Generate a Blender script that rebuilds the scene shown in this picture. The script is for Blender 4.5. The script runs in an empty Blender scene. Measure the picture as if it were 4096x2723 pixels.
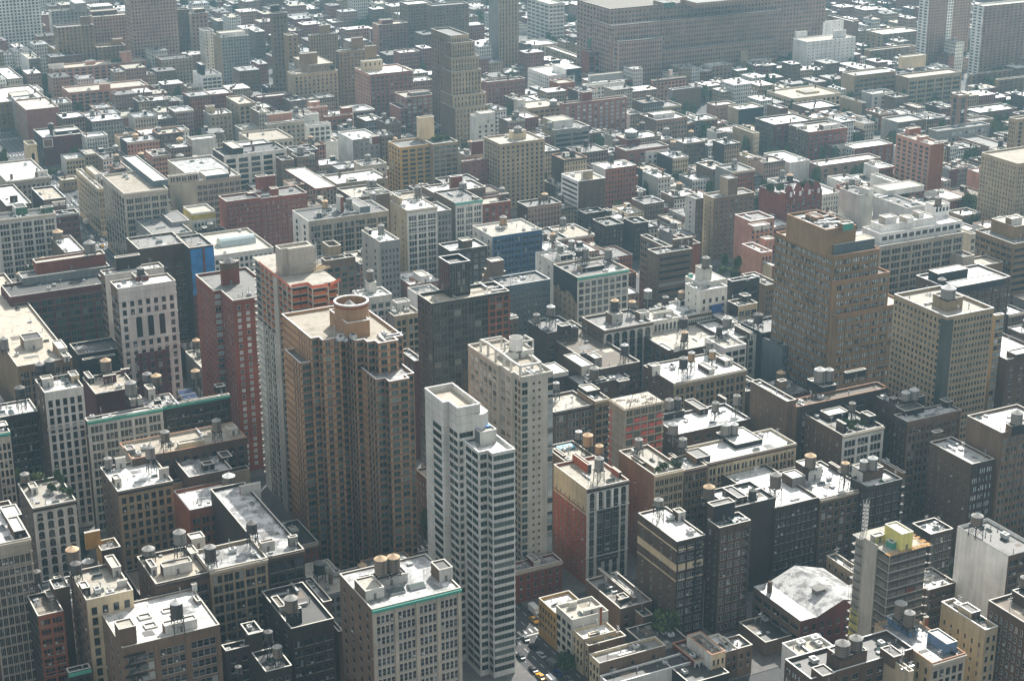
import bpy, math, random
from mathutils import Matrix
R = math.radians
sc = bpy.context.scene
C = sc.collection
rnd = random.Random(7)
HAZE = .000088
# ---------------------------------------------------------------- camera, sky, sun, exposure
CAMH, FPX, PITCH, ROLL, AZ = 320.0, 6957.0, R(19.953), R(.1325), R(-27.282)
cam = bpy.data.objects.new('camera', bpy.data.cameras.new('camera'))
C.objects.link(cam)
cam.matrix_world = (Matrix.Translation((0, 0, CAMH)) @ Matrix.Rotation(AZ, 4, 'Z')
                    @ Matrix.Rotation(math.pi/2-PITCH, 4, 'X') @ Matrix.Rotation(-ROLL, 4, 'Z'))
cam.data.sensor_width = 36
cam.data.lens = FPX/4096*36
cam.data.clip_start = 1
cam.data.clip_end = 20000
sc.camera = cam
SUN_AZ, SUN_EL = R(43), R(41)
wd = bpy.data.worlds.new('World'); sc.world = wd; wd.use_nodes = True
wn = wd.node_tree
sky = wn.nodes.new('ShaderNodeTexSky'); sky.sky_type = 'NISHITA'; sky.sun_disc = False
sky.sun_elevation = SUN_EL; sky.sun_rotation = SUN_AZ; sky.dust_density = 1.5
wn.nodes['Background'].inputs['Strength'].default_value = .12
hs = wn.nodes.new('ShaderNodeHueSaturation'); hs.inputs['Saturation'].default_value = .12
wn.links.new(sky.outputs[0], hs.inputs['Color']); wn.links.new(hs.outputs[0], wn.nodes['Background'].inputs['Color'])
sl = bpy.data.lights.new('sun', 'SUN'); sl.energy = 4.3; sl.angle = R(.5); sl.color = (1, .95, .87)
so = bpy.data.objects.new('sun', sl); C.objects.link(so)
so.rotation_euler = (math.pi/2-SUN_EL, 0, math.pi-SUN_AZ)
sc.view_settings.view_transform = 'Standard'; sc.view_settings.look = 'None'
sc.view_settings.exposure = .8; sc.view_settings.gamma = 1
sc.cycles.max_bounces = 5; sc.cycles.diffuse_bounces = 3; sc.cycles.glossy_bounces = 2
sc.cycles.volume_bounces = 0; sc.cycles.transparent_max_bounces = 6

# ---------------------------------------------------------------- photo pixel -> place on a level
_c, _s = math.cos(PITCH), math.sin(PITCH)
_uu = (math.cos(AZ), -math.sin(AZ)); _aa = (math.sin(AZ), math.cos(AZ))
def ray(x, y):
    X = (x-2048)/FPX; Y = -(y-1361.5)/FPX
    xr = X*math.cos(ROLL)+Y*math.sin(ROLL); yr = -X*math.sin(ROLL)+Y*math.cos(ROLL)
    v = (xr, _c+yr*_s, -_s+yr*_c)
    return (v[0]*_uu[0]+v[1]*_uu[1], v[0]*_aa[0]+v[1]*_aa[1], v[2])
def at(x, y, z):
    r = ray(x, y); k = (z-CAMH)/r[2]
    return (r[0]*k, r[1]*k)
def proj(u, v, z):
    z -= CAMH
    rr = u*_uu[0]+v*_aa[0]; f = u*_uu[1]+v*_aa[1]
    yy = z*_c+f*_s; zz = f*_c-z*_s
    if zz < 1: return (-9e9, -9e9, -1)
    X = rr*math.cos(ROLL)-yy*math.sin(ROLL); Y = rr*math.sin(ROLL)+yy*math.cos(ROLL)
    return (2048+FPX*X/zz, 1361.5-FPX*Y/zz, zz)
def px(cr, x, y):
    r, c = divmod(cr, 4)
    return 1024*c+x/2.303, 681*r+y/2.303
def slide(u, v, z, axis, xt):
    """how far along +u (axis 0) or +v (axis 1) from a point until it stands at picture column xt"""
    lo, hi = 0.0, 400.0
    f = lambda t: proj(u+t*(axis == 0), v+t*(axis == 1), z)[0]-xt
    a = f(lo)
    if (a > 0) == (f(hi) > 0): return 1.0 if abs(a) < abs(f(hi)) else 60.0
    for _ in range(40):
        m = (lo+hi)/2
        if (f(m) > 0) == (a > 0): lo = m
        else: hi = m
    return max(lo, 1.0)
def in_frame(u, v, z, m=120):
    p = proj(u, v, z)
    return -m < p[0] < 4096+m and -m < p[1] < 2723+m

# ---------------------------------------------------------------- mesh builder
class MB:
    def __init__(s): s.v = []; s.f = []; s.m = []; s.uv = []
    def quad(s, a, b, c, d, m=0, uv=None):
        n = len(s.v); s.v += [a, b, c, d]; s.f.append((n, n+1, n+2, n+3)); s.m.append(m)
        s.uv += uv or [(0, 0)]*4
    def tri(s, a, b, c, m=0):
        n = len(s.v); s.v += [a, b, c]; s.f.append((n, n+1, n+2)); s.m.append(m); s.uv += [(0, 0)]*3
    def box(s, x0, x1, y0, y1, z0, z1, m=0, bottom=False, top=None):
        n = len(s.v)
        s.v += [(x0, y0, z0), (x1, y0, z0), (x1, y1, z0), (x0, y1, z0), (x0, y0, z1), (x1, y0, z1), (x1, y1, z1), (x0, y1, z1)]
        fs = [(0, 1, 5, 4), (1, 2, 6, 5), (2, 3, 7, 6), (3, 0, 4, 7)]
        W = (x1-x0, y1-y0, x1-x0, y1-y0); h = z1-z0
        for i, f in enumerate(fs):
            s.f.append(tuple(n+k for k in f)); s.m.append(m); s.uv += [(0, -h), (W[i], -h), (W[i], 0), (0, 0)]
        s.f.append((n+4, n+5, n+6, n+7)); s.m.append(m if top is None else top); s.uv += [(0, 0)]*4
        if bottom: s.f.append((n+3, n+2, n+1, n)); s.m.append(m); s.uv += [(0, 0)]*4
    def lathe(s, prof, n=16, cx=0, cy=0, m=0):
        b = len(s.v)
        for r, z in prof:
            for k in range(n):
                a = 2*math.pi*k/n; s.v.append((cx+r*math.cos(a), cy+r*math.sin(a), z))
        for i in range(len(prof)-1):
            for k in range(n):
                k2 = (k+1) % n
                s.f.append((b+i*n+k, b+i*n+k2, b+(i+1)*n+k2, b+(i+1)*n+k)); s.m.append(m)
                s.uv += [(k/n, i), ((k+1)/n, i), ((k+1)/n, i+1), (k/n, i+1)]
    def bar(s, p, q, w, m=0):
        d = [q[i]-p[i] for i in range(3)]; L = math.sqrt(sum(t*t for t in d)) or 1; d = [t/L for t in d]
        a = (0, 0, 1) if abs(d[2]) < .9 else (1, 0, 0)
        e = (d[1]*a[2]-d[2]*a[1], d[2]*a[0]-d[0]*a[2], d[0]*a[1]-d[1]*a[0]); l = math.sqrt(sum(t*t for t in e)); e = [t/l*w/2 for t in e]
        g = (d[1]*e[2]-d[2]*e[1], d[2]*e[0]-d[0]*e[2], d[0]*e[1]-d[1]*e[0])
        n = len(s.v)
        for P in (p, q):
            for i, j in ((-1, -1), (1, -1), (1, 1), (-1, 1)):
                s.v.append(tuple(P[k]+i*e[k]+j*g[k] for k in range(3)))
        for f in ((0, 1, 5, 4), (1, 2, 6, 5), (2, 3, 7, 6), (3, 0, 4, 7), (4, 5, 6, 7), (3, 2, 1, 0)):
            s.f.append(tuple(n+k for k in f)); s.m.append(m); s.uv += [(0, 0)]*4
    def prism(s, pts, z0, z1, m=0, top=None):
        n = len(pts); b = len(s.v); acc = 0
        s.v += [(x, y, z0) for x, y in pts]+[(x, y, z1) for x, y in pts]
        for k in range(n):
            k2 = (k+1) % n; w = math.hypot(pts[k2][0]-pts[k][0], pts[k2][1]-pts[k][1])
            s.f.append((b+k, b+k2, b+n+k2, b+n+k)); s.m.append(m); s.uv += [(acc, z0-z1), (acc+w, z0-z1), (acc+w, 0), (acc, 0)]; acc += w
        if top is not None:
            s.f.append(tuple(range(b+n, b+2*n))); s.m.append(top); s.uv += [(0, 0)]*n
    def data(s, name, mats, smooth=False):
        me = bpy.data.meshes.new(name)
        me.from_pydata(s.v, [], s.f)
        for m in mats: me.materials.append(m)
        if len(mats) > 1: me.polygons.foreach_set('material_index', s.m)
        l = me.uv_layers.new(name='UVMap')
        l.data.foreach_set('uv', [t for p in s.uv for t in p])
        if smooth: me.polygons.foreach_set('use_smooth', [True]*len(s.f))
        return me
    def build(s, name, mats, parent=None, loc=(0, 0, 0), smooth=False):
        if not s.f: return None
        return link(name, s.data(name, mats if isinstance(mats, (list, tuple)) else [mats], smooth), parent, loc)
def link(name, me, parent=None, loc=(0, 0, 0), rz=0):
    o = bpy.data.objects.new(name, me); C.objects.link(o)
    o.parent = parent; o.location = loc
    if rz: o.rotation_euler = (0, 0, rz)
    return o
def empty(name, loc, rz=0):
    o = link(name, None, None, loc, rz); o.empty_display_size = 2; return o
def tag(o, label=None, cat=None, group=None, kind=None):
    if label: o['label'] = label
    if cat: o['category'] = cat
    if group: o['group'] = group
    if kind: o['kind'] = kind
    return o

# ---------------------------------------------------------------- materials
class NT:
    def __init__(s, name):
        s.mat = bpy.data.materials.new(name); s.mat.use_nodes = True; s.t = s.mat.node_tree
        s.p = s.t.nodes['Principled BSDF']
    def n(s, typ, ins=None, **kw):
        nd = s.t.nodes.new('ShaderNode'+typ)
        for k, v in kw.items(): setattr(nd, k, v)
        for k, v in (ins or {}).items(): s.set(nd.inputs[k], v)
        return nd
    def set(s, sock, v):
        if isinstance(v, bpy.types.NodeSocket): s.t.links.new(v, sock)
        elif isinstance(v, bpy.types.Node): s.t.links.new(v.outputs[0], sock)
        else: sock.default_value = v
    def math(s, op, a, b=0.0, c=None):
        nd = s.n('Math', operation=op); s.set(nd.inputs[0], a); s.set(nd.inputs[1], b)
        if c is not None: s.set(nd.inputs[2], c)
        return nd.outputs[0]
    def mix(s, f, a, b, blend='MIX'):
        nd = s.n('Mix', data_type='RGBA', blend_type=blend)
        s.set(nd.inputs[0], f); s.set(nd.inputs[6], a); s.set(nd.inputs[7], b)
        return nd.outputs[2]
    def noise(s, vec, scale, det=3, rough=.55):
        nd = s.n('TexNoise', {'Scale': scale, 'Detail': det, 'Roughness': rough})
        if vec is not None: s.set(nd.inputs['Vector'], vec)
        return nd.outputs[0]
    def rng(s, v, a, b, c=0.0, d=1.0):
        nd = s.n('MapRange', {'Value': v, 'From Min': a, 'From Max': b, 'To Min': c, 'To Max': d})
        return nd.outputs[0]
def rgba(c, k=1): return (c[0]*k, c[1]*k, c[2]*k, 1)
COL = dict(red=(.17, .056, .038), dark=(.040, .028, .022), brown=(.088, .058, .041), mbrown=(.14, .098, .07), tan=(.215, .15, .092), brickred=(.27, .085, .046), umber=(.27, .185, .145), glassy=(.045, .042, .038),
           orange=(.33, .208, .125), obrick=(.185, .105, .072), lime=(.40, .36, .30), white=(.70, .69, .66), conc=(.38, .355, .31), grey=(.23, .225, .215),
           cream=(.50, .42, .30), yellow=(.62, .47, .06), pink=(.40, .225, .17), black=(.022, .022, .024), maroon=(.105, .036, .032),
           rust=(.23, .088, .05), teal=(.10, .30, .24), blue=(.13, .19, .28), slate=(.10, .12, .13), green=(.06, .13, .08), buff=(.31, .25, .175),
           pale=(.56, .55, .51), gold=(.40, .25, .10), net=(.05, .10, .19), neon=(.75, .13, .05), steel=(.16, .17, .17), lemon=(.56, .52, .22), rose=(.23, .115, .092))
for _k, _v in list(COL.items()):
    _m = sum(_v)/3; COL[_k] = tuple(max(.004, _m+(t-_m)*1.2)*1.05 for t in _v)
_mats = {}
def wall(col, win=None):
    """masonry; win = (w, h, sx, sy) draws far-off windows from UV in metres"""
    key = (col, win)
    if key in _mats: return _mats[key]
    t = NT('wall_'+col); c = COL[col]
    oi = t.n('ObjectInfo'); tc = t.n('TexCoord'); pos = t.n('NewGeometry').outputs['Position']
    big = t.noise(pos, .09, 4)
    mp = t.n('Mapping', {'Vector': pos, 'Scale': (.9, .9, .07)})
    streak = t.noise(mp, .8, 3)
    fine = t.noise(pos, 2.3, 2, .7)
    k = t.math('ADD', t.rng(big, .3, .7, .80, 1.15), t.rng(streak, .35, .7, .10, -.14))
    k = t.math('MULTIPLY', k, t.rng(fine, .25, .75, .86, 1.12))
    k = t.math('MULTIPLY', k, t.rng(oi.outputs['Random'], 0, 1, .84, 1.14))
    col_ = t.n('VectorMath', {0: c, }, operation='SCALE'); t.set(col_.inputs['Scale'], k)
    out = col_.outputs[0]; rough = .9
    if win:
        w, h, sx, sy = win
        uv = t.n('SeparateXYZ', {0: tc.outputs['UV']})
        gx = t.math('DIVIDE', uv.outputs[0], sx); gy = t.math('DIVIDE', uv.outputs[1], sy)
        fx = t.math('FRACT', gx); fy = t.math('FRACT', gy)
        mx = t.math('LESS_THAN', t.math('ABSOLUTE', t.math('SUBTRACT', fx, .5)), w/2)
        my = t.math('LESS_THAN', t.math('ABSOLUTE', t.math('SUBTRACT', fy, .5)), h/2)
        m = t.math('MULTIPLY', mx, my)
        cell = t.n('CombineXYZ', {0: t.math('FLOOR', gx), 1: t.math('FLOOR', gy), 2: oi.outputs['Random']})
        wn_ = t.n('TexWhiteNoise', {'Vector': cell.outputs[0]}, noise_dimensions='3D')
        rp = t.n('ValToRGB', {'Fac': wn_.outputs[0]}); rp.color_ramp.interpolation = 'CONSTANT'
        e = rp.color_ramp.elements; e[0].color = (.02, .025, .03, 1); e[1].position = .5; e[1].color = (.05, .065, .075, 1)
        for p_, q_ in ((.8, (.09, .105, .11, 1)), (.965, (.18, .19, .185, 1))): e.new(p_).color = q_
        out = t.mix(m, out, rp.outputs[0])
        rough = t.math('SUBTRACT', .9, t.math('MULTIPLY', m, .72))
    t.set(t.p.inputs['Base Color'], out); t.set(t.p.inputs['Roughness'], rough)
    _mats[key] = t.mat; return t.mat
ROOF = dict(W=((.80, .80, .77), (.40, .385, .36), .49), S=((.50, .50, .49), (.17, .17, .17), .43), G=((.24, .235, .225), (.14, .135, .13), .5), T=((.46, .41, .33), (.30, .265, .21), .5),
            K=((.045, .044, .042), (.085, .08, .075), .55), B=((.17, .14, .11), (.30, .26, .20), .56), P=((.50, .47, .40), (.33, .31, .26), .5))
def roof(k):
    key = 'roof'+k
    if key in _mats: return _mats[key]
    t = NT('roof_'+{'W': 'white', 'S': 'silver', 'G': 'grey', 'T': 'tan', 'K': 'black', 'B': 'brown', 'P': 'pale'}[k]); a, b, th = ROOF[k]
    pos = t.n('NewGeometry').outputs['Position']; oi = t.n('ObjectInfo')
    n1 = t.noise(pos, .22, 5, .62); n2 = t.noise(pos, 1.6, 3, .7)
    seam = t.n('TexWave', {'Vector': pos, 'Scale': .33, 'Distortion': .6, 'Detail': 1}, bands_direction='X')
    f = t.rng(t.math('ADD', n1, t.math('MULTIPLY', t.math('SUBTRACT', n2, .5), .45)), th+.02, th+.16)
    col = t.mix(f, rgba(a), rgba(b))
    col = t.mix(t.math('MULTIPLY', t.rng(seam.outputs[0], .0, .07, 1, 0), .22), col, rgba(b))
    bk = t.n('TexBrick', {'Vector': pos, 'Scale': 1.0, 'Color1': (1, 1, 1, 1), 'Color2': (.80, .80, .80, 1), 'Mortar': (.62, .62, .62, 1), 'Mortar Size': .05, 'Brick Width': 4.6, 'Row Height': 1.7, 'Bias': -.2})
    col = t.mix(.75, col, bk.outputs['Color'], 'MULTIPLY')
    stain = t.rng(t.noise(pos, .7, 2, .5), .60, .66)
    col = t.mix(t.math('MULTIPLY', stain, .55), col, rgba(b, .6))
    kk = t.rng(oi.outputs['Random'], 0, 1, .72, 1.1)
    sc_ = t.n('VectorMath', {0: col}, operation='SCALE'); t.set(sc_.inputs['Scale'], kk)
    t.set(t.p.inputs['Base Color'], sc_.outputs[0]); t.p.inputs['Roughness'].default_value = {'S': .42, 'W': .55, 'K': .6}.get(k, .8)
    _mats[key] = t.mat; return t.mat
def plain(name, c, rough=.7, metal=0, var=.15, scale=1.2):
    key = 'p'+name
    if key in _mats: return _mats[key]
    t = NT(name); pos = t.n('NewGeometry').outputs['Position']; oi = t.n('ObjectInfo')
    k = t.math('MULTIPLY', t.rng(t.noise(pos, scale, 4, .6), .25, .75, 1-var, 1+var), t.rng(oi.outputs['Random'], 0, 1, .9, 1.1))
    s_ = t.n('VectorMath', {0: c}, operation='SCALE'); t.set(s_.inputs['Scale'], k)
    t.set(t.p.inputs['Base Color'], s_.outputs[0]); t.p.inputs['Roughness'].default_value = rough; t.p.inputs['Metallic'].default_value = metal
    _mats[key] = t.mat; return t.mat
def glass(name, tones):
    """window panes: dark rooms, some blinds; each pane picks its own tone"""
    key = 'g'+name
    if key in _mats: return _mats[key]
    t = NT('pane_'+name); oi = t.n('ObjectInfo'); g = t.n('NewGeometry')
    uv = t.n('SeparateXYZ', {0: t.n('TexCoord').outputs['UV']})
    wn_ = t.n('TexWhiteNoise', {'Vector': t.n('CombineXYZ', {0: oi.outputs['Random'], 1: uv.outputs[0], 2: t.math('MULTIPLY', uv.outputs[1], t.math('GREATER_THAN', t.math('FRACT', t.math('MULTIPLY', t.math('ADD', oi.outputs['Random'], uv.outputs[0]), 7.3)), .6))}).outputs[0]}, noise_dimensions='3D')
    rp = t.n('ValToRGB', {'Fac': wn_.outputs[0]}); rp.color_ramp.interpolation = 'CONSTANT'
    e = rp.color_ramp.elements; e[0].color = rgba(tones[0][1]); e[1].position = tones[1][0]; e[1].color = rgba(tones[1][1])
    for p_, q_ in tones[2:]: e.new(p_).color = rgba(q_)
    t.set(t.p.inputs['Base Color'], rp.outputs[0]); t.p.inputs['Roughness'].default_value = .12; t.p.inputs['IOR'].default_value = 1.5
    _mats[key] = t.mat; return t.mat
GL = glass('old', [(0, (.010, .012, .014)), (.6, (.024, .03, .034)), (.82, (.06, .07, .075)), (.955, (.25, .26, .25))])
GT = glass('teal', [(0, (.013, .024, .022)), (.4, (.028, .05, .046)), (.7, (.055, .085, .078)), (.92, (.12, .15, .135))])
GD = glass('smoked', [(0, (.010, .013, .012)), (.5, (.02, .027, .025)), (.8, (.05, .06, .055)), (.95, (.16, .17, .15))])
GB = glass('bright', [(0, (.02, .03, .033)), (.24, (.24, .285, .29)), (.6, (.38, .43, .43)), (.95, (.58, .6, .58))])
FR_L = plain('frame_pale', (.30, .29, .27)); FR_D = plain('frame_dark', (.05, .05, .05)); FR_W = plain('frame_white', (.7, .7, .68)); FR_G = plain('frame_grey', (.2, .2, .2))
SILL = plain('sill_stone', (.28, .26, .23))
COPE = {'l': plain('coping_pale', (.6, .57, .5), .7), 'd': plain('coping_dark', (.05, .05, .05), .6), 't': plain('coping_terracotta', (.42, .22, .13), .8), 'w': plain('coping_white', (.8, .8, .78), .6), 'g': plain('coping_grey', (.28, .27, .26), .7)}
METAL = plain('galvanised_metal', (.38, .39, .4), .45, .3); DKMET = plain('black_iron', (.025, .025, .025), .6); RUST = plain('rusty_iron', (.10, .055, .04), .8)
# ---------------------------------------------------------------- windows
_wm = {}
STY = dict(s=(FR_L, GL), d=(FR_D, GL), w=(FR_W, GL), t=(FR_L, GT), g=(FR_G, GT), a=(FR_L, GL), b=(FR_G, GL), k=(FR_D, GB), p=(FR_W, GB), m=(FR_G, GD))
def win_geo(mb, st, w, h, T=lambda p: p, s=0.):
    def q(x0, x1, z0, z1, y, m, up=0.): mb.quad(*[T(p) for p in ((x0, y, z0), (x1, y, z0), (x1, y, z1), (x0, y, z1))], m, [(s, up)]*4)
    def bx(x0, x1, z0, z1, d, m):
        q(x0, x1, z0, z1, -d, m)
        for a, b, c, e in (((x0, -d, z1), (x1, -d, z1), (x1, 0, z1), (x0, 0, z1)), ((x0, 0, z0), (x1, 0, z0), (x1, -d, z0), (x0, -d, z0)),
                           ((x0, 0, z0), (x0, -d, z0), (x0, -d, z1), (x0, 0, z1)), ((x1, -d, z0), (x1, 0, z0), (x1, 0, z1), (x1, -d, z1))):
            mb.quad(T(a), T(b), T(c), T(e), m)
    fb = .16*w if st == 'k' and w < 2 else .065 if w > .9 else .045
    bx(-w/2, w/2, -h/2, h/2, .05, 0)
    n = max(1, round(w/1.3)) if w > 1.9 else 1
    pw = (w-fb*(n+1))/n
    for i in range(n):
        x0 = -w/2+fb+i*(pw+fb); x1 = x0+pw
        if st in 'sdwak':
            q(x0, x1, .04, h/2-fb, -.09, 1, 1.); q(x0, x1, -h/2+fb, -.04, -.07, 1)
        else:
            q(x0, x1, -h/2+fb, h/2-fb, -.07, 1)
    if st == 'a':
        b = len(mb.v); k = 6
        pts = [(w/2*math.cos(math.pi*i/k), -.05, h/2+w*.42*math.sin(math.pi*i/k)) for i in range(k+1)]
        mb.v += [T(p) for p in pts]; mb.f.append(tuple(range(b, b+k+1))); mb.m.append(1); mb.uv += [(0, 0)]*(k+1)
    if st in 'sdwa': bx(-w/2-.1, w/2+.1, -h/2-.2, -h/2, .16, 2)
def win_mesh(st, w, h):
    key = (st, round(w, 1), round(h, 1))
    if key not in _wm:
        mb = MB(); win_geo(mb, st, key[1], key[2]); f, g = STY[st]
        _wm[key] = mb.data('window', [f, g, SILL])
    return _wm[key]
FACE = {'F': (0, lambda x: (x, 0)), 'L': (-math.pi/2, lambda x: (0, x))}
def parse(sp):
    """'bays,per,w,h,floor,style,top' -> window layout of one wall"""
    if not sp: return None
    p = sp.split(','); d = [4, 1, .5, .5, 3.7, 's', 2.2]
    for i, t in enumerate(p):
        if t: d[i] = t if i == 5 else float(t)
    d[0] = int(d[0]); d[1] = int(d[1]); d[2] = min(max(d[2], .92), d[2]*1.18); d[3] = min(.8, d[3]*1.12); return d
def lay(sp, length, z0, z1):
    """window centres along one wall"""
    bays, per, w, h, fl, st, top = sp
    edge = min(.6, length*.03); bw = (length-2*edge)/bays; pier = .18 if per > 1 else 0
    pitch = bw*(1-pier)/per; out = []
    i = 0
    while True:
        zc = z1-top-fl*(i+.5)
        if zc-fl*.5 < z0+.3 or i > 60: break
        for b in range(bays):
            for k in range(per):
                out.append((edge+b*bw+bw*pier/2+(k+.5)*pitch, zc))
        i += 1
    return out, pitch*w, fl*h, bw, pier, edge
def nstuff(n): return 'windows'
_ac = []
def ac_mesh():
    if not _ac:
        mb = MB(); mb.box(-.36, .36, -.5, -.06, -.75, -.3, bottom=True); _ac.append(mb.data('air_conditioner', [plain('air_conditioner_casing', (.5, .5, .48), .6)]))
    return _ac[0]
def add_windows(root, x0, y0, z0, lays, base, most=100, holder=None):
    """lays: [(face, spec, length, ztop)]; the topmost become parts, the rest one stuff part"""
    allw = []
    for face, sp, length, z1 in lays:
        got, w, h, bw, pier, edge = lay(sp, length, z0, z1)
        rz, f = FACE[face]
        for s, zc in got:
            lx, ly = f(s); X, Y = x0+lx, y0+ly
            if in_frame(base[0]+X, base[1]+Y, zc, 60): allw.append((zc, X, Y, rz, sp[5], w, h))
    allw.sort(key=lambda t: -t[0])
    room = max(0, most-root.get('_nw', 0)); root['_nw'] = root.get('_nw', 0)+min(room, len(allw))
    holder = holder or root; near = proj(base[0], base[1], 30)[2] < 900
    for zc, X, Y, rz, st, w, h in allw[:room]:
        o = link('window', win_mesh(st, w, h), holder, (X, Y, zc), rz)
        if near and st in 'sdw' and rnd.random() < .07: link('air_conditioner', ac_mesh(), o)
    rest = allw[room:]
    if rest:
        by = {}
        for t in rest: by.setdefault(STY[t[4]], []).append(t)
        for (f_, g_), ts in by.items():
            mb = MB()
            for zc, X, Y, rz, st, w, h in ts:
                c, s = math.cos(rz), math.sin(rz)
                win_geo(mb, st, round(w, 1), round(h, 1), lambda p: (X+p[0]*c-p[1]*s, Y+p[0]*s+p[1]*c, zc+p[2]), rnd.random())
            tag(mb.build('window', [f_, g_, SILL], holder), kind='stuff')

# ---------------------------------------------------------------- one block of a building
def block(root, base, x0, y0, W, D, z0, z1, fm, lm, rf, F=None, L=None, par=1.1, cope='l', cor=None, belts=(), wname='wall', most=100, pil=.3, far=False, brk=True):
    F, L = parse(F), parse(L)
    def m(col, sp):
        if far and sp: return wall(col, (min(.75, sp[2]*(.85 if sp[1] > 1 else 1)), sp[3], lay_pitch(sp, W if sp is F else D), sp[4]))
        return wall(col)
    mats = [m(fm, F), m(lm, L), wall(lm)]
    mb = MB(); x1, y1 = x0+W, y0+D
    def wq(a, b, mi, L_):
        tp = (F if mi == 0 else L)
        o = tp[6] if tp else 0
        mb.quad((*a, z0), (*b, z0), (*b, z1), (*a, z1), mi, [(0, z0-z1+o), (L_, z0-z1+o), (L_, o), (0, o)])
    wq((x0, y0), (x1, y0), 0, W); wq((x1, y0), (x1, y1), 1, D); wq((x1, y1), (x0, y1), 2, W); wq((x0, y1), (x0, y0), 1, D)
    zr = z1-par; cbs = []
    if par > 0:
        t = .35; ix0, iy0, ix1, iy1 = x0+t, y0+t, x1-t, y1-t
        for a, b in (((ix0, iy0), (ix1, iy0)), ((ix1, iy0), (ix1, iy1)), ((ix1, iy1), (ix0, iy1)), ((ix0, iy1), (ix0, iy0))):
            mb.quad((*b, zr), (*a, zr), (*a, z1), (*b, z1), 2)
        o = .08
        cb = MB()
        for bxs in ((x0-o, x1+o, y0-o, y0+t), (x0-o, x1+o, y1-t, y1+o), (x0-o, x0+t, y0+t, y1-t), (x1-t, x1+o, y0+t, y1-t)):
            cb.box(*bxs, z1-.02, z1+.13, bottom=True)
        cbs = [(cb, 'coping', COPE[cope])]
    for sp, mi, ln in ((F, 0, W), (L, 1, D)):
        if sp and sp[1] > 1 and pil and not far:
            got, w, h, bw, pier, edge = lay(sp, ln, z0, z1)
            for b in range(sp[0]+1):
                c = edge+b*bw; hw = bw*pier*.42
                a, e = max(0, c-hw), min(ln, c+hw)
                if mi == 0: mb.box(x0+a, x0+e, y0-pil, y0+.05, z0, z1-1.3, 0)
                else: mb.box(x0-pil, x0+.05, y0+a, y0+e, z0, z1-1.3, 1)
    for bz in belts: mb.box(x0-.35, x1+.2, y0-.4, y0+.1, z1-bz-.35, z1-bz, 0); mb.box(x0-.35, x0+.1, y0+.1, y1, z1-bz-.35, z1-bz, 1)
    wo = mb.build(wname, mats, root); up_ = wname != 'wall'; hold = wo if up_ else root
    for c_, n_, m_ in cbs: c_.build(n_, m_, wo)
    rb = MB(); rb.quad((x0+.02, y0+.02, zr), (x1-.02, y0+.02, zr), (x1-.02, y1-.02, zr), (x0+.02, y1-.02, zr)); ro = rb.build('roof', roof(rf), hold)
    if cor:
        cb = MB(); cc = COL[cor] if cor in COL else COL['lime']
        d = .75
        cb.box(x0-.1, x1+.1, y0-d, y0-.02, z1-.75, z1-.3, bottom=True); cb.box(x0-.05, x1+.05, y0-d*.55, y0-.02, z1-1.5, z1-.76, bottom=True)
        if not far and brk:
            k = max(3, int(W/1.3))
            for i in range(k+1):
                xx = x0+i*(W-.3)/k; cb.box(xx, xx+.3, y0-d*.9, y0-d*.56, z1-1.45, z1-.76, bottom=True)
        cb.build('cornice', plain('cornice_'+cor, cc, .75), hold)
    if not far:
        lays = [(f, s, l, z1) for f, s, l in (('F', F, W), ('L', L, D)) if s]
        if lays: add_windows(root, x0, y0, z0, lays, base, most, hold)
    return wo, ro
def lay_pitch(sp, length):
    edge = min(.6, length*.03); return (length-2*edge)/sp[0]/sp[1]

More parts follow.
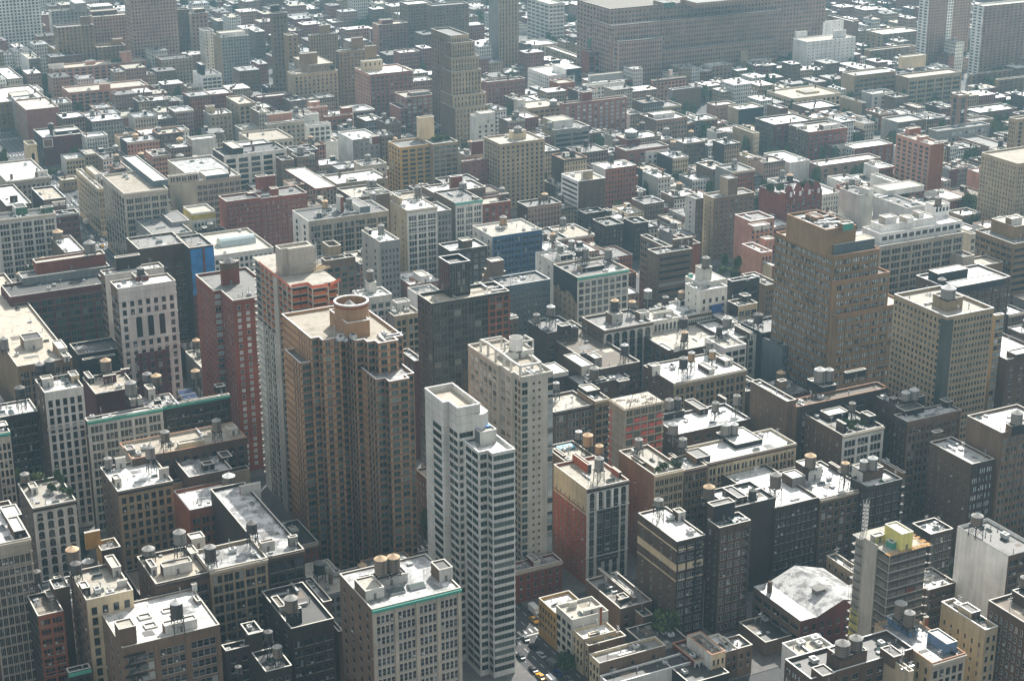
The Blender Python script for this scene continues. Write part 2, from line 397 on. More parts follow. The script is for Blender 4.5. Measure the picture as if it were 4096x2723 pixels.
# ---------------------------------------------------------------- roof furniture (fixed parts of a roof)
_cl = {}
def _clutter_mesh(kind):
    if kind in _cl: return _cl[kind]
    mb = MB()
    if kind == 'vent_pipe':
        mb.lathe([(.14, 0), (.14, 1.1), (.3, 1.1), (.3, 1.35), (.02, 1.55)], 8); ms = [METAL]
    elif kind == 'skylight':
        mb.box(-1.2, 1.2, -.8, .8, 0, .45, 0)
        for a, b in ((-.75, 0), (0, .75)):
            za, zb = (.5, .95) if a < 0 else (.95, .5)
            mb.quad((-1.15, a, za), (1.15, a, za), (1.15, b, zb), (-1.15, b, zb), 1)
        mb.tri((-1.15, -.75, .5), (-1.15, 0, .95), (-1.15, .75, .5), 0); mb.tri((1.15, .75, .5), (1.15, 0, .95), (1.15, -.75, .5), 0); ms = [METAL, GT]
    elif kind == 'air_handler':
        for x in (-.9, .7):
            for y in (-.6, .4): mb.box(x, x+.2, y, y+.2, 0, .35, 1)
        mb.box(-1.1, 1.1, -.8, .8, .35, 1.5, 0, bottom=True); mb.lathe([(.55, 1.5), (.55, 1.62), (.1, 1.62)], 12, 0, 0, 1); ms = [plain('sheet_metal', (.5, .51, .5), .5), DKMET]
    elif kind == 'roof_hatch':
        mb.box(-.7, .7, -.55, .55, 0, .5, 0); mb.box(-.76, .76, -.6, .6, .5, .58, 0, bottom=True); ms = [plain('hatch_paint', (.35, .36, .36), .6)]
    elif kind == 'duct':
        mb.box(-2.2, 2.2, -.3, .3, .3, .85, 0, bottom=True); mb.box(2.2, 2.75, -.32, .32, 0, .9, 0); mb.box(-1.6, -1.5, -.3, .3, 0, .3, 0); mb.box(.8, .9, -.3, .3, 0, .3, 0); ms = [METAL]
    elif kind == 'chimney':
        mb.box(-.6, .6, -.45, .45, 0, 2.6, 0); mb.box(-.7, .7, -.55, .55, 2.6, 2.8, 0, bottom=True)
        mb.lathe([(.16, 2.8), (.16, 3.2), (.02, 3.2)], 8, -.25, 0, 1); mb.lathe([(.16, 2.8), (.16, 3.2), (.02, 3.2)], 8, .25, 0, 1); ms = [wall('mbrown'), RUST]
    elif kind == 'mast':
        mb.box(-.06, .06, -.06, .06, 0, 4.2); mb.box(-.9, .9, -.03, .03, 3.6, 3.68, bottom=True); mb.box(-.6, .6, -.03, .03, 2.9, 2.98, bottom=True); ms = [METAL]
    _cl[kind] = mb.data(kind, ms); return _cl[kind]
def clutter(root, r, x0, y0, W, D, z, n, avoid, kinds):
    done = []
    for _ in range(n*6):
        if len(done) >= n: break
        k = r.choice(kinds); x = x0+r.uniform(1.4, max(1.5, W-1.4)); y = y0+r.uniform(1.2, max(1.3, D-1.2))
        if any(a[0]-1.3 < x < a[1]+1.3 and a[2]-1.3 < y < a[3]+1.3 for a in avoid): continue
        if any(abs(x-p)+abs(y-q) < 2.6 for p, q in done): continue
        done.append((x, y)); s = r.uniform(.8, 1.35)
        o = link(k, _clutter_mesh(k), root, (x, y, z), r.choice((0, math.pi/2)))
        o.scale = (s, s, s*r.uniform(.85, 1.15))
KN = ['vent_pipe', 'vent_pipe', 'skylight', 'air_handler', 'roof_hatch', 'duct', 'vent_pipe', 'mast', 'air_handler']
KF = ['vent_pipe', 'skylight', 'chimney', 'roof_hatch', 'vent_pipe', 'air_handler']

# ---------------------------------------------------------------- water tanks
WOOD = {'b': plain('weathered_wood', (.20, .165, .13), .9, 0, .3, 2.5), 'd': plain('dark_wood', (.075, .065, .06), .9, 0, .3, 2.5), 'n': plain('new_cedar', (.46, .30, .16), .85, 0, .2, 2.5), 'g': plain('grey_wood', (.26, .245, .225), .9, 0, .3, 2.5)}
CONE = {'b': plain('grey_tank_roof', (.31, .30, .28), .8), 'd': plain('dark_tank_roof', (.17, .16, .15), .8), 't': plain('tan_tank_roof', (.60, .43, .27), .85), 'g': plain('metal_tank_roof', (.52, .52, .50), .55), 'w': plain('white_tank_roof', (.8, .8, .77), .6)}
TW = {'b': 'brown', 'd': 'dark', 'n': 'new cedar', 'g': 'grey'}; TCN = {'b': 'grey', 'd': 'dark', 't': 'tan', 'g': 'silvery', 'w': 'white'}
ALLTANKS = []
def tank(u, v, z, r, h, cone, leg, kind, host):
    """a roof-top water tank: staved barrel, hoops, conical roof, stand"""
    t = empty('water_tank', (u, v, z)); w, c = kind[0], kind[1]
    leg = max(leg, .4); n = 20
    b = MB(); b.lathe([(.02, leg), (r*.97, leg), (r, leg+h*.3), (r*.97, leg+h)], n); b.build('tank', WOOD[w], t)
    hp = MB()
    for i in range(5):
        zz = leg+h*(.07+.2*i); hp.lathe([(r*1.0, zz), (r*1.025, zz), (r*1.025, zz+.09), (r*1.0, zz+.09)], n)
    hp.build('hoop', DKMET, t)
    rb = MB(); rb.lathe([(r*1.07, leg+h-.1), (r*1.07, leg+h+.05), (r*.5, leg+h+cone*.55), (.12, leg+h+cone), (.02, leg+h+cone+.25)], 10); rb.build('conical_roof', CONE[c], t)
    pb = MB()
    for i in range(4): yy = -r*.8+i*r*1.6/3; pb.box(-r*1.05, r*1.05, yy-.12, yy+.12, leg-.45, leg-.15, bottom=True)
    for i in (-1, 1): pb.box(i*r*.75-.14, i*r*.75+.14, -r, r, leg-.75, leg-.45, bottom=True)
    pb.build('platform', DKMET, t)
    if leg > 1.2:
        br = MB(); k = r*.75
        for sx in (-1, 1):
            for sy in (-1, 1):
                lb = MB(); lb.bar((sx*k*1.12, sy*k*1.12, 0), (sx*k, sy*k, leg-.4), .22); lb.build('leg', DKMET, t)
        for a, b2 in (((-1, -1), (1, -1)), ((1, -1), (1, 1)), ((1, 1), (-1, 1)), ((-1, 1), (-1, -1))):
            br.bar((a[0]*k*1.1, a[1]*k*1.1, leg*.12), (b2[0]*k, b2[1]*k, leg*.82), .09); br.bar((b2[0]*k*1.1, b2[1]*k*1.1, leg*.12), (a[0]*k, a[1]*k, leg*.82), .09)
            br.bar((a[0]*k*1.06, a[1]*k*1.06, leg*.48), (b2[0]*k*1.06, b2[1]*k*1.06, leg*.48), .1)
        br.build('brace', DKMET, t)
        pp = MB(); pp.lathe([(.13, 0), (.13, leg)], 6); pp.build('riser_pipe', METAL, t)
    ld = MB()
    for s in (-.22, .22): ld.bar((s, -r*1.12, max(0, leg-2)), (s, -r*1.06, leg+h), .06)
    for i in range(int((h+1)/.5)): ld.bar((-.22, -r*1.1, leg-.6+i*.5), (.22, -r*1.1, leg-.6+i*.5), .05)
    ld.build('ladder', DKMET, t)
    tag(t, None, 'water tank', 'wooden water tanks on the roofs')
    ALLTANKS.append((t, host, kind, proj(u, v, z+leg)[0], leg))
def tank_px(b, cr, x, ya, yb_, w, ybase, zref, kind):
    u, v = at(*px(cr, x, ybase), zref)
    mpp = proj(u, v, zref)[2]/FPX/2.303; vs = mpp/math.cos(R(24))
    r = w*mpp/2; cone = r*.62
    leg = max(.5, (ybase-yb_)*vs); h = max(1.6, (yb_-ya)*vs-cone)
    tank(u, v, zref, r, min(h, r*2.6), cone, leg, kind, b)
def side_of(xs, i):
    return i
def fit(l):
    while len(l.split()) > 16:
        for a in (' a ', ' an ', ' the ', ' at bottom right', ' with', ' new', ' its'):
            if a in l: l = l[:l.rindex(a)]+' '+l[l.rindex(a)+len(a):]; break
        else: break
    return l.strip()
def label_tanks():
    by = {}
    for t, host, kind, x, leg in ALLTANKS: by.setdefault(host, []).append((x, t, kind, leg))
    for host, ts in by.items():
        ts.sort(key=lambda q: q[0]); n = len(ts)
        for i, (x, t, kind, leg) in enumerate(ts):
            pos = '' if n == 1 else ('left ' if i == 0 else 'right ' if i == n-1 else 'middle ' if n == 3 else ('second ' if i == 1 else 'third ' if i == 2 else 'fourth '))
            t['label'] = fit(f"{pos}{TW[kind[0]]} tank on the {host}")

# ---------------------------------------------------------------- buildings
HAND = []; LOW = []
STREET = [522+80.3*k for k in range(-1, 16)]
class B:
    def __init__(s, cr, nx, ny, lx, rx, z, name, label, fm, lm, rf, F=None, L=None, S=0, par=1.1, cope='l', cor=None, belts=(), cl=6, far=None, cat=None, dmin=0, wmax=0, most=100, pil=.3, group=None, vdeep=0, z0=0, brk=True, into=None):
        X, Y = px(cr, nx, ny); s.cr = cr
        if S:   # street front: the height that puts the front on the nearest building line
            u, v = at(X, Y, z); vl = min(STREET, key=lambda q: abs(q-v)) if S == 1 else S
            r = ray(X, Y); z = CAMH+r[2]*vl/r[1]
        u, v = at(X, Y, z)
        s.u, s.v, s.z = u, v, z
        s.W = slide(u, v, z, 0, px(cr, rx, 0)[0]); s.D = slide(u, v, z, 1, px(cr, lx, 0)[0])
        if vdeep: s.D = vdeep
        s.D = max(s.D, dmin)
        s.label = label; s.name = name; s.par = par; s.avoid = []; s.n = cl
        s.dist = proj(u, v, z)[2]; s.far = far if far is not None else s.dist > 1500
        s.ox, s.oy = 0, 0
        if into is not None:   # a further wing of the same building
            s.root = into.root; s.base = into.base; s.ox, s.oy = u-into.u, v-into.v; s.u, s.v = into.u, into.v; s.label = label = into.label
        else:
            s.root = empty(name, (u, v, 0)); s.base = (u, v)
            cat = cat or name.replace('_', ' ').split()[-1]
            tag(s.root, label, cat, group or 'buildings of the city')
        s.fm, s.lm, s.rf = fm, lm, rf; s.cl = cl
        s.dz = z-par
        s.wo, s.ro = block(s.root, s.base, s.ox, s.oy, s.W, s.D, z0, z, fm, lm, rf, F, L, par, cope, cor, belts, far=s.far, most=most, pil=pil, brk=brk)
        s.rng = random.Random(hash_(label)); s.tops = []
        HAND.append((u, v, u+s.W, v+s.D, z, label))
    def up(s, nx, ny, lx, rx, yb, fm=None, lm=None, rf=None, F=None, L=None, on=None, name='stair_bulkhead', par=.35, cope='l', cor=None, cr=None, door=True, most=60, z=None):
        """a block standing on the roof (or on block number `on`): top near corner, left/right ends, foot of the near edge"""
        cr = s.cr if cr is None else cr
        zr = s.dz if on is None else s.tops[on][4]
        u, v = at(*px(cr, nx, yb), zr)
        r = ray(*px(cr, nx, ny)); k = math.hypot(u, v)/math.hypot(r[0], r[1])
        z1 = CAMH+r[2]*k if z is None else zr+z
        W = slide(u, v, z1, 0, px(cr, rx, 0)[0]); D = slide(u, v, z1, 1, px(cr, lx, 0)[0])
        x, y = u-s.u, v-s.v
        wo, ro = block(s.root, s.base, x, y, W, D, zr-.02, z1, fm or s.fm, lm or s.lm, rf or s.rf, F, L, par, cope, cor, wname=name, far=s.far, most=most)
        if door and not F and not s.far and z1-zr > 2.2 and W > 1.8:
            db = MB(); db.box(x+W*.5-.45, x+W*.5+.45, y-.07, y-.01, zr, zr+2.05, bottom=True); db.build('door', plain('door_paint', (.16, .15, .14), .6), wo)
        s.tops.append((x, x+W, y, y+D, z1-par)); s.avoid.append((x, x+W, y, y+D)); return s
    def tk(s, x, ya, yb, w, base, kind='bb', on=None, cr=None):
        cr = s.cr if cr is None else cr
        zr = s.dz if on is None else s.tops[on][4]
        u, v = at(*px(cr, x, base), zr); s.avoid.append((u-s.u-2.5, u-s.u+2.5, v-s.v-2.5, v-s.v+2.5))
        tank_px(s.label, cr, x, ya, yb, w, base, zr, kind); return s
    def done(s):
        if s.n and not (s.far and s.n == 6):
            clutter(s.ro, s.rng, s.ox, s.oy, s.W, s.D, s.dz, s.n, s.avoid, KN if s.dist < 1100 else KF)
            if s.dist < 950: s.patches(); clutter(s.ro, s.rng, s.ox, s.oy, s.W, s.D, s.dz, s.n//2+2, s.avoid, ['vent_pipe', 'vent_pipe', 'roof_hatch', 'mast', 'skylight'])
        elif s.n: clutter(s.ro, s.rng, s.ox, s.oy, s.W, s.D, s.dz, 3, s.avoid, KF)
        return s
    def patches(s):
        q = s.rng
        for k in range(3 if s.W*s.D < 300 else 5):
            w, d = q.uniform(1.5, min(7, s.W*.4)), q.uniform(1.5, min(6, s.D*.4)); x, y = q.uniform(.6, max(.7, s.W-w-.6)), q.uniform(.6, max(.7, s.D-d-.6))
            if any(a[0]-.2 < x+w and a[1]+.2 > x and a[2]-.2 < y+d and a[3]+.2 > y for a in s.avoid): continue
            mb = MB(); mb.box(s.ox+x, s.ox+x+w, s.oy+y, s.oy+y+d, s.dz+.002, s.dz+.03+.01*k); mb.build('roof_patch', roof(q.choice({'W': 'SWSG', 'S': 'GSWB', 'K': 'BKG', 'G': 'BSGK', 'T': 'BTG', 'B': 'TGK', 'P': 'TSG'}[s.rf])), s.ro)
    def fe(s, xa, xb, n, fl=3.7, top=3):
        """iron fire escape on the front"""
        mb = MB(); a, b = s.W*xa, s.W*xb
        for i in range(n):
            z = s.z-top-fl*i
            mb.box(a, b, -1.3, -.05, z-.08, z, bottom=True)
            for q in range(7): xx = a+(b-a)*q/6; mb.box(xx-.03, xx+.03, -1.3, -1.24, z, z+.95)
            mb.box(a, b, -1.32, -1.26, z+.92, z+.98, bottom=True)
            if i: mb.bar((a+.4, -.9, z), (b-.6, -.9, z+fl), .14); mb.bar((a+.4, -.4, z), (b-.6, -.4, z+fl), .14)
        mb.build('fire_escape', DKMET, s.root); return s
def hash_(t):
    h = 7
    for c in t: h = (h*131+ord(c)) % 1000003
    return h
# ---------------------------------------------------------------- towers with a stepped outline
_px0 = px
def px(cr, x, y):
    if isinstance(cr, tuple): return cr[0]+x/cr[2], cr[1]+y/cr[2]
    return _px0(cr, x, y)
def trace(cr, x, y, z, path):
    """outline corners seen along a roof edge: n = towards us, r = to the right, f = away, each to a picture column"""
    u, v = at(*px(cr, x, y), z); pts = [(u, v)]
    for d, xt in path:
        X = px(cr, xt, 0)[0]
        if d == 'r': u += slide(u, v, z, 0, X)
        elif d == 'f': v += slide(u, v, z, 1, X)
        else:
            lo, hi = 0., 200.
            for _ in range(40):
                m = (lo+hi)/2
                if proj(u, v-m, z)[0] < X: lo = m
                else: hi = m
            v -= lo
        pts.append((u, v))
    return pts
class Tower:
    def __init__(s, name, label, z, cat=None):
        s.name, s.label, s.z, s.far = name, label, z, False
        s.root = None; s.avoid = []; s.tops = []; s.rng = random.Random(hash_(label))
        s.cat = cat or name.replace('_', ' ').split()[-1]
    def start(s, u, v):
        s.u, s.v = u, v; s.base = (u, v); s.root = empty(s.name, (u, v, 0)); tag(s.root, s.label, s.cat, 'buildings of the city')
    def wing(s, cr, x, y, z, path, depth, col, rf, F=None, L=None, par=1.1, cope='w', z0=0, most=100, bands=None, name='wall', Fs=None, floors=None):
        pts = trace(cr, x, y, z, path)
        if s.root is None: s.start(min(p[0] for p in pts), min(p[1] for p in pts))
        vmax = max(p[1] for p in pts)+depth
        poly = pts+[(pts[-1][0], vmax), (pts[0][0], vmax)]
        if abs(poly[-1][1]-pts[0][1]) < .05: poly.pop()
        P = [(a-s.u, b-s.v) for a, b in poly]
        mb = MB(); mb.prism(P, z0, z, 0); 
        if par > 0:
            inn = inset(P, .35)
            n = len(P); b = len(mb.v)
            for k in range(n):
                k2 = (k+1) % n
                mb.quad((*inn[k2], z-par), (*inn[k], z-par), (*inn[k], z), (*inn[k2], z), 0)
            ob = inset(P, -.1); cb = MB()
            for k in range(n):
                k2 = (k+1) % n
                cb.quad((*ob[k], z+.14), (*ob[k2], z+.14), (*inn[k2], z+.14), (*inn[k], z+.14)); cb.quad((*ob[k], z-.3), (*ob[k2], z-.3), (*ob[k2], z+.14), (*ob[k], z+.14))
                cb.quad((*inn[k2], z-.05), (*inn[k], z-.05), (*inn[k], z+.14), (*inn[k2], z+.14))
            cb.build('coping', COPE[cope], s.root)
        mb.build(name, wall(col), s.root)
        rb = MB(); i2 = inset(P, .02); rb.v = [(a, b, z-par) for a, b in i2]; rb.f = [tuple(range(len(P)))]; rb.m = [0]; rb.uv = [(0, 0)]*len(P)
        s.ro = rb.build('roof', roof(rf), s.root)
        if bands:
            bc, bh, off, fl, zb = bands; bm = MB(); zz = z-off
            while zz > zb:
                bm.prism(inset(P, -.12), zz-bh, zz, 0, 0 if zz < z-1.2 else None); zz -= fl
            bm.build('floor_band', wall(bc), s.root)
        # windows on every stretch
        lst = []
        iF = iL = 0
        for i, (d, _) in enumerate(path):
            a, b = pts[i], pts[i+1]
            if d == 'r':
                sp = (F[iF % len(F)] if isinstance(F, (list, tuple)) else F); iF += 1
                if sp: lst.append((a[0]-s.u, a[1]-s.v, 'F', parse(sp), b[0]-a[0]))
            elif d == 'n':
                sp = (L[iL % len(L)] if isinstance(L, (list, tuple)) else L); iL += 1
                if sp: lst.append((b[0]-s.u, b[1]-s.v, 'L', parse(sp), a[1]-b[1]))
        s.root['_nw'] = s.root.get('_nw', 0)
        allw = []
        for X0, Y0, f, sp, ln in lst:
            got, w, h, bw, pier, edge = lay(sp, ln, z0, z)
            rz, fn = FACE[f]
            for t, zc in got:
                q = fn(t); X, Y = X0+q[0], Y0+q[1]
                if in_frame(s.u+X, s.v+Y, zc, 60): allw.append((zc, X, Y, rz, sp[5], w, h))
        allw.sort(key=lambda t: -t[0])
        room = max(0, most-s.root['_nw']); s.root['_nw'] += min(room, len(allw))
        for zc, X, Y, rz, st, w, h in allw[:room]: link('window', win_mesh(st, w, h), s.root, (X, Y, zc), rz)
        by = {}
        for t in allw[room:]: by.setdefault(STY[t[4]], []).append(t)
        for (f_, g_), ts in by.items():
            mb = MB()
            for zc, X, Y, rz, st, w, h in ts:
                c, sn = math.cos(rz), math.sin(rz)
                win_geo(mb, st, round(w, 1), round(h, 1), lambda p: (X+p[0]*c-p[1]*sn, Y+p[0]*sn+p[1]*c, zc+p[2]), rnd.random())
            tag(mb.build('window', [f_, g_, SILL], s.root), kind='stuff')
        s.P = P; s.pts = pts; s.cr = cr; s.dz = z-par; s.fm = s.lm = col; s.rf = rf; s.vmax = vmax; s.umax = max(p[0] for p in pts)
        s.dist = proj(s.u, s.v, z)[2]; s.n = 0
        HAND.append((min(p[0] for p in pts), min(p[1] for p in pts), max(p[0] for p in pts), vmax, z, s.label))
        return s
    up = B.up; tk = B.tk
def inset(P, d):
    """move every edge of a counter-clockwise outline inwards by d"""
    n = len(P); out = []
    for k in range(n):
        a, b, c = P[k-1], P[k], P[(k+1) % n]
        e1 = (b[0]-a[0], b[1]-a[1]); e2 = (c[0]-b[0], c[1]-b[1])
        l1 = math.hypot(*e1) or 1; l2 = math.hypot(*e2) or 1
        n1 = (-e1[1]/l1, e1[0]/l1); n2 = (-e2[1]/l2, e2[0]/l2)
        k_ = 1+n1[0]*n2[0]+n1[1]*n2[1]
        if k_ < .2: k_ = 1
        out.append((b[0]+d*(n1[0]+n2[0])/k_, b[1]+d*(n1[1]+n2[1])/k_))
    return out
# ================================================================ foreground, bottom edge of the photograph
B(12,-120,325,-300,280,66,'loft_building','tall pale stone loft with arched top windows cut by the bottom left edge','lime','brown','W','7,3,.72,.68,3.6,d,5',None,belts=(4.6,9.2,12),cor='lime',cl=3).up(140,190,60,235,275,rf='W',fm='black').up(60,60,0,200,110,rf='W',fm='black').done()
B(12,350,968,250,582,46,'loft_building','narrow brick loft banded with dark stripes and a brown roof','rust','dark','B','2,3,.75,.6,3.6,d,1.2',belts=(3.5,7,10.5,14,17.5,21),cl=1).up(440,790,405,500,835,fm='mbrown',rf='G').tk(355,530,640,80,760,'dd').done()
B(12,632,1490,610,835,31,'low_building','low grey roof behind a green copper cornice between brick lofts','dark','dark','G','3,1,.5,.5,3.6,d',cor='teal',cl=4).done()
B(12,795,822,640,1225,53,'loft_building','cream loft with a tan gravel roof and white roof block','cream','mbrown','P','4,1,.42,.62,3.7,d,2.5','4,1,.2,.4,3.7,d',cl=5).up(1040,525,962,1115,610,fm='pale',rf='P').up(765,715,722,830,790,fm='black',rf='W').up(1090,650,1082,1172,705,fm='pale',rf='P').tk(712,452,560,102,640,'dd').done()
B(12,500,720,452,640,50,'small_building','small white roofed building behind the cream loft','brown','brown','W',None,cl=1).up(505,625,490,566,665,fm='black',rf='G').tk(684,315,470,122,545,'bt').done()
b=B(12,1125,1258,912,2022,47,'loft_building','brown brick loft with a bright white roof at bottom left','mbrown','mbrown','W','3,4,.74,.62,3.5,s,3.2','3,1,.1,.5,3.5,s',par=.5,cl=3,cope='l')
b.up(1112,1090,1050,1252,1262,rf='P',name='brick_bulkhead',door=False).up(1525,1062,1490,1817,1145,fm='pale',rf='W').up(1772,680,1757,1815,745,fm='pale',rf='P',name='chimney',door=False).up(1290,1000,1262,1402,1012,fm='pale',rf='W',name='skylight_curb',door=False).up(1345,1085,1315,1455,1095,fm='pale',rf='W',name='skylight_curb',door=False).up(1505,940,1480,1600,950,fm='pale',rf='W',name='skylight_curb',door=False).up(1815,830,1775,1850,870,fm='grey',rf='G')
b.tk(1643,800,962,118,1125,'dg').fe(.0,.22,9).done()
B(12,1435,672,1262,1925,51,'loft_building','brown loft with a dark roof frieze and two tanks on stands','brown','brown','T','4,3,.7,.6,3.6,d,3.4','4,1,.14,.4,3.7,d',cor='dark',cl=4).up(1510,520,1472,1770,610,fm='pale',rf='P').up(1395,520,1340,1445,600,fm='pale',rf='G').up(1770,262,1725,1888,360,fm='pale',rf='W').up(1760,395,1700,1828,455,fm='pale',rf='P').tk(1375,312,400,118,455,'gb').tk(1670,158,296,115,440,'gb').done()
b=B(12,1930,548,1790,2463,52,'loft_building','wide beige loft with square gridded windows and a silver roof','buff','buff','S','5,2,.84,.66,3.7,d,2.2',None,cl=6,cor='lime',brk=False)
b.up(2410,300,2385,2530,390,fm='pale',rf='W').tk(1948,298,440,106,530,'db').tk(2330,80,190,100,330,'dd').done()
B(13,108,425,-420,442,50,'loft_building','dark loft with stone columns at its top storey beside the brick tower','dark','dark','S','4,1,.7,.7,4.2,d,2.5',cl=5,cor='brown').up(310,250,290,385,335,fm='grey',rf='K').done()
B(12,2080,1290,2040,2420,36,'low_building','low dark roofed building in the shadowed yard','dark','dark','K','3,1,.4,.4,3.6,d',cl=6).tk(2200,1410,1490,60,1530,'dd').done()
B(12,2290,1140,2215,2420,40,'rear_annex','dark rear annex below the gridded beige loft','dark','dark','K',None,cl=2).done()
B(12,935,365,880,1110,36,'small_building','small ochre walled building with a grey flat roof','brown','gold','G','2,1,.3,.4,3.6,d',cl=2).up(795,205,780,920,360,fm='gold',lm='gold',rf='B',name='ochre_wing',door=False).done()
B(8,300,1545,165,697,44,'loft_building','white stone loft with a planted roof garden','pale','brown','P','4,1,.5,.5,3.7,a,2.6','3,1,.16,.45,3.7,d',cor='dark',cl=4,brk=False).up(290,1360,255,350,1420,fm='pale',rf='P').tk(237,1205,1300,82,1330,'bb').done()
B(8,1085,1390,925,1592,46,'loft_building','grey brown loft with white roof and small square windows','buff','mbrown','W','7,1,.5,.6,3.6,d,2.4','3,1,.16,.4,3.7,d',cor='dark',cl=5,brk=False).up(1062,1280,1025,1118,1360,fm='pale',rf='W').up(1070,1090,1060,1155,1185,fm='pale',rf='P').up(1475,1185,1465,1555,1280,fm='pale',rf='K').tk(1002,1062,1170,72,1200,'gb').tk(1398,955,1080,90,1215,'gb').done()
B(8,1745,1565,1600,2200,44,'loft_building','orange brick loft with low white roof behind a curled parapet wall','rust','rust','W','5,2,.7,.6,3.8,g,3',None,cl=6,cope='d').up(2225,1345,2215,2400,1560,fm='pale',rf='G',name='rendered_wing',door=False).tk(2118,1212,1340,115,1440,'bw').done()
B(8,1590,1320,1565,2300,38,'loft_building','loft with a curled mission style parapet and white roof','cream','brown','W',None,None,cl=3,par=2.2).up(1770,1140,1750,1830,1230,fm='black',rf='K').tk(1855,895,1010,95,1060,'bb').tk(2017,890,990,75,1060,'bb').done()
B(8,1742,1258,1570,2140,44,'loft_building','loft roof half white half black with dark sheds','mbrown','mbrown','S',None,cl=4).up(1880,1150,1850,1975,1200,fm='black',rf='K').up(2050,1080,2000,2140,1130,fm='black',rf='K').done()
B(8,1215,1092,1100,2272,48,'loft_building','long brick loft with tan roof, sheds and a cylinder vent','brown','lime','T','12,1,.45,.5,3.6,d,2.5','2,1,.2,.4',cl=7,cope='t').up(1655,955,1630,1885,1000,fm='cream',rf='P',name='roof_shed').up(1175,1010,1140,1247,1060,fm='grey',rf='G').up(2110,820,2072,2190,880,fm='pale',rf='P').tk(2005,712,830,86,930,'bb').tk(1530,818,920,84,1010,'bb').done()
B(8,-40,860,-100,92,58,'loft_building','stone loft with paired windows at the left edge','lime','dark','G','3,1,.55,.62,3.7,d,4',cor='teal',cl=1).up(10,790,-20,75,840,fm='black',rf='W').done()
B(8,410,482,322,767,62,'stone_tower','narrow pale stone loft tower with a white roof at left','pale','brown','W','5,1,.5,.66,3.8,d,3.2','2,1,.12,.4,3.8,d',par=1.4,belts=(15.5,16.2),cl=3).up(395,360,365,492,440,fm='pale',rf='P').up(660,330,620,730,395,fm='cream',rf='G').tk(378,195,285,88,330,'db').tk(470,160,275,95,330,'db').done()
B(8,-60,718,-130,347,50,'loft_building','dark loft with a broad white roof and a tank on splayed legs','dark','dark','W','6,2,.7,.6,3.7,d,2.6',par=.8,cl=5).tk(205,412,525,92,660,'dd').done()
B(8,802,742,780,1497,50,'loft_building','pale loft with rows of triple windows below a green cornice','pale','brown','W','5,3,.7,.62,3.9,s,2.2',None,cor='teal',cl=3,par=.5,belts=(6.2,)).up(1205,545,1180,1308,610,fm='pale',rf='P').up(1370,450,1325,1430,550,fm='pale',rf='P').tk(1218,362,495,104,610,'gb').done()
B(8,1500,605,1490,2115,50,'loft_building','dark brick loft with green copper cornice and solar panels','dark','dark','S','5,4,.72,.55,3.8,d,3.2',None,cor='teal',cl=5,par=.5).up(2000,430,1970,2075,490,fm='black',rf='K').tk(1810,258,345,82,440,'bt').tk(1450,300,405,92,480,'bt').done()
SB=[r for r in C.objects if r.get('label')=='dark brick loft with green copper cornice and solar panels'][0]; h=HAND[-1]
for x,y in ((1715,490),(1750,530)):
    u,v=at(*px(8,x,y),h[4]-.5); mb=MB(); mb.quad((-3,-1.3,.3),(3,-1.3,.3),(3,1.3,1.5),(-3,1.3,1.5),1); mb.box(-3.1,3.1,-1.45,-1.3,.1,.34,0,bottom=True); mb.box(-3.1,3.1,1.3,1.45,.1,1.55,0,bottom=True); mb.box(-3.15,-3,-1.4,1.4,.1,.3,0,bottom=True); mb.box(3,3.15,-1.4,1.4,.1,.3,0,bottom=True); mb.build('solar_panel',[FR_W,plain('solar_cells',(.03,.05,.13),.2)],SB,(u-SB.location.x,v-SB.location.y,h[4]-.5))
B(8,880,492,760,1260,42,'loft_building','loft with maroon side wall and tanks over an open frame','maroon','maroon','T',None,cl=6).up(820,350,768,865,400,fm='black',rf='G').up(960,330,950,1070,400,fm='maroon',rf='P').up(1120,270,1110,1195,320,fm='maroon',rf='P').tk(985,158,275,98,330,'bt').tk(1360,285,370,85,400,'gb').done()
b=B(8,160,238,-400,662,44,'loft_building','wide loft with tan roof, white shed and arched windows at left','tan','tan','T','5,3,.75,.6,3.6,a,3.2',None,cl=8)
b.up(545,75,480,620,160,fm='pale',rf='W').up(590,150,555,640,200,fm='pale',rf='P').up(230,0,180,390,95,fm='pale',rf='K').tk(50,-40,75,75,120,'gb').tk(-60,-60,60,70,110,'gb').done()
B(8,720,130,640,1120,36,'low_building','black roofed low building at the foot of the white stone loft','black','black','K',None,cl=4).up(770,180,755,1060,235,fm='black',rf='S').done()

# middle bottom
b=B(13,325,1082,50,716,40,'loft_building','dark brown loft with a black roof and a tank on a block tower','dark','dark','K','4,3,.7,.55,3.6,d,4.5','3,1,.2,.4',cl=3,cope='l')
b.up(215,885,135,275,965,fm='grey',rf='B').up(290,925,270,420,1060,fm='black',rf='K',name='tank_tower',door=False).tk(331,763,915,122,985,'bb',on=1).done()
B(13,620,840,430,700,33,'small_house','small stone building with arched windows between lofts','mbrown','brown','S','2,1,.4,.6,4.5,a,3',cl=1).done()
B(13,760,1110,600,800,24,'low_building','low silver roofed building left of the green cornice loft','brown','brown','S',None,cl=3).done()
B(13,90,1480,-40,330,34,'low_building','low dark roof with two small tanks at the bottom edge','dark','dark','K','3,1,.4,.4',cl=4).tk(205,1215,1340,88,1440,'bb').tk(125,1080,1190,80,1330,'dd').done()
b=B(13,1068,905,770,1886,60,'loft_building','grey stone loft under a bright green bracketed cornice','lime','mbrown','S','4,4,.66,.66,3.72,w,2.4','4,1,.17,.4,3.7,d',S=1,cor='teal',par=.45,cl=2,belts=(17,),pil=.5)
b.up(1012,740,905,1180,830,fm='pale',lm='mbrown',rf='P').up(1100,640,1040,1397,720,fm='pale',rf='K',name='tank_house').up(1690,545,1610,1812,660,fm='pale',rf='K').tk(1153,402,575,120,620,'bt',on=1).tk(1270,385,545,120,590,'bt',on=1)
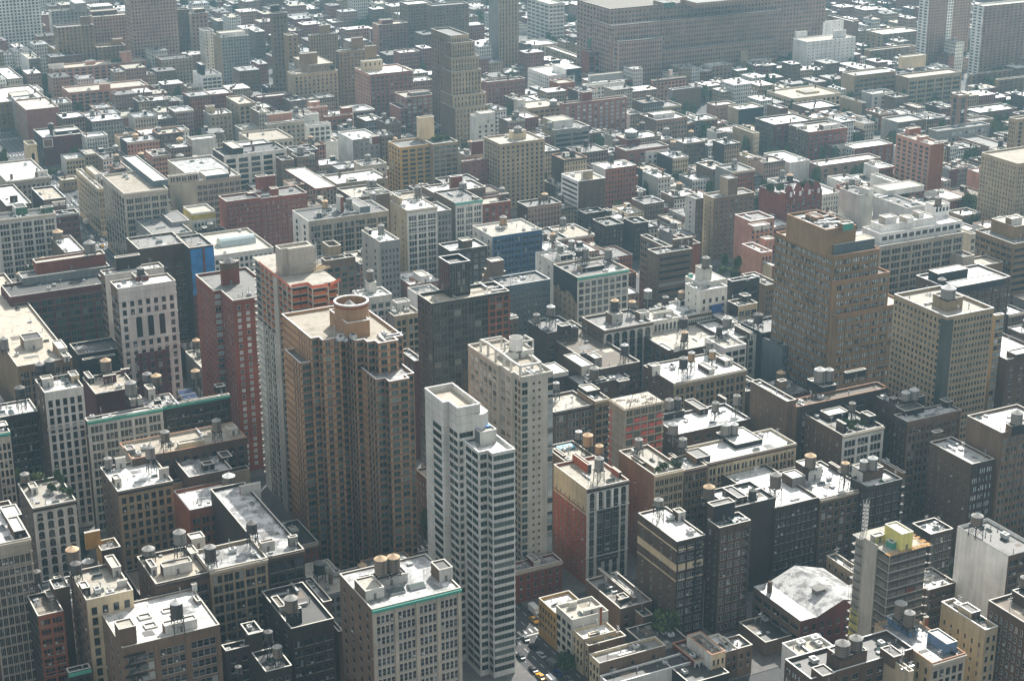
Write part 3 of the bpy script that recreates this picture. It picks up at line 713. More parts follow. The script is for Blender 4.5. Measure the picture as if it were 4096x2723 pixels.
for x,y in ((1290,745),(1475,700)):
    u,v=at(*px(13,x,y),b.dz); o=link('skylight',_clutter_mesh('skylight'),b.root,(u-b.u,v-b.v,b.dz)); o.scale=(2.2,2.2,1.5)
b.done()

# ---- right bottom: the small houses along the avenue and behind
B(14,410,948,246,690,15,'corner_house','ochre yellow corner house with a long white roof on the avenue','gold','gold','W',None,'6,1,.4,.5,3.4,d,1.5',cl=4,dmin=8).done()
b=B(14,556,1003,405,888,18,'white_house','white rendered house with a roof terrace and brick chimney','pale','pale','P','2,1,.15,.3,3.4,d,3','3,1,.55,.5,3.4,d,2',par=1.0,cl=2); b.up(668,920,665,800,975,fm='pale',rf='P').up(530,850,528,600,900,fm='pale',rf='P').up(805,885,800,832,1050,fm='rust',rf='K',name='chimney',door=False).done()
B(14,660,1180,560,960,14.5,'cream_house','cream house with a low white roof and slanted skylight','buff','cream','W','1,1,.1,.1',"3,1,.4,.55,3.3,s,1.6",cl=3).up(720,1140,700,810,1180,fm='brown',rf='B',name='skylight_hood',door=False).done()
B(14,705,1240,655,1050,13,'row_house','house with a tan roof and blank dark party wall','brown','cream','B',None,'2,1,.4,.55,3.3,s,1.6',cl=3).done()
B(14,806,1402,712,1415,12,'long_house','long low house with a blank taupe flank and grey roof','mbrown','cream','G','3,1,.12,.4,3.6,d,1.5','3,1,.4,.5,3.4,d,1.6',cl=4).done()
B(14,1640,1590,1050,2000,7.5,'low_shop','low dark roofed shop with rooftop air units','black','black','K',None,cl=9,par=.5).done()
B(14,900,1600,808,1690,8,'shop_front','low white edged shop roof at the bottom edge','pale','pale','K',None,cl=3,par=.6,cope='w').done()
B(14,1000,900,680,1290,12,'row_house','grey roofed row house behind the white terrace','brown','mbrown','G','3,1,.3,.4,3.4,d',cl=6).up(1010,810,960,1080,850,fm='black',rf='K').done()
B(14,1120,800,790,1100,13,'row_house','pale roofed house with a chimney behind the white terrace','brown','mbrown','P',None,cl=4,dmin=14).up(985,820,975,1020,850,fm='dark',rf='K',name='chimney',door=False).done()
B(14,1210,975,1060,1300,10,'row_house','small grey roofed house beside the courtyard tree','brown','mbrown','G','2,1,.3,.4',cl=3).done()
b=B(14,1520,283,1163,1782,41,'brick_loft','dark brown brick loft with cream bands and a white roof','dark','brown','W','3,3,.55,.5,3.65,w,1.5','4,1,.13,.42,3.65,s,2',par=.7,cl=2,belts=())
for d0,d1 in ((3.2,3.8),(9.2,12.0),(15.4,16)):
    mb=MB(); mb.box(-.12,b.W+.05,-.12,.0,b.z-d1,b.z-d0,bottom=True); mb.box(-.12,0,0,b.D,b.z-d1,b.z-d0,bottom=True); mb.build('cream_band',wall('cream'),b.root)
b.up(1530,20,1480,1600,100,fm='pale',rf='P').fe(.55,.85,8).tk(1345,-130,-50,85,110,'gb').done()
B(14,1912,155,1800,2200,44,'loft_building','taller dark brick loft with pale upper windows beside a fire stair','brown','dark','S','4,2,.6,.5,3.6,w,3','2,1,.2,.4',cl=4).fe(.8,.95,9).up(1850,-40,1800,2055,110,fm='black',rf='G',name='black_penthouse').done()
B(14,1450,720,1290,1640,9,'rear_annex','low dark rear annex behind the courtyard tree','dark','dark','G',None,cl=2).done()
B(14,1680,1383,1478,1812,9.5,'row_house','small white fronted row house with patched red flank','pale','maroon','B','3,1,.45,.62,3.4,a,1.2',None,cl=2,cope='t',dmin=9).done()
B(14,1838,1325,1612,1967,13,'row_house','cream three storey row house with a dark ribbed roof','cream','pale','B','3,1,.36,.52,3.5,d,1.6',None,cl=2,cope='t').done()
B(14,1968,1300,1790,2080,11,'row_house','brown row house with a white roof and dark skylight','brown','pale','W','2,1,.35,.5,3.5,d,1.6',None,cl=1).up(1960,1210,1905,2010,1235,fm='brown',rf='B',name='skylight_hood',door=False).done()
B(14,2080,1268,1960,2215,11.3,'row_house','grey brown row house with silver roof and a wall fan','mbrown','mbrown','S','2,1,.35,.5,3.5,d,1.6',None,cl=3).done()
B(14,2335,1210,2090,2600,6,'yard_shed','low dark yard building with a sunken black roof','mbrown','mbrown','K',None,cl=3).done()
B(15,300,1012,-135,776,14,'gabled_hall','maroon gabled hall with a white pitched roof','maroon','mbrown','W','6,1,.36,.5,4.2,d,1.8','5,1,.6,.4,4.2,d,1.5',par=.0,cl=0)
GH=bpy.data.objects[C.objects[-1].name]; GR=[r for r in C.objects if r.get('label')=='maroon gabled hall with a white pitched roof'][0]; h=HAND[-1]; w,d=h[2]-h[0]+9,h[3]-h[1]; zz=h[4]
mb=MB(); p=.58; H=4.2
mb.tri((w*.22,-.05,zz),(w,-.05,zz),(w*p,-.05,zz+H)); mb.tri((w,d,zz),(w*.22,d,zz),(w*p,d,zz+H)); mb.build('gable_wall',wall('maroon'),GR)
mb=MB(); mb.quad((w*.2,-.5,zz-.05),(w*p,-.5,zz+H+.1),(w*p,d,zz+H+.1),(w*.2,d,zz-.05)); mb.quad((w*p,-.5,zz+H+.1),(w,-.5,zz-.05),(w,d,zz-.05),(w*p,d,zz+H+.1)); mb.quad((0,-.1,zz+.04),(w*.22,-.1,zz+.04),(w*.22,d,zz+.04),(0,d,zz+.04)); mb.build('pitched_roof',roof('S'),GR)
mb=MB(); mb.box(w*.42,w*.54,d*.3,d*.4,zz+1,zz+4.6); mb.box(w*.4,w*.56,d*.28,d*.42,zz+4.6,zz+4.8,bottom=True); mb.build('roof_vent',wall('grey'),GR)
mb=MB(); mb.box(w*.06,w*.1,d*.75,d*.8,zz,zz+4.5); mb.build('chimney',wall('brown'),GR)
b=B(15,1120,402,812,1462,50,'unfinished_tower','half built concrete tower with yellow sheathing and netting','conc','conc','P',None,None,par=0,cl=0)
UNF1=b
b.up(1222,215,1078,1340,370,fm='lemon',lm='lemon',rf='W',name='yellow_bulkhead').up(985,240,945,1080,300,fm='lemon',lm='conc',rf='W',name='yellow_shed').up(1140,295,1092,1182,355,fm='teal',lm='teal',rf='G',name='green_generator',door=False)
hm=empty('construction_hoist',(b.u+b.W*.3,b.v+b.D+1.5,0)); mb=MB()
for sx in (-.7,.7):
    for sy in (-.7,.7): mb.box(sx-.08,sx+.08,sy-.08,sy+.08,0,b.z+11)
mb.build('mast',METAL,hm); mb=MB(); z=b.z-12
while z<b.z+10:
    for p_,q_ in (((-.7,-.7),(.7,-.7)),((.7,-.7),(.7,.7)),((.7,.7),(-.7,.7)),((-.7,.7),(-.7,-.7))): mb.bar((*p_,z),(*q_,z+1.5),.09); mb.bar((*p_,z),(*q_,z),.09)
    z+=1.5
mb.build('lattice',METAL,hm); tag(hm,'thin grey lattice mast rising behind the half built yellow topped tower','hoist')
fl=3.3; mb=MB(); z=b.z-.03
while z>3: mb.box(-.35,b.W+.5,-.5,b.D+.3,z-.28,z,bottom=True); z-=fl
mb.build('floor_slab',wall('conc'),b.root)
q=b.rng; mb=MB(); z=b.z-fl
while z>3:
    for j in range(4): mb.quad((b.W*j/4+.2,-.3,z+.1),(b.W*(j+1)/4-.2,-.3,z+.1),(b.W*(j+1)/4-.2,-.3,z+1.6+q.uniform(-.2,.3)),(b.W*j/4+.2,-.3,z+1.6))
    mb.quad((-.2,b.D*.3,z+.1),(-.2,.3,z+.1),(-.2,.3,z+2),(-.2,b.D*.3,z+2)); z-=fl
mb.build('grey_netting',plain('grey_netting',(.15,.135,.115),.9,0,.6,.25),b.root); mb=MB(); mb.quad((b.W*.5+.2,-.34,b.z-16.4),(b.W*.75-.2,-.34,b.z-16.4),(b.W*.75-.2,-.34,b.z-14.9),(b.W*.5+.2,-.34,b.z-14.9)); mb.build('red_panel',wall('red'),b.root)
mb=MB(); mb.box(.4,b.W-.1,-.14,-.04,.5,b.z-.4); mb.box(-.14,-.04,.2,b.D*.32,.5,b.z-.4); mb.build('shadowed_interior',plain('bare_interior',(.05,.045,.04),.9),b.root)  # dark sheets over the walls paint the shade of the open floors
mb=MB(); mb.box(-.6,-.04,b.D*.33,b.D*.72,.5,b.z+.9); mb.build('shear_wall',wall('conc'),b.root)
mb=MB(); z=b.z*.42
while z>2: mb.box(-.5,-.05,b.D*.73,b.D,z-3.1,z-.15,bottom=True); z-=fl
mb.build('yellow_panel',wall('lemon'),b.root)
mb=MB(); q.seed(5)
for k in range(5): y=b.D*(.73+.27*k/4); mb.box(-1.5,-1.42,y-.04,y+.04,0,b.z+1)
for k in range(4): x=b.W+.6+k*.5; mb.box(x-.04,x+.04,-1.3,-1.22,0,b.z+.8); x=b.W*k/4; mb.box(x-.04,x+.04,-1.3,-1.22,0,b.z+.5)
z=b.z
while z>2:
    mb.box(-1.6,-.5,b.D*.73,b.D+.3,z-.12,z-.04,bottom=True); mb.box(b.W+.5,b.W+1.5,-1.3,-.5,z-.12,z-.04,bottom=True); z-=3.3
mb.build('scaffold',plain('scaffold_tube_grey',(.16,.15,.14),.6),b.root)
mb=MB()
for k in range(40): x=q.uniform(-.8,b.W+1.2); mb.bar((x,-1.1,b.z+.05),(x+q.uniform(-.5,.5),1.2,b.z+.12),.2); y=q.uniform(0,b.D); mb.bar((b.W-1,y,b.z+.05),(b.W+1.6,y,b.z+.15),.2)
mb.build('timber_edge',plain('raw_timber_deck',(.55,.33,.14),.9),b.root)
b=B(15,1512,1402,985,1822,28,'loft_building','cream loft with two powder blue roof sheds','lime','cream','S','5,1,.5,.62,3.7,d,2.8','7,1,.22,.5,3.7,d,2.2',cope='t',cor='lime',cl=4,brk=False)
b.up(1300,1110,1090,1372,1170,fm='blue',lm='blue',rf='S',name='blue_tank_house').up(1640,1225,1470,1745,1320,fm='blue',lm='blue',rf='S',name='blue_shed').up(1440,985,1432,1483,1060,fm='rust',rf='K',name='chimney',door=False)
b.tk(1210,808,975,112,1040,'bb',on=0).tk(1290,900,1050,105,1110,'bb',on=0).done()
b=B(15,395,1545,160,1340,30,'loft_building','brick loft with a black roof and brick tank house at bottom right','brown','brown','K','4,2,.5,.5,3.6,s,2','4,2,.6,.5,3.6,k,1.5',cope='w',cl=5)
b.up(660,1350,546,916,1480,fm='brown',rf='K',name='tank_house',door=False).up(500,1520,400,618,1600,fm='brown',rf='G',cope='l').up(1150,1345,1035,1255,1450,fm='brown',rf='G',cope='l').tk(680,1172,1320,138,1345,'bb',on=0).tk(803,1128,1265,128,1290,'bb',on=0).done()
B(15,300,1345,130,620,27,'white_annex','white walled annex left of the brick tank house','pale','pale','P',None,cl=5,cope='w').done()
B(15,1300,1480,1060,1345,31,'yellow_annex','pale yellow annex at the bottom edge','cream','cream','S',None,cl=3).done()
b=B(15,2215,415,1745,2500,40,'brick_loft','brick loft with a huge white painted side wall','brown','white','K','3,4,.7,.55,3.6,d,1.6',None,cl=4,cope='d').tk(1910,10,120,112,240,'bb').done()
b=B(15,2005,1095,1598,2120,32,'cream_loft','cream sided loft with a stepped parapet and slate roof','cream','cream','G','2,1,.4,.5','6,1,.16,.4,3.6,d,5',cl=3,cope='w').up(1870,940,1755,1960,1010,fm='brown',rf='G',cope='w',name='stair_bulkhead').done()
B(15,2480,1100,2032,2800,38,'brown_loft','dark brown loft with rows of windows at the right edge','dark','brown','B','4,2,.6,.5,3.6,s,2','9,1,.34,.5,3.6,w,2.6',cl=3).up(2360,800,2250,2500,900,fm='black',rf='K',name='black_shed').tk(2350,580,690,90,800,'bb').done()
B(15,1475,730,1360,1735,18,'loft_building','low loft with white roofs and rear fire escapes','brown','brown','W','8,1,.4,.5,3.6,d,1.5',None,cl=4,dmin=14).up(1450,620,1430,1530,650,fm='pale',rf='S').done()
B(15,1500,215,1330,1705,30,'loft_building','dark loft with a bright roof behind the yellow tower','dark','dark','S','5,1,.5,.5,3.6,s,1.6',cl=4).done()
B(15,780,570,540,870,16,'low_building','low beige building with a silver roof left of the yellow tower','buff','buff','S',None,'4,1,.2,.3,3.5,d,1.6',cl=2).done()
# ================================================================ the tall towers in the middle
R1 = (1000, 1150, 2.8514); R3 = (1680, 1520, 3.266); R4 = (1000, 920, 3.2675); R5 = (1840, 1300, 3.919); R6 = (780, 980, 4.9)
# --- orange brick apartment tower with the round drum
t = Tower('apartment_tower', 'tall orange brick apartment tower crowned by a round drum', 100)
FO = '1,1,.7,.62,2.95,t,.4'; LO = '1,1,.62,.62,2.95,t,.4'
t.wing(R1, 540, 450, 100, [('n', 695), ('r', 785), ('n', 830), ('r', 1035), ('f', 1005), ('r', 1100), ('n', 1200), ('r', 1300), ('n', 1340), ('r', 1425), ('n', 1465), ('r', 1690), ('f', 1645), ('r', 1745)], 17,
       'orange', 'T', F=[FO, '2,1,.5,.62,2.95,t,.4', '1,1,.6,.62,2.95,t,.4', FO, '1,1,.8,.62,2.95,t,.4', '2,1,.6,.62,2.95,t,.4', FO], L=['5,1,.14,.5,2.95,d,.4', LO, '3,1,.6,.62,2.95,t,.4', LO, LO], bands=('obrick', .6, .0, 2.95, 8), most=100)
t.up(1115, 408, 905, 1365, 590, cr=R1, fm='orange', lm='orange', rf='T', name='drum_base', door=False, par=.6, cope='w')
x, x1, y, y1, zz = t.tops[0]
mb = MB(); cx, cy = (x+x1)/2+.8, (y+y1)/2-.4; rr = 6.5; zt = zz+.6+5.6
mb.lathe([(rr, zz-.5), (rr, zt), (rr-.5, zt), (rr-.5, zz)], 36, cx, cy); mb.build('drum', wall('orange'), t.root, smooth=False)
mb = MB(); mb.lathe([(rr+.12, zt-.25), (rr+.12, zt+.15), (rr-.62, zt+.15), (rr-.62, zt-.2)], 36, cx, cy); mb.build('drum_rim', COPE['w'], t.root)
mb = MB(); mb.lathe([(rr-.5, zz+.9), (2.6, zz+1.0), (2.6, zt-2.2), (3.0, zt-2.2), (.1, zt+.4)], 24, cx-.8, cy); mb.build('tank_cone', plain('lead_cone', (.3, .3, .28), .7), t.root)
mb = MB(); mb.lathe([(rr+.05, zt-1.7), (rr+.05, zt-.7)], 36, cx, cy); mb.build('drum_band', wall('rust'), t.root)
t.wing(R1, 482, 782, 90.2, [('n', 575), ('r', 720)], 8, 'orange', 'G', F=['1,1,.7,.62,2.95,t,.4'], L=['3,1,.22,.55,2.95,d,.4'], bands=('obrick', .6, .0, 2.95, 8), most=100)
t.wing(R1, 1325, 955, 89, [('n', 1440), ('r', 1540), ('n', 1590), ('r', 1815), ('f', 1768), ('r', 1870)], 14, 'orange', 'S', F=['1,1,.8,.62,2.95,t,.4', '2,1,.66,.62,2.95,t,.4', '1,1,.8,.62,2.95,t,.4'], L=['3,1,.5,.62,2.95,t,.4', LO], bands=('obrick', .6, .0, 2.95, 8), most=100)
clutter(t.ro, t.rng, 6, 8, 10, 8, 98.9, 7, [], ['air_handler', 'duct', 'mast']); clutter(t.ro, t.rng, 22, 3, 10, 8, 98.9, 6, [], ['air_handler', 'duct', 'vent_pipe'])
# --- white and green banded tower
t = Tower('apartment_tower', 'white apartment tower with wrapping green glass bands', 98)
t.wing(R3, 140, 165, 98, [('n', 300), ('r', 375), ('n', 490), ('r', 785)], 5, 'pale', 'T', F=[None, '1,1,.93,.56,3.1,t,8.8'], L=['1,1,.62,.56,3.1,t,9', '2,1,.78,.56,3.1,t,8.8'], par=2.2, cope='w', most=60, bands=('lime', .07, 3.1, 3.1, 3))
t.wing(R3, 590, 800, 86, [('n', 765), ('r', 890), ('n', 945), ('r', 1240)], 26, 'pale', 'W', F=['1,1,.62,.56,3.1,t,.53', '1,1,.98,.56,3.1,t,.53'], L=['2,1,.8,.56,3.1,t,.53', '1,1,.95,.56,3.1,t,.53'], par=1.2, cope='w', most=100, bands=('pale', 1.05, .0, 3.1, 3))
t.up(785, 685, 665, 1000, 850, cr=R3, fm='pale', lm='steel', rf='S', name='deck_pavilion', F='1,1,.9,.5,3,t,1.4')
mb = MB(); a = t.tops[-1]; mb.box(a[0]+.2, a[1]-.4, a[2]+(a[3]-a[2])*.45, a[3]-.1, a[4]+.5, a[4]+.62, bottom=True); mb.build('blue_tarpaulin', plain('blue_tarpaulin', (.02, .22, .62), .5), t.root)
mb = MB(); P = t.P
for (ax, ay), (bx_, by_) in zip(t.P[:4], t.P[1:5]):
    mb.bar((ax, ay, 87.0), (bx_, by_, 87.0), .1)
mb.build('deck_rail', METAL, t.root)
mb = MB(); u, v = at(*px(R3, 890, 380), 95.5); cx, cy = u-t.u-3, v-t.v+2
pts = [(cx-3.5, cy-1)]+[(cx-3.5+7*i/8, cy-1-2.2*math.sin(math.pi*i/8)) for i in range(1, 8)]+[(cx+3.5, cy-1), (cx+3.5, cy+5), (cx-3.5, cy+5)]
mb.prism(pts, 86, 94.6, 0, 0); mb.build('rounded_stair_bulkhead', wall('pale'), t.root)
# --- grey concrete slab tower with pergola frame
t = Tower('apartment_tower', 'grey concrete apartment tower with an open roof frame and white drum', 88)
t.wing(R5, 150, 325, 88, [('n', 590), ('r', 630), ('n', 805), ('r', 850), ('n', 960), ('r', 1460)], 1.5, 'conc', 'T', F=[None, None, '1,1,.01,.01,2.9,d,2'], L=['6,1,.55,.62,2.9,k,2', '2,1,.6,.62,2.9,k,2', '2,1,.6,.62,2.9,t,2'], cope='l', most=70)
nx_, ny_ = t.pts[5]; wx = t.pts[6][0]-nx_
mb = MB(); t.root['_nw'] = 70
for rows, (a, b, st, hh) in (((0), (.02, .2, 't', 2.1)), ((0), (.36, .42, 'd', .8)), ((0), (.54, .60, 'd', .8)), ((0), (.84, .995, 'k', 2.2))):
    zc = 84.5
    while zc > 8:
        if zc > 73: link('window', win_mesh(st, (b-a)*wx, hh), t.root, (nx_-t.u+wx*(a+b)/2, ny_-t.v, zc), 0)
        zc -= 2.9
for (a, b, st, hh) in ((.02, .2, 't', 2.1), (.36, .42, 'd', .8), (.54, .60, 'd', .8), (.84, .995, 'k', 2.2)):
    mb = MB(); zc = 84.5
    while zc > 8:
        if zc <= 73:
            X = nx_-t.u+wx*(a+b)/2; Y = ny_-t.v; win_geo(mb, st, round((b-a)*wx, 1), hh, lambda p: (X+p[0], Y+p[1], zc+p[2]), rnd.random())
        zc -= 2.9
    tag(mb.build('window', [*STY[st], SILL], t.root), kind='stuff')
def frame_px(t, cr, pts, h, th, name, mat, closed=True):
    """an open beam frame on posts over the roof"""
    Q = []
    for x, y in pts:
        u, v = at(*px(cr, x, y), t.dz+h); Q.append((u-t.u, v-t.v))
    mb = MB(); n = len(Q)
    for k in range(n if closed else n-1):
        mb.bar((*Q[k], t.dz+h), (*Q[(k+1) % n], t.dz+h), th)
    for q in Q: mb.box(q[0]-th/2, q[0]+th/2, q[1]-th/2, q[1]+th/2, t.dz, t.dz+h)
    mb.build(name, mat, t.root)
PC = wall('pale')
frame_px(t, R5, [(325, 235), (440, 290), (560, 380), (690, 470), (800, 555), (945, 650), (1265, 590), (1130, 480)], 4.9, .75, 'roof_frame', PC, False)
frame_px(t, R5, [(325, 235), (650, 180)], 4.9, .6, 'roof_frame', PC, False)
frame_px(t, R5, [(700, 290), (1145, 235), (1010, 160)], 5.2, .6, 'roof_frame', PC, False)
t.up(715, 455, 590, 1155, 560, cr=R5, fm='pale', lm='pale', rf='P', name='machine_room')
a = t.tops[-1]; u, v = at(*px(R5, 877, 400), a[4]); cx, cy = u-t.u, v-t.v
mb = MB(); mb.lathe([(2.6, a[4]+.5), (2.6, a[4]+5.6), (2.45, a[4]+5.6), (2.45, a[4]+3.5), (.1, a[4]+3.3)], 28, cx, cy); mb.build('cooling_drum', wall('white'), t.root)
mb = MB(); mb.lathe([(2.75, a[4]), (2.75, a[4]+.5), (2.6, a[4]+.5)], 28, cx, cy); mb.build('drum_skirt', DKMET, t.root)
clutter(t.ro, t.rng, nx_-t.u+1.5, ny_-t.v+1, 8, 6, 86.9, 5, [], ['air_handler', 'duct'])
# --- red brick slab with octagonal tower
t = Tower('apartment_tower', 'red brick apartment slab with a brick shaft on its roof', 81)
t.wing(R6, 90, 650, 81, [('n', 370), ('r', 500), ('n', 740), ('r', 1640)], 6, 'red', 'G', F=['1,1,.85,.6,2.95,p,1.4', '5,1,.34,.52,2.95,p,2.2'], L=['5,1,.2,.5,2.95,s,2', '4,1,.22,.5,2.95,s,2'], cope='l', most=100, bands=('mbrown', .16, 5.9, 2.95*4, 5))
t.up(545, 360, 482, 855, 800, cr=R6, fm='red', lm='red', rf='G', name='brick_shaft', par=.8)
a = t.tops[-1]; mb = MB(); mb.box(a[0]-.06, a[1]+.06, a[2]-.06, a[3]+.06, a[4]-2.6, a[4]+.75); mb.build('pale_brick_top', wall('mbrown'), t.root)
mb = MB(); mb.lathe([((a[1]-a[0])*.42, a[4]+.75), (.05, a[4]+2.9)], 8, (a[0]+a[1])/2, (a[2]+a[3])/2); mb.build('pointed_roof', CONE['d'], t.root)
clutter(t.ro, t.rng, 6, 3, 12, 6, 79.9, 5, [], KN)
# --- concrete tower under construction
t = Tower('unfinished_tower', 'concrete tower under construction wrapped in orange netting with a bare core', 105)
pth = [('n', 540), ('r', 755), ('n', 815), ('r', 1020), ('f', 965), ('r', 1150)]
t.wing(R4, 135, 435, 105, pth, 10, 'conc', 'P', F=None, L=None, par=0)
P = t.P
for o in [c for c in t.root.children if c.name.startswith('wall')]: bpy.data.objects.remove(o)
inn = inset(P, .9); mb = MB(); mb.prism(inn, 78, 104.9, 0); mb.build('shadowed_interior', plain('bare_interior', (.05, .045, .04), .9), t.root)  # inner wall coloured near black, painting the shade between the slabs
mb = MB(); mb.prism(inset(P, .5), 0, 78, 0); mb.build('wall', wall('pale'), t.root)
mb = MB(); z = 104.9; k = 0
while z > 6:
    mb.prism(inset(P, -.15), z-.28, z, 0, 0); z -= 3.05; k += 1
mb.build('floor_slab', wall('conc'), t.root)
nb = MB(); z = 101.6; q = random.Random(4)
while z > 78.5:
    e = inset(P, .25); n = len(e)
    for k in range(n-2):
        a, b = e[k], e[k+1]; L_ = math.hypot(b[0]-a[0], b[1]-a[1]); m = max(1, int(L_/3.2))
        for i in range(m):
            if q.random() < .93:
                s0, s1 = (i+.06)/m, (i+.94)/m; p0 = (a[0]+(b[0]-a[0])*s0, a[1]+(b[1]-a[1])*s0); p1 = (a[0]+(b[0]-a[0])*s1, a[1]+(b[1]-a[1])*s1); sg = q.uniform(-.25, .05)
                nb.quad((*p0, z), (*p1, z), (*p1, z+1.75+q.uniform(-.1, .1)), (*p0, z+1.75))
    z -= 3.05
nb.build('safety_netting', plain('orange_netting', (.50, .17, .07), .9, 0, .25), t.root)
cb = MB()
for k in range(len(P)-1):
    a, b = P[k], P[k+1]; L_ = math.hypot(b[0]-a[0], b[1]-a[1]); m = max(1, round(L_/5.2))
    for i in range(m):
        x, y = a[0]+(b[0]-a[0])*i/m, a[1]+(b[1]-a[1])*i/m; cb.box(x-.25, x+.25, y-.25, y+.25, 0, 104.6)
cb.build('column', wall('conc'), t.root)
s_left = t.pts[0][1]-t.pts[1][1]; lb = MB(); X0, Y0 = t.P[1]
cb = MB(); cb.box(X0-.5, X0+.1, Y0+s_left*.42, Y0+s_left*.56, 0, 104.8); cb.build('shear_wall', wall('conc'), t.root)
for sp, f, x0, y0, ln, z1 in (('6,1,.55,.55,3.05,d,1.2', 'L', X0+.38, Y0, s_left, 78), ('3,1,.6,.55,3.05,t,1.2', 'F', X0+.5, Y0+.4, t.pts[2][0]-t.pts[1][0], 78)):
    add_windows(t.root, x0, y0, 0, [(f, parse(sp), ln, z1)], t.base, 100)
edge = MB()
for k in range(1, 4):
    a, b = P[k], P[k+1]
    edge.quad((a[0], a[1]-.2, 105), (b[0], b[1]-.2, 105), (b[0], b[1]-.2, 106.3), (a[0], a[1]-.2, 106.3))
e = inset(P, -.7); 
edge.quad((*e[0], 105.0), (*e[1], 105.0), (e[1][0], e[1][1], 106.1), (e[0][0], e[0][1], 106.1)); edge.quad((*e[4], 105), (*e[6], 105), (*e[6], 106.4), (*e[4], 106.4))
edge.build('edge_netting', plain('bright_orange_netting', (.70, .18, .09), .9, 0, .3), t.root)
t.dz = 105; t.tops = []
t.up(405, 250, 328, 800, 590, cr=R4, fm='conc', lm='conc', rf='G', name='concrete_core', par=2.5, cope='l', door=False)
a = t.tops[-1]; mb = MB(); mb.box(a[0]+3, a[1]+.4, a[2]-1.6, a[2], 105, a[4]+2.5); mb.box(a[1]-.2, a[1]+2.2, a[2]+1.5, a[3]-1, 105, a[4]+.6); mb.build('concrete_core_wing', wall('conc'), t.root)
mb = MB(); pts = [(a[0]+1.2, a[2]-.5)]+[(a[0]+1.2+(a[1]-a[0])*i/8, a[2]-.6-3.2*math.sin(math.pi*i/8)) for i in range(1, 8)]+[(a[1]+1.2, a[2]-.5)]
for i in range(len(pts)-1): mb.bar((*pts[i], 108.2), (*pts[i+1], 108.2), .5)
for p in pts[::2]: mb.box(p[0]-.2, p[0]+.2, p[1]-.2, p[1]+.2, 105, 108.2)
mb.build('curved_ring_beam', wall('conc'), t.root)
mb = MB(); q = random.Random(9)
for k in range(26):
    x, y = q.uniform(a[1], a[1]+6), q.uniform(a[2]-3, a[3]+2); mb.bar((x-2, y-.6, 105.3+q.uniform(0, 1.2)), (x+2, y+.6, 105.3+q.uniform(0, 1.2)), .22)
mb.build('timber_stack', plain('formwork_timber', (.55, .42, .25), .85), t.root)
mb = MB()
for k in range(30):
    f = k/29; x = P[1][0]+(P[2][0]-P[1][0])*f; mb.bar((x, P[1][1]-1.6, 105.2), (x, P[1][1]+.5, 105.2), .1)
    y = P[1][1]+s_left*f; mb.bar((X0-1.7, y, 105.2), (X0+.6, y, 105.2), .1)
mb.build('outrigger_pole', METAL, t.root)
cranebase = (t.u+a[1]+2.6, t.v+a[3]-1)
mast = empty('construction_hoist', (cranebase[0], cranebase[1], 0)); mb = MB()
for sx in (-.9, .9):
    for sy in (-.9, .9): mb.box(sx-.1, sx+.1, sy-.1, sy+.1, 60, 116)
mb.build('mast', METAL, mast); mb = MB(); z = 60
while z < 115:
    for p, q_ in (((-.9, -.9), (.9, -.9)), ((.9, -.9), (.9, .9)), ((.9, .9), (-.9, .9)), ((-.9, .9), (-.9, -.9))): mb.bar((*p, z), (*q_, z+1.8), .1); mb.bar((*p, z), (*q_, z), .1)
    z += 1.8
mb.build('lattice', METAL, mast); tag(mast, 'grey lattice hoist mast beside the bare concrete core', 'hoist')
# --- dark glass tower with wedge crown
b = B(5, 1620, 1228, 1490, 2335, 97, 'glass_tower', 'dark glass apartment tower with a tall glass crown', 'glassy', 'glassy', 'T', '11,1,.8,.72,3.0,m,1.2', '4,1,.8,.72,3.0,m,1.2', cope='l', par=1.2, cl=6, cat='tower', dmin=14)
b.up(1790, 862, 1682, 1972, 1172, fm='black', lm='black', rf='K', F='8,1,.78,.76,3.2,m,.4', L='5,1,.78,.76,3.2,m,.4', name='glass_crown', cope='w', par=1.5, most=100).done()
mb = MB(); mb.box(b.W*.72, b.W+.02, -.25, .02, 0, b.z-1.4); mb.build('brick_bay', wall('rust'), b.root)
link_ = [c for c in b.root.children if c.name.startswith('brick_bay')]
add_windows(b.root, b.W*.72, -.26, 0, [('F', parse('3,1,.66,.66,3.0,m,1.2'), b.W*.28, b.z)], b.base, 100)

B(9, 1640, 1330, 1472, 1800, 27, 'brick_building', 'dark brick building squeezed between the orange and white towers', 'brown', 'brown', 'P', '3,1,.4,.5', '6,1,.4,.5', cl=3, dmin=14).done()

B(9,1458,188,1362,1540,48,'brick_building','maroon walled building glimpsed right of the orange tower','maroon','brown','W','1,1,.01,.01','3,1,.2,.5',cl=3,dmin=16).done()
# ================================================================ left middle
b=B(4,95,1168,8,985,48,'loft_building','wide brick and glass loft with red piers under a red penthouse','maroon','maroon','K','7,2,.86,.66,3.6,t,4','3,2,.8,.6,3.6,t,4',cl=5,cope='l',belts=(4,8))
mb=MB()
for k in range(9): zz=b.z-3.4-3.6*k; mb.box(.2,b.W,-.42,-.02,zz-.55,zz,bottom=True)
mb.build('floor_band',wall('mbrown'),b.root)
b.up(215,995,165,1010,1065,fm='steel',lm='steel',rf='G',F='12,1,.8,.6,3.8,t,.4',name='glass_storey',par=.8).up(342,855,300,968,960,fm='red',lm='red',rf='P',name='red_penthouse',par=.9,on=0).tk(835,645,755,105,800,'gb',on=1).done()
LS=b=B(4,1083,1095,1015,1617,68,'office_tower','ornate limestone tower with maroon panels and arched tall windows','pale','mbrown','W','7,1,.42,.56,4.0,s,6','2,1,.72,.5,4,d,5',S=1,cl=4,belts=(1.8,5.6,14.5,26,31),par=.8)
b.up(1255,985,1210,1368,1030,fm='maroon',rf='G',name='machine_house').tk(1300,885,955,70,985,'db',on=0).done()
mb=MB()
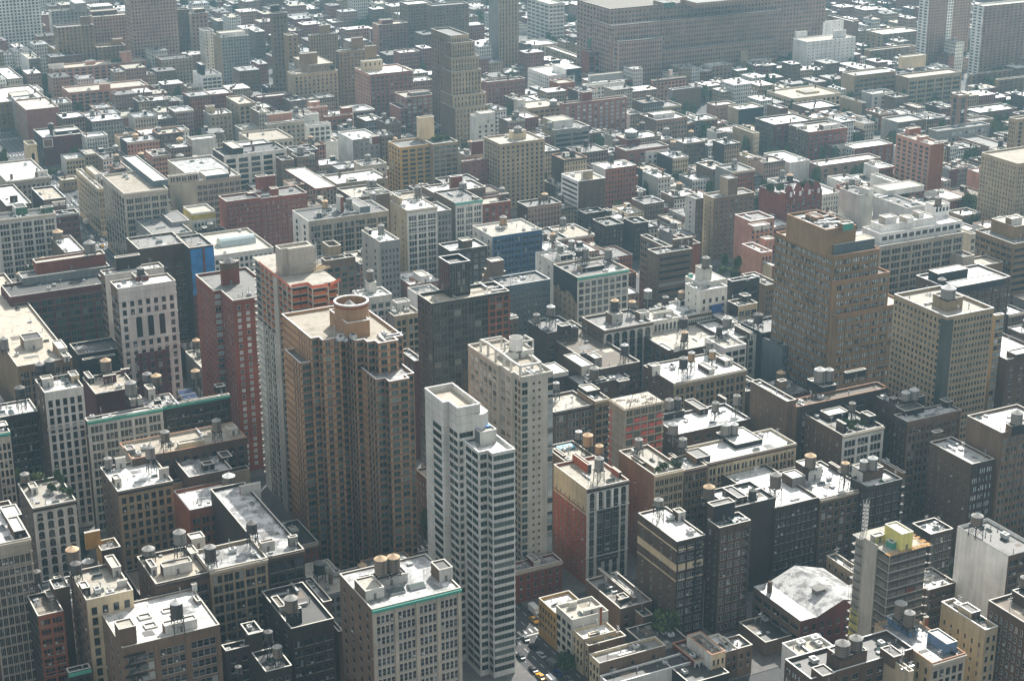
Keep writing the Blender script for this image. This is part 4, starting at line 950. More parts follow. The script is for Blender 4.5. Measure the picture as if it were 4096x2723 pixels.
for i in range(3): 
    x=b.W*(.27+.2*i); mb.box(x,x+b.W*.1,-.12,.0,b.z-25,b.z-16); n=len(mb.v); k=8
    mb.v+=[(x+b.W*.05+b.W*.05*math.cos(math.pi*j/k),-.12,b.z-16+b.W*.05*math.sin(math.pi*j/k)) for j in range(k+1)]; mb.f.append(tuple(range(n,n+k+1))); mb.m.append(0); mb.uv+=[(0,0)]*(k+1)
mb.build('arched_window',plain('dark_tall_glass',(.02,.025,.028),.15),b.root)
mb=MB(); mb.box(b.W*.22,b.W*.8,-.1,-.02,4,b.z-33,bottom=True); mb.build('maroon_panel',wall('maroon'),b.root)
q=[c for c in b.root.children if c.name.startswith('window') and c.get('kind')!='stuff' and abs(c.rotation_euler.z)<.1]
for c in q:
    f=c.location.x/b.W
    if .22<f<.8 and (c.location.z<b.z-33): c.location.y=-.1
    if .22<f<.8 and b.z-26<c.location.z<b.z-15.2:
        for g in list(c.children): bpy.data.objects.remove(g)
        bpy.data.objects.remove(c)
B(4,965,968,922,1512,66,'office_tower','rear wing of the limestone tower with a dark tank house','pale','mbrown','W',None,'2,1,.6,.5,4,d,4',cl=3,par=.8,cope='l',into=LS).up(1075,810,1050,1290,930,fm='dark',rf='W',name='black_tank_house').done()
NT_=B(4,1275,727,1225,1705,66,'office_tower','dark brown tower with blue construction netting on its front','brown','brown','G','4,3,.62,.42,3.8,s,9',None,cl=4,dmin=22,cope='l').done()
b=B(4,1743,717,1700,1965,66,'office_tower','x','dark','dark','G','2,3,.6,.45,3.8,s,26',None,cl=2,dmin=22,cope='l',into=NT_).done(); ox,oy=b.ox,b.oy
mb=MB(); mb.box(ox+.4,ox+b.W-.2,oy-.5,oy-.1,b.z-25,b.z-.9,bottom=True); mb.build('blue_netting',plain('blue_netting',(.03,.17,.42),.85,0,.5,.25),b.root); mb=MB(); mb.box(ox+b.W*.52,ox+b.W*.6,oy-.8,oy-.55,b.z-26,b.z-.5,bottom=True); mb.build('hoist_track',wall('red'),b.root)
mb=MB(); mb.box(ox+.02,ox+b.W,oy-.12,oy-.02,1,b.z-25.5); mb.build('brick_face',wall('maroon'),b.root)
B(4,-30,462,-80,512,50,'loft_building','pale loft with large arched top windows at the left edge','pale','pale','K','5,3,.72,.62,3.7,s,2.5',None,cl=9,cor='lime').up(150,350,110,250,420,fm='green',rf='K').up(390,350,370,490,400,fm='green',rf='K').done()
B(4,500,418,465,725,40,'loft_building','dark red brick loft with a grey roof beside the avenue','maroon','maroon','G','4,2,.6,.5,3.6,d,2',None,cl=4,cor='grey').up(490,300,480,600,335,fm='pale',rf='P').done()
B(4,600,760,470,780,37,'low_building','low white roofed building in front of the dark red loft','mbrown','mbrown','W',None,cl=5).tk(540,545,630,92,660,'bt').done()
DS=b=B(4,1143,218,940,1545,38,'department_store','grey stone department store with a curved black penthouse','lime','lime','T','5,3,.72,.6,4.2,s,3','8,1,.55,.7,4.2,d,3',S=1,cl=5,cor='lime',brk=False,cat='store')
b.up(1420,100,1130,1545,160,fm='slate',lm='slate',rf='W',F='9,1,.7,.5,3.6,t,.6',name='curved_penthouse',par=.6).done()
B(4,1800,95,1545,2215,37,'department_store','long eastern half of the stone department store','lime','lime','S','8,3,.6,.55,4,s,3',None,cl=6,cor='lime',brk=False,cat='store',into=DS).up(1560,60,1540,1830,140,fm='lime',rf='P',F='5,2,.5,.6,4,d,.5').up(1900,55,1830,2110,100,fm='slate',rf='W').done()
B(4,905,172,700,955,32,'loft_building','long cream store building along the avenue with a white roof','cream','cream','W','2,2,.6,.6,3.8,a,2','12,1,.6,.6,3.8,s,2',cl=4,cor='cream',brk=False).up(880,40,790,930,95,fm='pale',rf='P').done()
B(4,1770,400,1570,1985,33,'yellow_penthouse_building','pale building with a bright yellow penthouse storey under repair','pale','pale','P','6,1,.5,.6,3.6,d,6',None,cl=6,cat='building',dmin=12,vdeep=18)
mb=MB(); h=HAND[-1]; mb.box(h[0]-.15,h[2]-.1,h[1]-.2,h[1]-.02,h[4]-4.2,h[4]-1.0); mb.box(h[0]-.15,h[0]-.02,h[1],h[3],h[4]-4.2,h[4]-1.0); o=mb.build('yellow_storey',plain('faded_yellow',(.46,.37,.09),.9,0,.4,.4)); 
P_=[r for r in C.objects if r.get('label')=='pale building with a bright yellow penthouse storey under repair'][0]
o.parent=P_; o.location=(-P_.location.x,-P_.location.y,0); add_windows(P_,-.0,-.22,h[4]-4.4,[('F',parse('6,1,.4,.5,3.6,d,.5'),h[2]-h[0],h[4])],(h[0],h[1]),100)
b=B(4,1425,612,1225,1770,31,'loft_building','loft shrouded in netting with grey pitched roof sheds on top','grey','grey','G','5,1,.4,.5',None,cl=6).up(1590,480,1480,1740,520,fm='grey',rf='G',name='roof_shed').done()
B(4,2085,290,2062,2400,40,'apartment_building','salmon brick apartment block with a clock tower bulkhead','red','red','G','6,2,.4,.5,3,s,2',None,cl=4,dmin=15).up(2290,215,2270,2410,240,fm='red',rf='W').done()
B(4,1965,790,1740,2520,34,'long_hall','long pale roofed hall with a glass barrel vault','pale','lime','P','12,1,.5,.5,4,d,2',None,cl=6,cat='hall',dmin=22).done()
h=HAND[-1]; P_=[r for r in C.objects if r.get('label')=='long pale roofed hall with a glass barrel vault'][0]
mb=MB(); u,v=at(*px(4,2040,715),h[4]-1); L_=slide(u,v,h[4],0,px(4,2360,0)[0]); n=8; r_=4.5
for i in range(n):
    a,b2=math.pi*i/n,math.pi*(i+1)/n
    mb.quad((0,r_*(1-math.cos(a)),r_*math.sin(a)),(L_,r_*(1-math.cos(a)),r_*math.sin(a)),(L_,r_*(1-math.cos(b2)),r_*math.sin(b2)),(0,r_*(1-math.cos(b2)),r_*math.sin(b2)))
mb.v.append((0,r_,0)); 
for i in range(n): a,b2=math.pi*i/n,math.pi*(i+1)/n; mb.tri((0,r_,0),(0,r_*(1-math.cos(a)),r_*math.sin(a)),(0,r_*(1-math.cos(b2)),r_*math.sin(b2)))
mb.build('glass_vault',plain('vault_glass',(.42,.5,.5),.25),P_,(u-P_.location.x,v-P_.location.y,h[4]-1))
B(4,60,330,-100,290,38,'low_building','low white roofed building near the left edge','brown','brown','W',None,cl=4).up(95,240,90,160,300,fm='dark',rf='P').done()
B(4,400,275,290,605,38,'low_building','building with a white parapet and cluttered tan roof','mbrown','dark','T','4,1,.4,.5',None,cl=7,cope='w').done()
B(4,60,105,-100,462,36,'loft_building','pale limestone building with small windows and a white roof','lime','lime','W','9,1,.4,.45,3.6,s,3',None,cl=4,cor='lime',brk=False).up(330,15,320,440,60,fm='pale',rf='P').done()
B(4,570,95,560,720,8,'gate_house','old tan brick building at the end of the avenue','buff','buff','P','4,1,.4,.5,3.6,s,1.5',None,cl=1,dmin=10).done()
# ================================================================ centre middle
B(5,484,472,333,1222,38,'loft_building','pale loft with a white blank left wall and curved parapet end','lime','white','K','7,3,.76,.66,3.9,s,3','2,1,.2,.5,3.9,d,3',cl=8,cope='l',pil=.35).up(560,400,540,600,440,fm='black',rf='K').up(960,340,830,1050,400,fm='slate',rf='G').up(780,250,735,805,390,fm='rust',rf='K',door=False).tk(640,275,350,56,400,'nt').tk(860,255,330,58,385,'gb').done()
B(5,1140,662,970,1322,46,'loft_building','grey brick loft with a white roof and scattered bay windows','grey','conc','W','5,1,.45,.5,3.7,s,4','2,1,.14,.4,3.7,d,5',cl=6,cope='l').up(1040,555,1000,1065,595,fm='black',rf='P').tk(1155,495,585,60,620,'gb').done()
B(5,1388,372,1240,1668,50,'office_tower','tall white stone loft with a deep cornice and triple bays','pale','buff','W','3,3,.74,.62,3.75,s,3.2','2,1,.1,.4,3.75,d,6',S=0,cor='lime',cl=7,par=.6,belts=(8.6,13)).up(1330,260,1255,1345,330,fm='buff',rf='P',name='party_wall').tk(1492,135,235,62,270,'bb').done()
B(5,1672,380,1660,1800,42,'loft_building','narrow grey loft beside the tall white stone loft','grey','grey','S','4,1,.5,.55,3.7,s,2',None,cl=3,dmin=20).done()
B(5,1835,302,1640,2086,42,'loft_building','green trimmed loft with a big arch on its front','pale','mbrown','G','3,3,.66,.6,3.8,s,3','3,1,.15,.4',cl=7,cor='teal').up(2020,255,1985,2050,290,fm='black',rf='K').tk(1900,110,170,55,215,'gb').done()
B(5,2090,315,2075,2345,34,'apartment_building','red brick block with planted roof terrace','red','red','P','4,1,.4,.5,3.3,s,2','2,1,.3,.4',cl=3,dmin=15).up(2250,225,2235,2330,280,fm='brown',rf='S').tk(2265,155,225,55,240,'gb').done()
B(5,1650,215,1590,2115,40,'apartment_building','brick building with a red brick roof tower','mbrown','mbrown','W','7,1,.4,.5',None,cl=4,dmin=20).up(1800,65,1778,1902,185,fm='red',rf='P',door=False,name='brick_tower',cope='w').tk(1915,100,155,55,185,'gg').done()
b=B(5,2178,614,1992,2638,36,'scaffolded_loft','white walled loft wrapped in blue scaffold netting','net','white','P','7,2,.66,.55,3.7,d,1.5','3,1,.15,.4,3.7,d',cl=9,par=.9,cat='building').tk(2278,418,498,66,530,'nb').done()
mb=MB()
for i in range(15):
    x=b.W*i/14; mb.box(x-.06,x+.06,-1.4,-1.28,0,b.z-.5)
for i in range(10): z=b.z-2-3.6*i; mb.box(0,b.W,-1.4,-1.3,z,z+.1,bottom=True)
mb.build('scaffold',plain('scaffold_tube',(.12,.2,.32),.5),b.root)
B(5,1790,745,1715,2130,33,'gabled_building','dark brick building with gabled parapets and a chimney block','dark','dark','S','5,1,.5,.5',None,cl=3,cat='building',dmin=16).up(1905,655,1862,1992,730,fm='brown',rf='P',door=False,name='chimney_block').done()
B(5,2180,950,2100,2300,40,'apartment_building','plain brown block carrying a tall grey shaft','mbrown','mbrown','G',None,cl=2).up(2170,845,2122,2282,1000,fm='mbrown',lm='mbrown',rf='P',door=False,name='brick_shaft',cope='l').done()
B(5,640,835,600,915,56,'apartment_tower','brown apartment tower with mission gables and a blank shaft','mbrown','mbrown','T','4,1,.6,.6,3.1,g,4',None,cl=3,cope='l').up(680,705,612,782,800,fm='buff',lm='buff',rf='K',door=False,name='brick_shaft',par=1.8).done()
B(5,978,1182,885,1252,58,'office_tower','white panelled tower with dark recesses and a round tank shaft','pale','pale','W','4,1,.6,.55,3.8,g,3','3,1,.4,.5,3.8,g,3',cl=6,cope='w',belts=(3,)).up(1045,1040,1005,1110,1135,fm='pale',rf='P',door=False,name='tank_shaft').tk(1052,905,1010,66,1025,'bb',on=0).done()
B(5,1275,1345,1252,1512,50,'loft_building','grey loft with ribbed tan roofs between towers','buff','grey','T','2,2,.6,.6,3.7,d,2',None,cl=5,dmin=18).up(1300,1225,1255,1420,1290,fm='pale',rf='G').done()
B(5,1480,1140,1445,1695,30,'white_house','white building with curved walls beside the glass tower','white','white','G','2,1,.3,.4',None,cl=3,dmin=12).up(1520,980,1447,1600,1040,fm='white',rf='P').done()
B(5,80,110,-10,180,44,'apartment_building','salmon brick apartment block with tall brick shaft','red','red','K','2,2,.4,.5,3,s,14',None,cl=2,dmin=18,cat='building').up(30,65,15,178,155,fm='red',rf='W',door=False,name='brick_shaft').up(150,175,120,207,240,fm='red',rf='P',door=False,name='clock_block').done()
B(5,40,262,-60,470,39,'apartment_building','long salmon brick apartment block with roof terraces','red','red','G','9,2,.4,.5,3,s,2',None,cl=5,dmin=15).up(550,170,270,730,190,fm='red',rf='W').done()
B(5,745,128,610,1215,36,'loft_building','pale block with a bright white roof behind the salmon apartments','buff','lime','W','6,1,.3,.4','4,1,.4,.6,3.7,d,2',cl=7).up(860,90,830,930,120,fm='black',rf='S').done()
B(5,890,255,745,1250,36,'loft_building','brick block crowded with tanks and white air units','mbrown','brown','P',None,cl=9).up(1010,200,980,1170,240,fm='pale',rf='S').tk(1045,85,150,48,200,'gg').tk(1090,85,150,48,200,'gg').tk(1075,200,280,55,300,'gg').done()
B(5,1340,285,1230,1665,37,'loft_building','tan roofed brick loft behind the tall white stone loft','mbrown','buff','T',None,cl=5).done()
# ================================================================ right of centre
B(6,612,105,455,860,40,'apartment_tower','slab with white striped end wall and brown brick front','brown','white','T','4,1,.08,.3,3,s,4','1,1,.84,.36,3.05,d,1.2',cl=3,cope='w',par=.9).up(650,15,635,745,95,fm='buff',rf='T').done()
AP=B(6,865,512,742,1030,24,'apartment_building','dark brown brick apartment house with crenellated parapet','dark','dark','G','5,1,.28,.45,3.1,s,2.2','5,1,.28,.45,3.1,s,2.2',cl=3,par=1.4).up(880,375,840,920,420,fm='dark',rf='K').done()
B(6,1130,490,1030,1255,24,'apartment_building','eastern wing of the dark brown apartment house','dark','dark','G','5,1,.28,.45,3.1,s,2.2',None,cl=3,par=1.4,into=AP).done()
B(6,680,400,605,860,25,'apartment_building','rear wing of the dark brown apartment house','dark','dark','G','4,1,.28,.45,3.1,s,2.2','3,1,.28,.45,3.1,s,2.2',cl=3,par=1.4,into=AP).done()
TM=B(6,1340,772,1250,1660,42,'modern_office','taupe modern block with ribbon windows and a machine room','mbrown','mbrown','G','1,1,.9,.42,3.7,b,1.6','2,1,.06,.2',cl=6,cope='l',cat='block').up(1490,640,1480,1665,720,fm='mbrown',rf='K',door=False,name='machine_room',par=1.0).done()
B(6,1420,712,1183,1480,42,'modern_office','long rear wing of the taupe modern block','mbrown','mbrown','G',None,'12,1,.62,.5,3.7,b,1.2',cl=5,cope='l',cat='block',vdeep=0,into=TM).done()
B(6,1440,950,1340,1600,25,'modern_office','lower planted terrace of the taupe modern block','mbrown','mbrown','K','4,1,.8,.45,3.6,b,1.5',None,cl=4,cat='block',into=TM).done()
B(6,1660,680,1640,1735,36,'apartment_building','terracotta brick wing behind the taupe block','rust','rust','G',None,cl=2,dmin=20,into=TM).done()
HT=b=B(6,1860,258,1758,2232,40,'hotel','tall buff brick hotel with a square roof tower','mbrown','buff','G','8,1,.34,.46,3.05,s,2','2,1,.12,.4,3.05,d,2',cl=5,par=1.0).up(1985,82,1918,2082,250,fm='mbrown',rf='K',door=False,name='roof_tower',cope='d').done()
B(6,1693,265,1600,1765,39,'hotel','narrow west wing of the buff brick hotel','mbrown','pale','G','2,1,.3,.46,3.05,s,2','1,1,.1,.4,3.05,d,2',cl=1,dmin=6,into=HT).done()
b=B(6,1735,1112,1595,1985,48,'loft_building','white stepped loft with a blue banner and a grey tank shaft','pale','pale','W','4,1,.34,.5,3.7,s,4','2,1,.1,.3',cl=4,cope='w').up(1725,1040,1595,1970,1085,fm='pale',rf='W',F='5,1,.75,.5,3.4,t,.6',name='top_storey').up(1740,905,1690,1845,1020,fm='pale',rf='P',door=False,name='tank_shaft',on=0).up(1640,960,1625,1670,990,fm='teal',lm='teal',rf='G',name='green_shed',door=False,on=0)
b.tk(1783,790,890,72,905,'bb',on=1).done()
mb=MB(); mb.box(b.W*.42,b.W*.84,-.3,-.1,b.z-19,b.z-8.5,bottom=True); mb.build('blue_banner',plain('blue_banner',(.03,.08,.25),.8,0,.5),b.root)
TS=b=B(6,602,988,382,1076,44,'loft_building','white fronted loft with a tar black stain on its cream flank','pale','buff','G','8,1,.62,.62,3.8,s,2.4','5,1,.2,.45,3.7,s,10',cl=6,cor='teal')
mb=MB(); q=random.Random(3); ys=[b.D*i/9 for i in range(10)]; zz=[b.z-12+3*q.random()-(3 if i<2 else 0) for i in range(10)]
for i in range(9): mb.quad((-.04,ys[i+1],zz[i+1]),(-.04,ys[i],zz[i]),(-.04,ys[i],b.z-.15),(-.04,ys[i+1],b.z-.15))
mb.build('tar_stain',wall('black'),b.root)
b.up(650,905,600,850,940,fm='black',rf='K').tk(675,705,810,66,890,'gb').tk(615,730,790,60,900,'dd').tk(885,715,810,72,850,'gb').done()
B(6,385,850,215,720,42,'loft_building','rear part of the tar stained loft with black parapet walls','pale','pale','G','3,1,.5,.6','2,1,.1,.3',cl=4,cope='d',into=TS).up(450,790,410,560,840,fm='black',rf='G').tk(445,680,770,60,800,'gg').tk(547,640,720,60,760,'gg').done()
B(6,-80,1072,-180,352,40,'apartment_building','dark blue grey block with rows of small paired windows','slate','slate','G','12,1,.42,.42,3.3,s,4',None,cl=7,cope='w',dmin=16).done()
b=B(6,850,1475,645,1297,40,'loft_building','pale loft with arched windows and a pale blue tank house','pale','mbrown','G','6,1,.6,.6,3.8,a,3','4,1,.3,.5,3.8,s,2',cl=4,cor='brown').up(920,1335,862,1022,1420,fm='pale',rf='P',name='blue_white_tank_house').up(1180,1320,1138,1265,1380,fm='pale',rf='G')
b.tk(945,1182,1275,76,1300,'dt',on=0).tk(1105,1195,1260,68,1340,'gt').done()
B(6,1300,1392,1150,1560,38,'loft_building','loft with white roof sheds left of the blue banner','pale','pale','P','7,1,.5,.6,3.8,a,2',None,cl=4,cope='w',dmin=16).up(1320,1320,1300,1490,1375,fm='pale',rf='W').tk(1248,1092,1185,74,1270,'gw').tk(1412,1155,1225,60,1290,'db').done()
B(6,1560,1350,1340,1842,37,'loft_building','pale loft with a broad white roof below the blue banner','pale','pale','W','7,2,.5,.55,3.7,s,2',None,cl=5,cor='brown',dmin=14).up(1550,1210,1500,1740,1250,fm='black',rf='K').tk(1562,1105,1180,68,1240,'bt').done()
B(6,-300,1420,-360,60,37,'loft_building','low loft beside the dark blue grey block','mbrown','mbrown','G','8,1,.4,.5,3.6,s',None,cl=3,cope='l').done()
B(6,325,1500,148,612,39,'loft_building','black roofed brick loft with two tanks on stands','brown','dark','K','4,1,.5,.5,3.7,s,2',None,cl=4,cope='d').up(455,1440,415,545,1520,fm='dark',rf='G').tk(357,1240,1335,78,1440,'gg').tk(225,1315,1400,64,1450,'gb').done()
B(6,2085,1252,1985,2262,40,'loft_building','cream stone loft with wide windows beside the blue banner','cream','dark','P','3,1,.7,.6,3.9,s,2.4',None,cl=3,cope='l').up(2140,1165,2090,2205,1215,fm='black',rf='G').done()
b=B(6,2030,1025,1985,2283,44,'loft_building','dark loft with trees on its roof and a pale parapet','dark','dark','P','3,1,.5,.6,4,d,4',None,cl=5,cope='w').done(); TREELOFT=b
B(7,-160,470,-240,60,42,'apartment_building','pink stepped apartment house with white terraces','pink','pink','G','5,1,.4,.5,3.2,s,2',None,cl=4,cope='w',dmin=16).up(-130,520,-185,20,560,fm='pale',rf='P').done()
B(7,-60,760,-240,40,43,'apartment_building','pink and cream stepped apartment house','pink','pink','P','3,1,.4,.5,3.2,s,2',None,cl=5,cope='w',dmin=14).up(-20,640,-70,60,700,fm='pink',rf='P').done()
B(7,40,880,-160,60,38,'apartment_building','cream and orange stepped apartment house','rust','cream','P','3,1,.4,.5,3.2,s,2',None,cl=3,cope='w',dmin=14).done()
B(7,-20,1060,-240,100,36,'loft_building','small tan loft left of the tall brown tower','tan','tan','G','5,1,.5,.5',None,cl=3).done()
# ================================================================ right side
TT=b=B(7,600,795,75,1030,87,'office_tower','tall tan brick office tower with setbacks and bright windows','tan','tan','T','5,3,.7,.55,3.75,k,1.6','11,3,.7,.5,3.75,k,1.6',S=602.3,cl=2,cope='t',par=.9,pil=.2,most=100)
W1=slide(b.u,b.v,75,0,px(7,1088,0)[0]); W2=slide(b.u,b.v,60,0,px(7,1212,0)[0])
block(b.root,b.base,.2,-2.4,W1,b.D*.5,0,75.5,'tan','tan','G','6,3,.7,.55,3.75,k,1.6',None,.9,'t',pil=.2,most=100)
block(b.root,b.base,.4,-4.8,W2,b.D*.6,0,60,'tan','tan','P','8,3,.7,.55,3.75,k,1.6',None,.9,'t',pil=.2,most=100)
b.up(518,550,175,815,790,fm='tan',lm='tan',rf='K',door=False,name='blank_penthouse',cope='t',par=1).up(600,690,510,985,785,fm='slate',lm='tan',rf='T',door=False,name='black_fronted_storey',par=.1).up(440,440,345,520,480,fm='tan',lm='tan',rf='G',door=False,name='brick_shaft',on=0,cope='t').up(690,500,640,790,560,fm='teal',lm='tan',rf='K',door=False,name='cooling_tower',on=0).done()
a=b.tops[0]; clutter(b.ro,b.rng,a[0],a[2],a[1]-a[0],a[3]-a[2],a[4],16,[],['duct','air_handler','vent_pipe','mast','duct'])
BG=b=B(7,1650,1352,1163,2082,83,'apartment_tower','buff and glass apartment tower with a big tank on its shaft','buff','buff','P','14,1,.52,.52,2.95,t,1.6','13,1,.42,.5,2.95,t,1.6',S=522,cl=6,cope='w',par=1.4)
b.up(1640,1190,1520,1800,1300,fm='buff',lm='buff',rf='G',door=False,name='tank_shaft',par=.6).tk(1656,1050,1175,136,1185,'gg',on=0).done()
mb=MB(); mb.box(-.5,3.2,-.5,3.2,0,b.z-1.5); mb.build('glass_corner',plain('corner_glass',(.06,.075,.072),.15),b.root)
B(7,2100,1340,2070,2178,77,'apartment_tower','lower glazed shoulder of the buff apartment tower','buff','buff','P','2,1,.8,.6,2.95,k,1.6',None,cl=1,cope='w',into=BG)
LG=b=B(7,1030,702,855,1805,56,'loft_building','long grey stone loft block with a white stepped penthouse','lime','lime','G','8,3,.7,.6,3.9,s,2',None,cl=1,belts=(6,),pil=.25)
b.up(1030,590,870,1790,690,fm='white',lm='white',rf='W',F='12,1,.6,.55,3.3,d,1',name='white_penthouse',par=.8).up(1045,510,945,1560,570,fm='white',lm='white',rf='W',F='10,1,.4,.5,3.3,d,.8',on=0,name='white_upper_storey',par=.5).up(1080,440,1020,1190,500,fm='white',rf='W',door=False,on=1).up(1280,445,1210,1345,490,fm='white',rf='W',door=False,on=1).up(1390,395,1335,1440,440,fm='white',rf='W',door=False,on=1).up(1530,325,1450,1675,440,fm='white',lm='white',rf='P',F='4,1,.5,.5,3.5,d,1',on=0).tk(1563,240,320,62,345,'bb',on=5).done()
B(7,1870,590,1780,1915,52,'loft_building','pale end bay of the long grey loft block','lime','lime','P','1,1,.6,.5,3.9,s,2',None,cl=0,dmin=14,into=LG)
B(7,1800,800,1770,1905,46,'loft_building','low grey annex right of the long loft block','lime','lime','G',None,cl=2,dmin=14,into=LG)
b=B(7,1650,1085,1365,2230,46,'loft_building','dark loft with two white slab roofs and black penthouses','brown','brown','W','8,2,.5,.5,3.7,s,3.5','3,1,.1,.3',cl=2,cope='w').up(1740,1075,1640,2195,1140,fm='black',lm='black',rf='W',door=False,name='black_penthouse',par=.2,F='8,1,.8,.5,3.2,t,.6').up(1560,955,1480,1845,1040,fm='black',lm='black',rf='W',door=False,name='black_shed',par=.2).tk(1598,985,1040,78,1060,'db').done()
TC=B(7,2265,680,1910,2500,46,'loft_building','tan concrete loft with ribbon windows at right','tan','tan','G','1,1,.95,.45,3.8,b,2','7,2,.8,.45,3.8,b,2',cl=3,cope='l',dmin=20).up(2260,520,2060,2500,640,fm='tan',lm='tan',rf='P',door=False,name='tan_upper_block').up(2240,450,2190,2345,510,fm='pale',rf='W',door=False,on=0).done()
B(7,2280,760,2262,2560,40,'loft_building','right wing of the tan concrete loft','tan','tan','G','4,3,.8,.5,3.8,b,1',None,cl=2,dmin=20,into=TC)
B(7,1970,880,1910,2170,36,'low_building','tan walled low roof below the concrete loft','tan','tan','P',None,cl=4,dmin=14)
WW=B(7,1280,350,975,1445,30,'warehouse','white windowless building with roof machines','pale','pale','G',None,cl=6,cope='l',dmin=14).up(1100,190,970,1440,240,fm='pale',lm='pale',rf='P',door=False).done()
B(7,840,230,690,975,30,'warehouse','white blank walled west half of the windowless building','pale','pale','G',None,cl=3,cope='l',dmin=20,into=WW).up(920,180,840,975,240,fm='pale',rf='P',door=False).tk(893,125,165,48,190,'gg').done()
B(7,1790,420,1670,1965,16,'row_house','buff four storey corner house with a white roof','buff','buff','W','8,1,.35,.5,3.5,d,1.5',None,cl=4,dmin=14).done()
SR=b=B(7,2300,-60,1968,2700,52,'apartment_tower','tall pale tan stepped apartment tower at the right edge','buff','buff','T','8,2,.4,.5,3,s,2','12,1,.3,.5,3,s,2',cl=3,dmin=30)
B(3,2290,1100,2225,2600,62,'apartment_tower','upper stage of the stepped tan apartment tower','buff','buff','T','4,1,.3,.6,3,d,2','4,1,.3,.6,3,d,2',cl=2,into=SR)
B(7,1180,120,945,1245,20,'apartment_building','white flanked brown house row with flat roofs','brown','pale','W','5,1,.35,.5',None,cl=5,dmin=12).done()
B(7,690,110,545,860,18,'row_house','pair of white row houses with notched light wells','pale','pale','W','6,1,.35,.5,3.4,d,1.5',None,cl=5,dmin=12).done()
B(7,480,230,250,680,20,'row_house','white roofed terrace behind the gabled red hotel','pale','pale','W','8,1,.3,.5,3.4,d,1.5',None,cl=5,dmin=12).done()
# gabled red hotel
b=B(7,160,240,-80,500,32,'hotel','dark red gabled hotel with roof gardens and dormers','red','red','K','7,1,.45,.55,3.6,w,2',None,cl=5,cope='d',dmin=16,cat='hotel')
for i in range(4):
    x=b.W*(.06+.25*i); w=b.W*.16; mb=MB(); z=b.z
    mb.box(x,x+w,-.4,2,z-5,z+1.5); mb.tri((x,-.4,z+1.5),(x+w,-.4,z+1.5),(x+w/2,-.4,z+6)); mb.quad((x,-.4,z+1.5),(x+w/2,-.4,z+6),(x+w/2,4,z+6),(x,4,z+1.5)); mb.quad((x+w/2,-.4,z+6),(x+w,-.4,z+1.5),(x+w,4,z+1.5),(x+w/2,4,z+6)); mb.build('gable',wall('red'),b.root)
    mb=MB(); mb.box(x+w*.3,x+w*.7,-.5,-.42,z-1,z+2.2,bottom=True); mb.build('gable_window',FR_W,b.root)
b.up(150,210,118,165,260,fm='red',rf='K',door=False,name='chimney_stack').tk(195,35,95,62,180,'dt').done()
# ================================================================ right of the towers, lower middle
B(10,-40,590,-300,205,30,'low_building','brick roofed block hidden behind the towers','brown','brown','G',None,cl=0)
b=B(10,815,262,200,1180,34,'loft_building','loft with a dark gravel roof and white roof houses','brown','brown','B','4,3,.7,.55,3.7,d,2.5',None,cl=6,cope='l',dmin=22)
b.up(365,310,240,520,350,fm='pale',rf='W').up(640,240,475,750,320,fm='pale',rf='W').up(760,165,690,830,240,fm='grey',rf='W').tk(658,95,165,60,200,'db').tk(1035,25,120,70,200,'dg').done()
B(10,640,420,480,1085,31,'loft_building','loft with bright white roof and a tank over a black shed','brown','dark','W','3,1,.2,.4',None,cl=5,cope='d',dmin=16).up(690,385,660,870,420,fm='black',rf='K').up(690,470,610,810,560,fm='dark',rf='P').up(985,380,960,1085,440,fm='brown',rf='W').tk(757,235,345,84,385,'bb',on=0).done()
B(10,385,660,200,752,31,'loft_building','taupe loft with stained tan roof beside the grey slab tower','mbrown','mbrown','P','3,3,.75,.6,3.7,w,2',None,cl=4,cor='dark',dmin=16).tk(405,375,450,60,540,'gg').done()
B(10,765,560,750,900,33,'narrow_loft','narrow tan loft squeezed beside the orange netted frame','tan','tan','P','2,2,.8,.6,3.6,d,2.5',None,cl=1,cor='buff',cat='loft',dmin=16,brk=False).done()
b=B(10,1042,632,900,1396,47,'unfinished_building','concrete frame under construction with coral netting','conc','conc','P','5,1,.86,.85,3.3,g,.7','1,1,.01,.01',par=0,cl=0,cat='building',most=0)
mb=MB(); k=0; z=b.z-.3; 
while z>4: mb.box(-.6,b.W+.25,-.35,b.D+.2,z-.3,z,bottom=True); z-=3.3
mb.build('floor_slab',wall('conc'),b.root)
mb=MB(); m2=MB(); z=b.z-3.6-3.3
i=0
while z>4:
    for j in range(5):
        if i>3 or (i+j)%3 or i==1: mb.quad((b.W*j/5+.4,-.2,z+.1),(b.W*(j+1)/5-.3,-.2,z+.1),(b.W*(j+1)/5-.3,-.2,z+1.9),(b.W*j/5+.4,-.2,z+1.9))
    m2.quad((-.1,b.D*.84,z+.2),(-.1,b.D*.97,z+.2),(-.1,b.D*.97,z+2.9),(-.1,b.D*.84,z+2.9)); z-=3.3; i+=1
mb.build('coral_netting',plain('coral_netting',(.50,.12,.085),.9,0,.4),b.root); m2.build('coral_netting',plain('coral_netting_bright',(.7,.16,.1),.9,0,.3),b.root)
mb=MB(); q=b.rng
for k in range(46): x,y=q.uniform(.5,b.W-.5),q.uniform(.5,b.D-.5); mb.bar((x,y,b.z),(x+q.uniform(-.1,.1),y,b.z+q.uniform(.7,2.2)),.1)
for k in range(14): x,y=q.uniform(1,b.W-3),q.uniform(1,b.D-1); mb.bar((x,y,b.z+.3),(x+q.uniform(1,3),y+q.uniform(-1,1),b.z+.35),.25)
mb.build('rebar',RUST,b.root)
mb=MB()
for k in range(13): x=b.W*k/12; mb.box(x-.05,x+.05,-.9,-.8,b.z-4,b.z+1.1); y=b.D*k/12; mb.box(-.9,-.8,y-.05,y+.05,b.z-4,b.z+1.1)
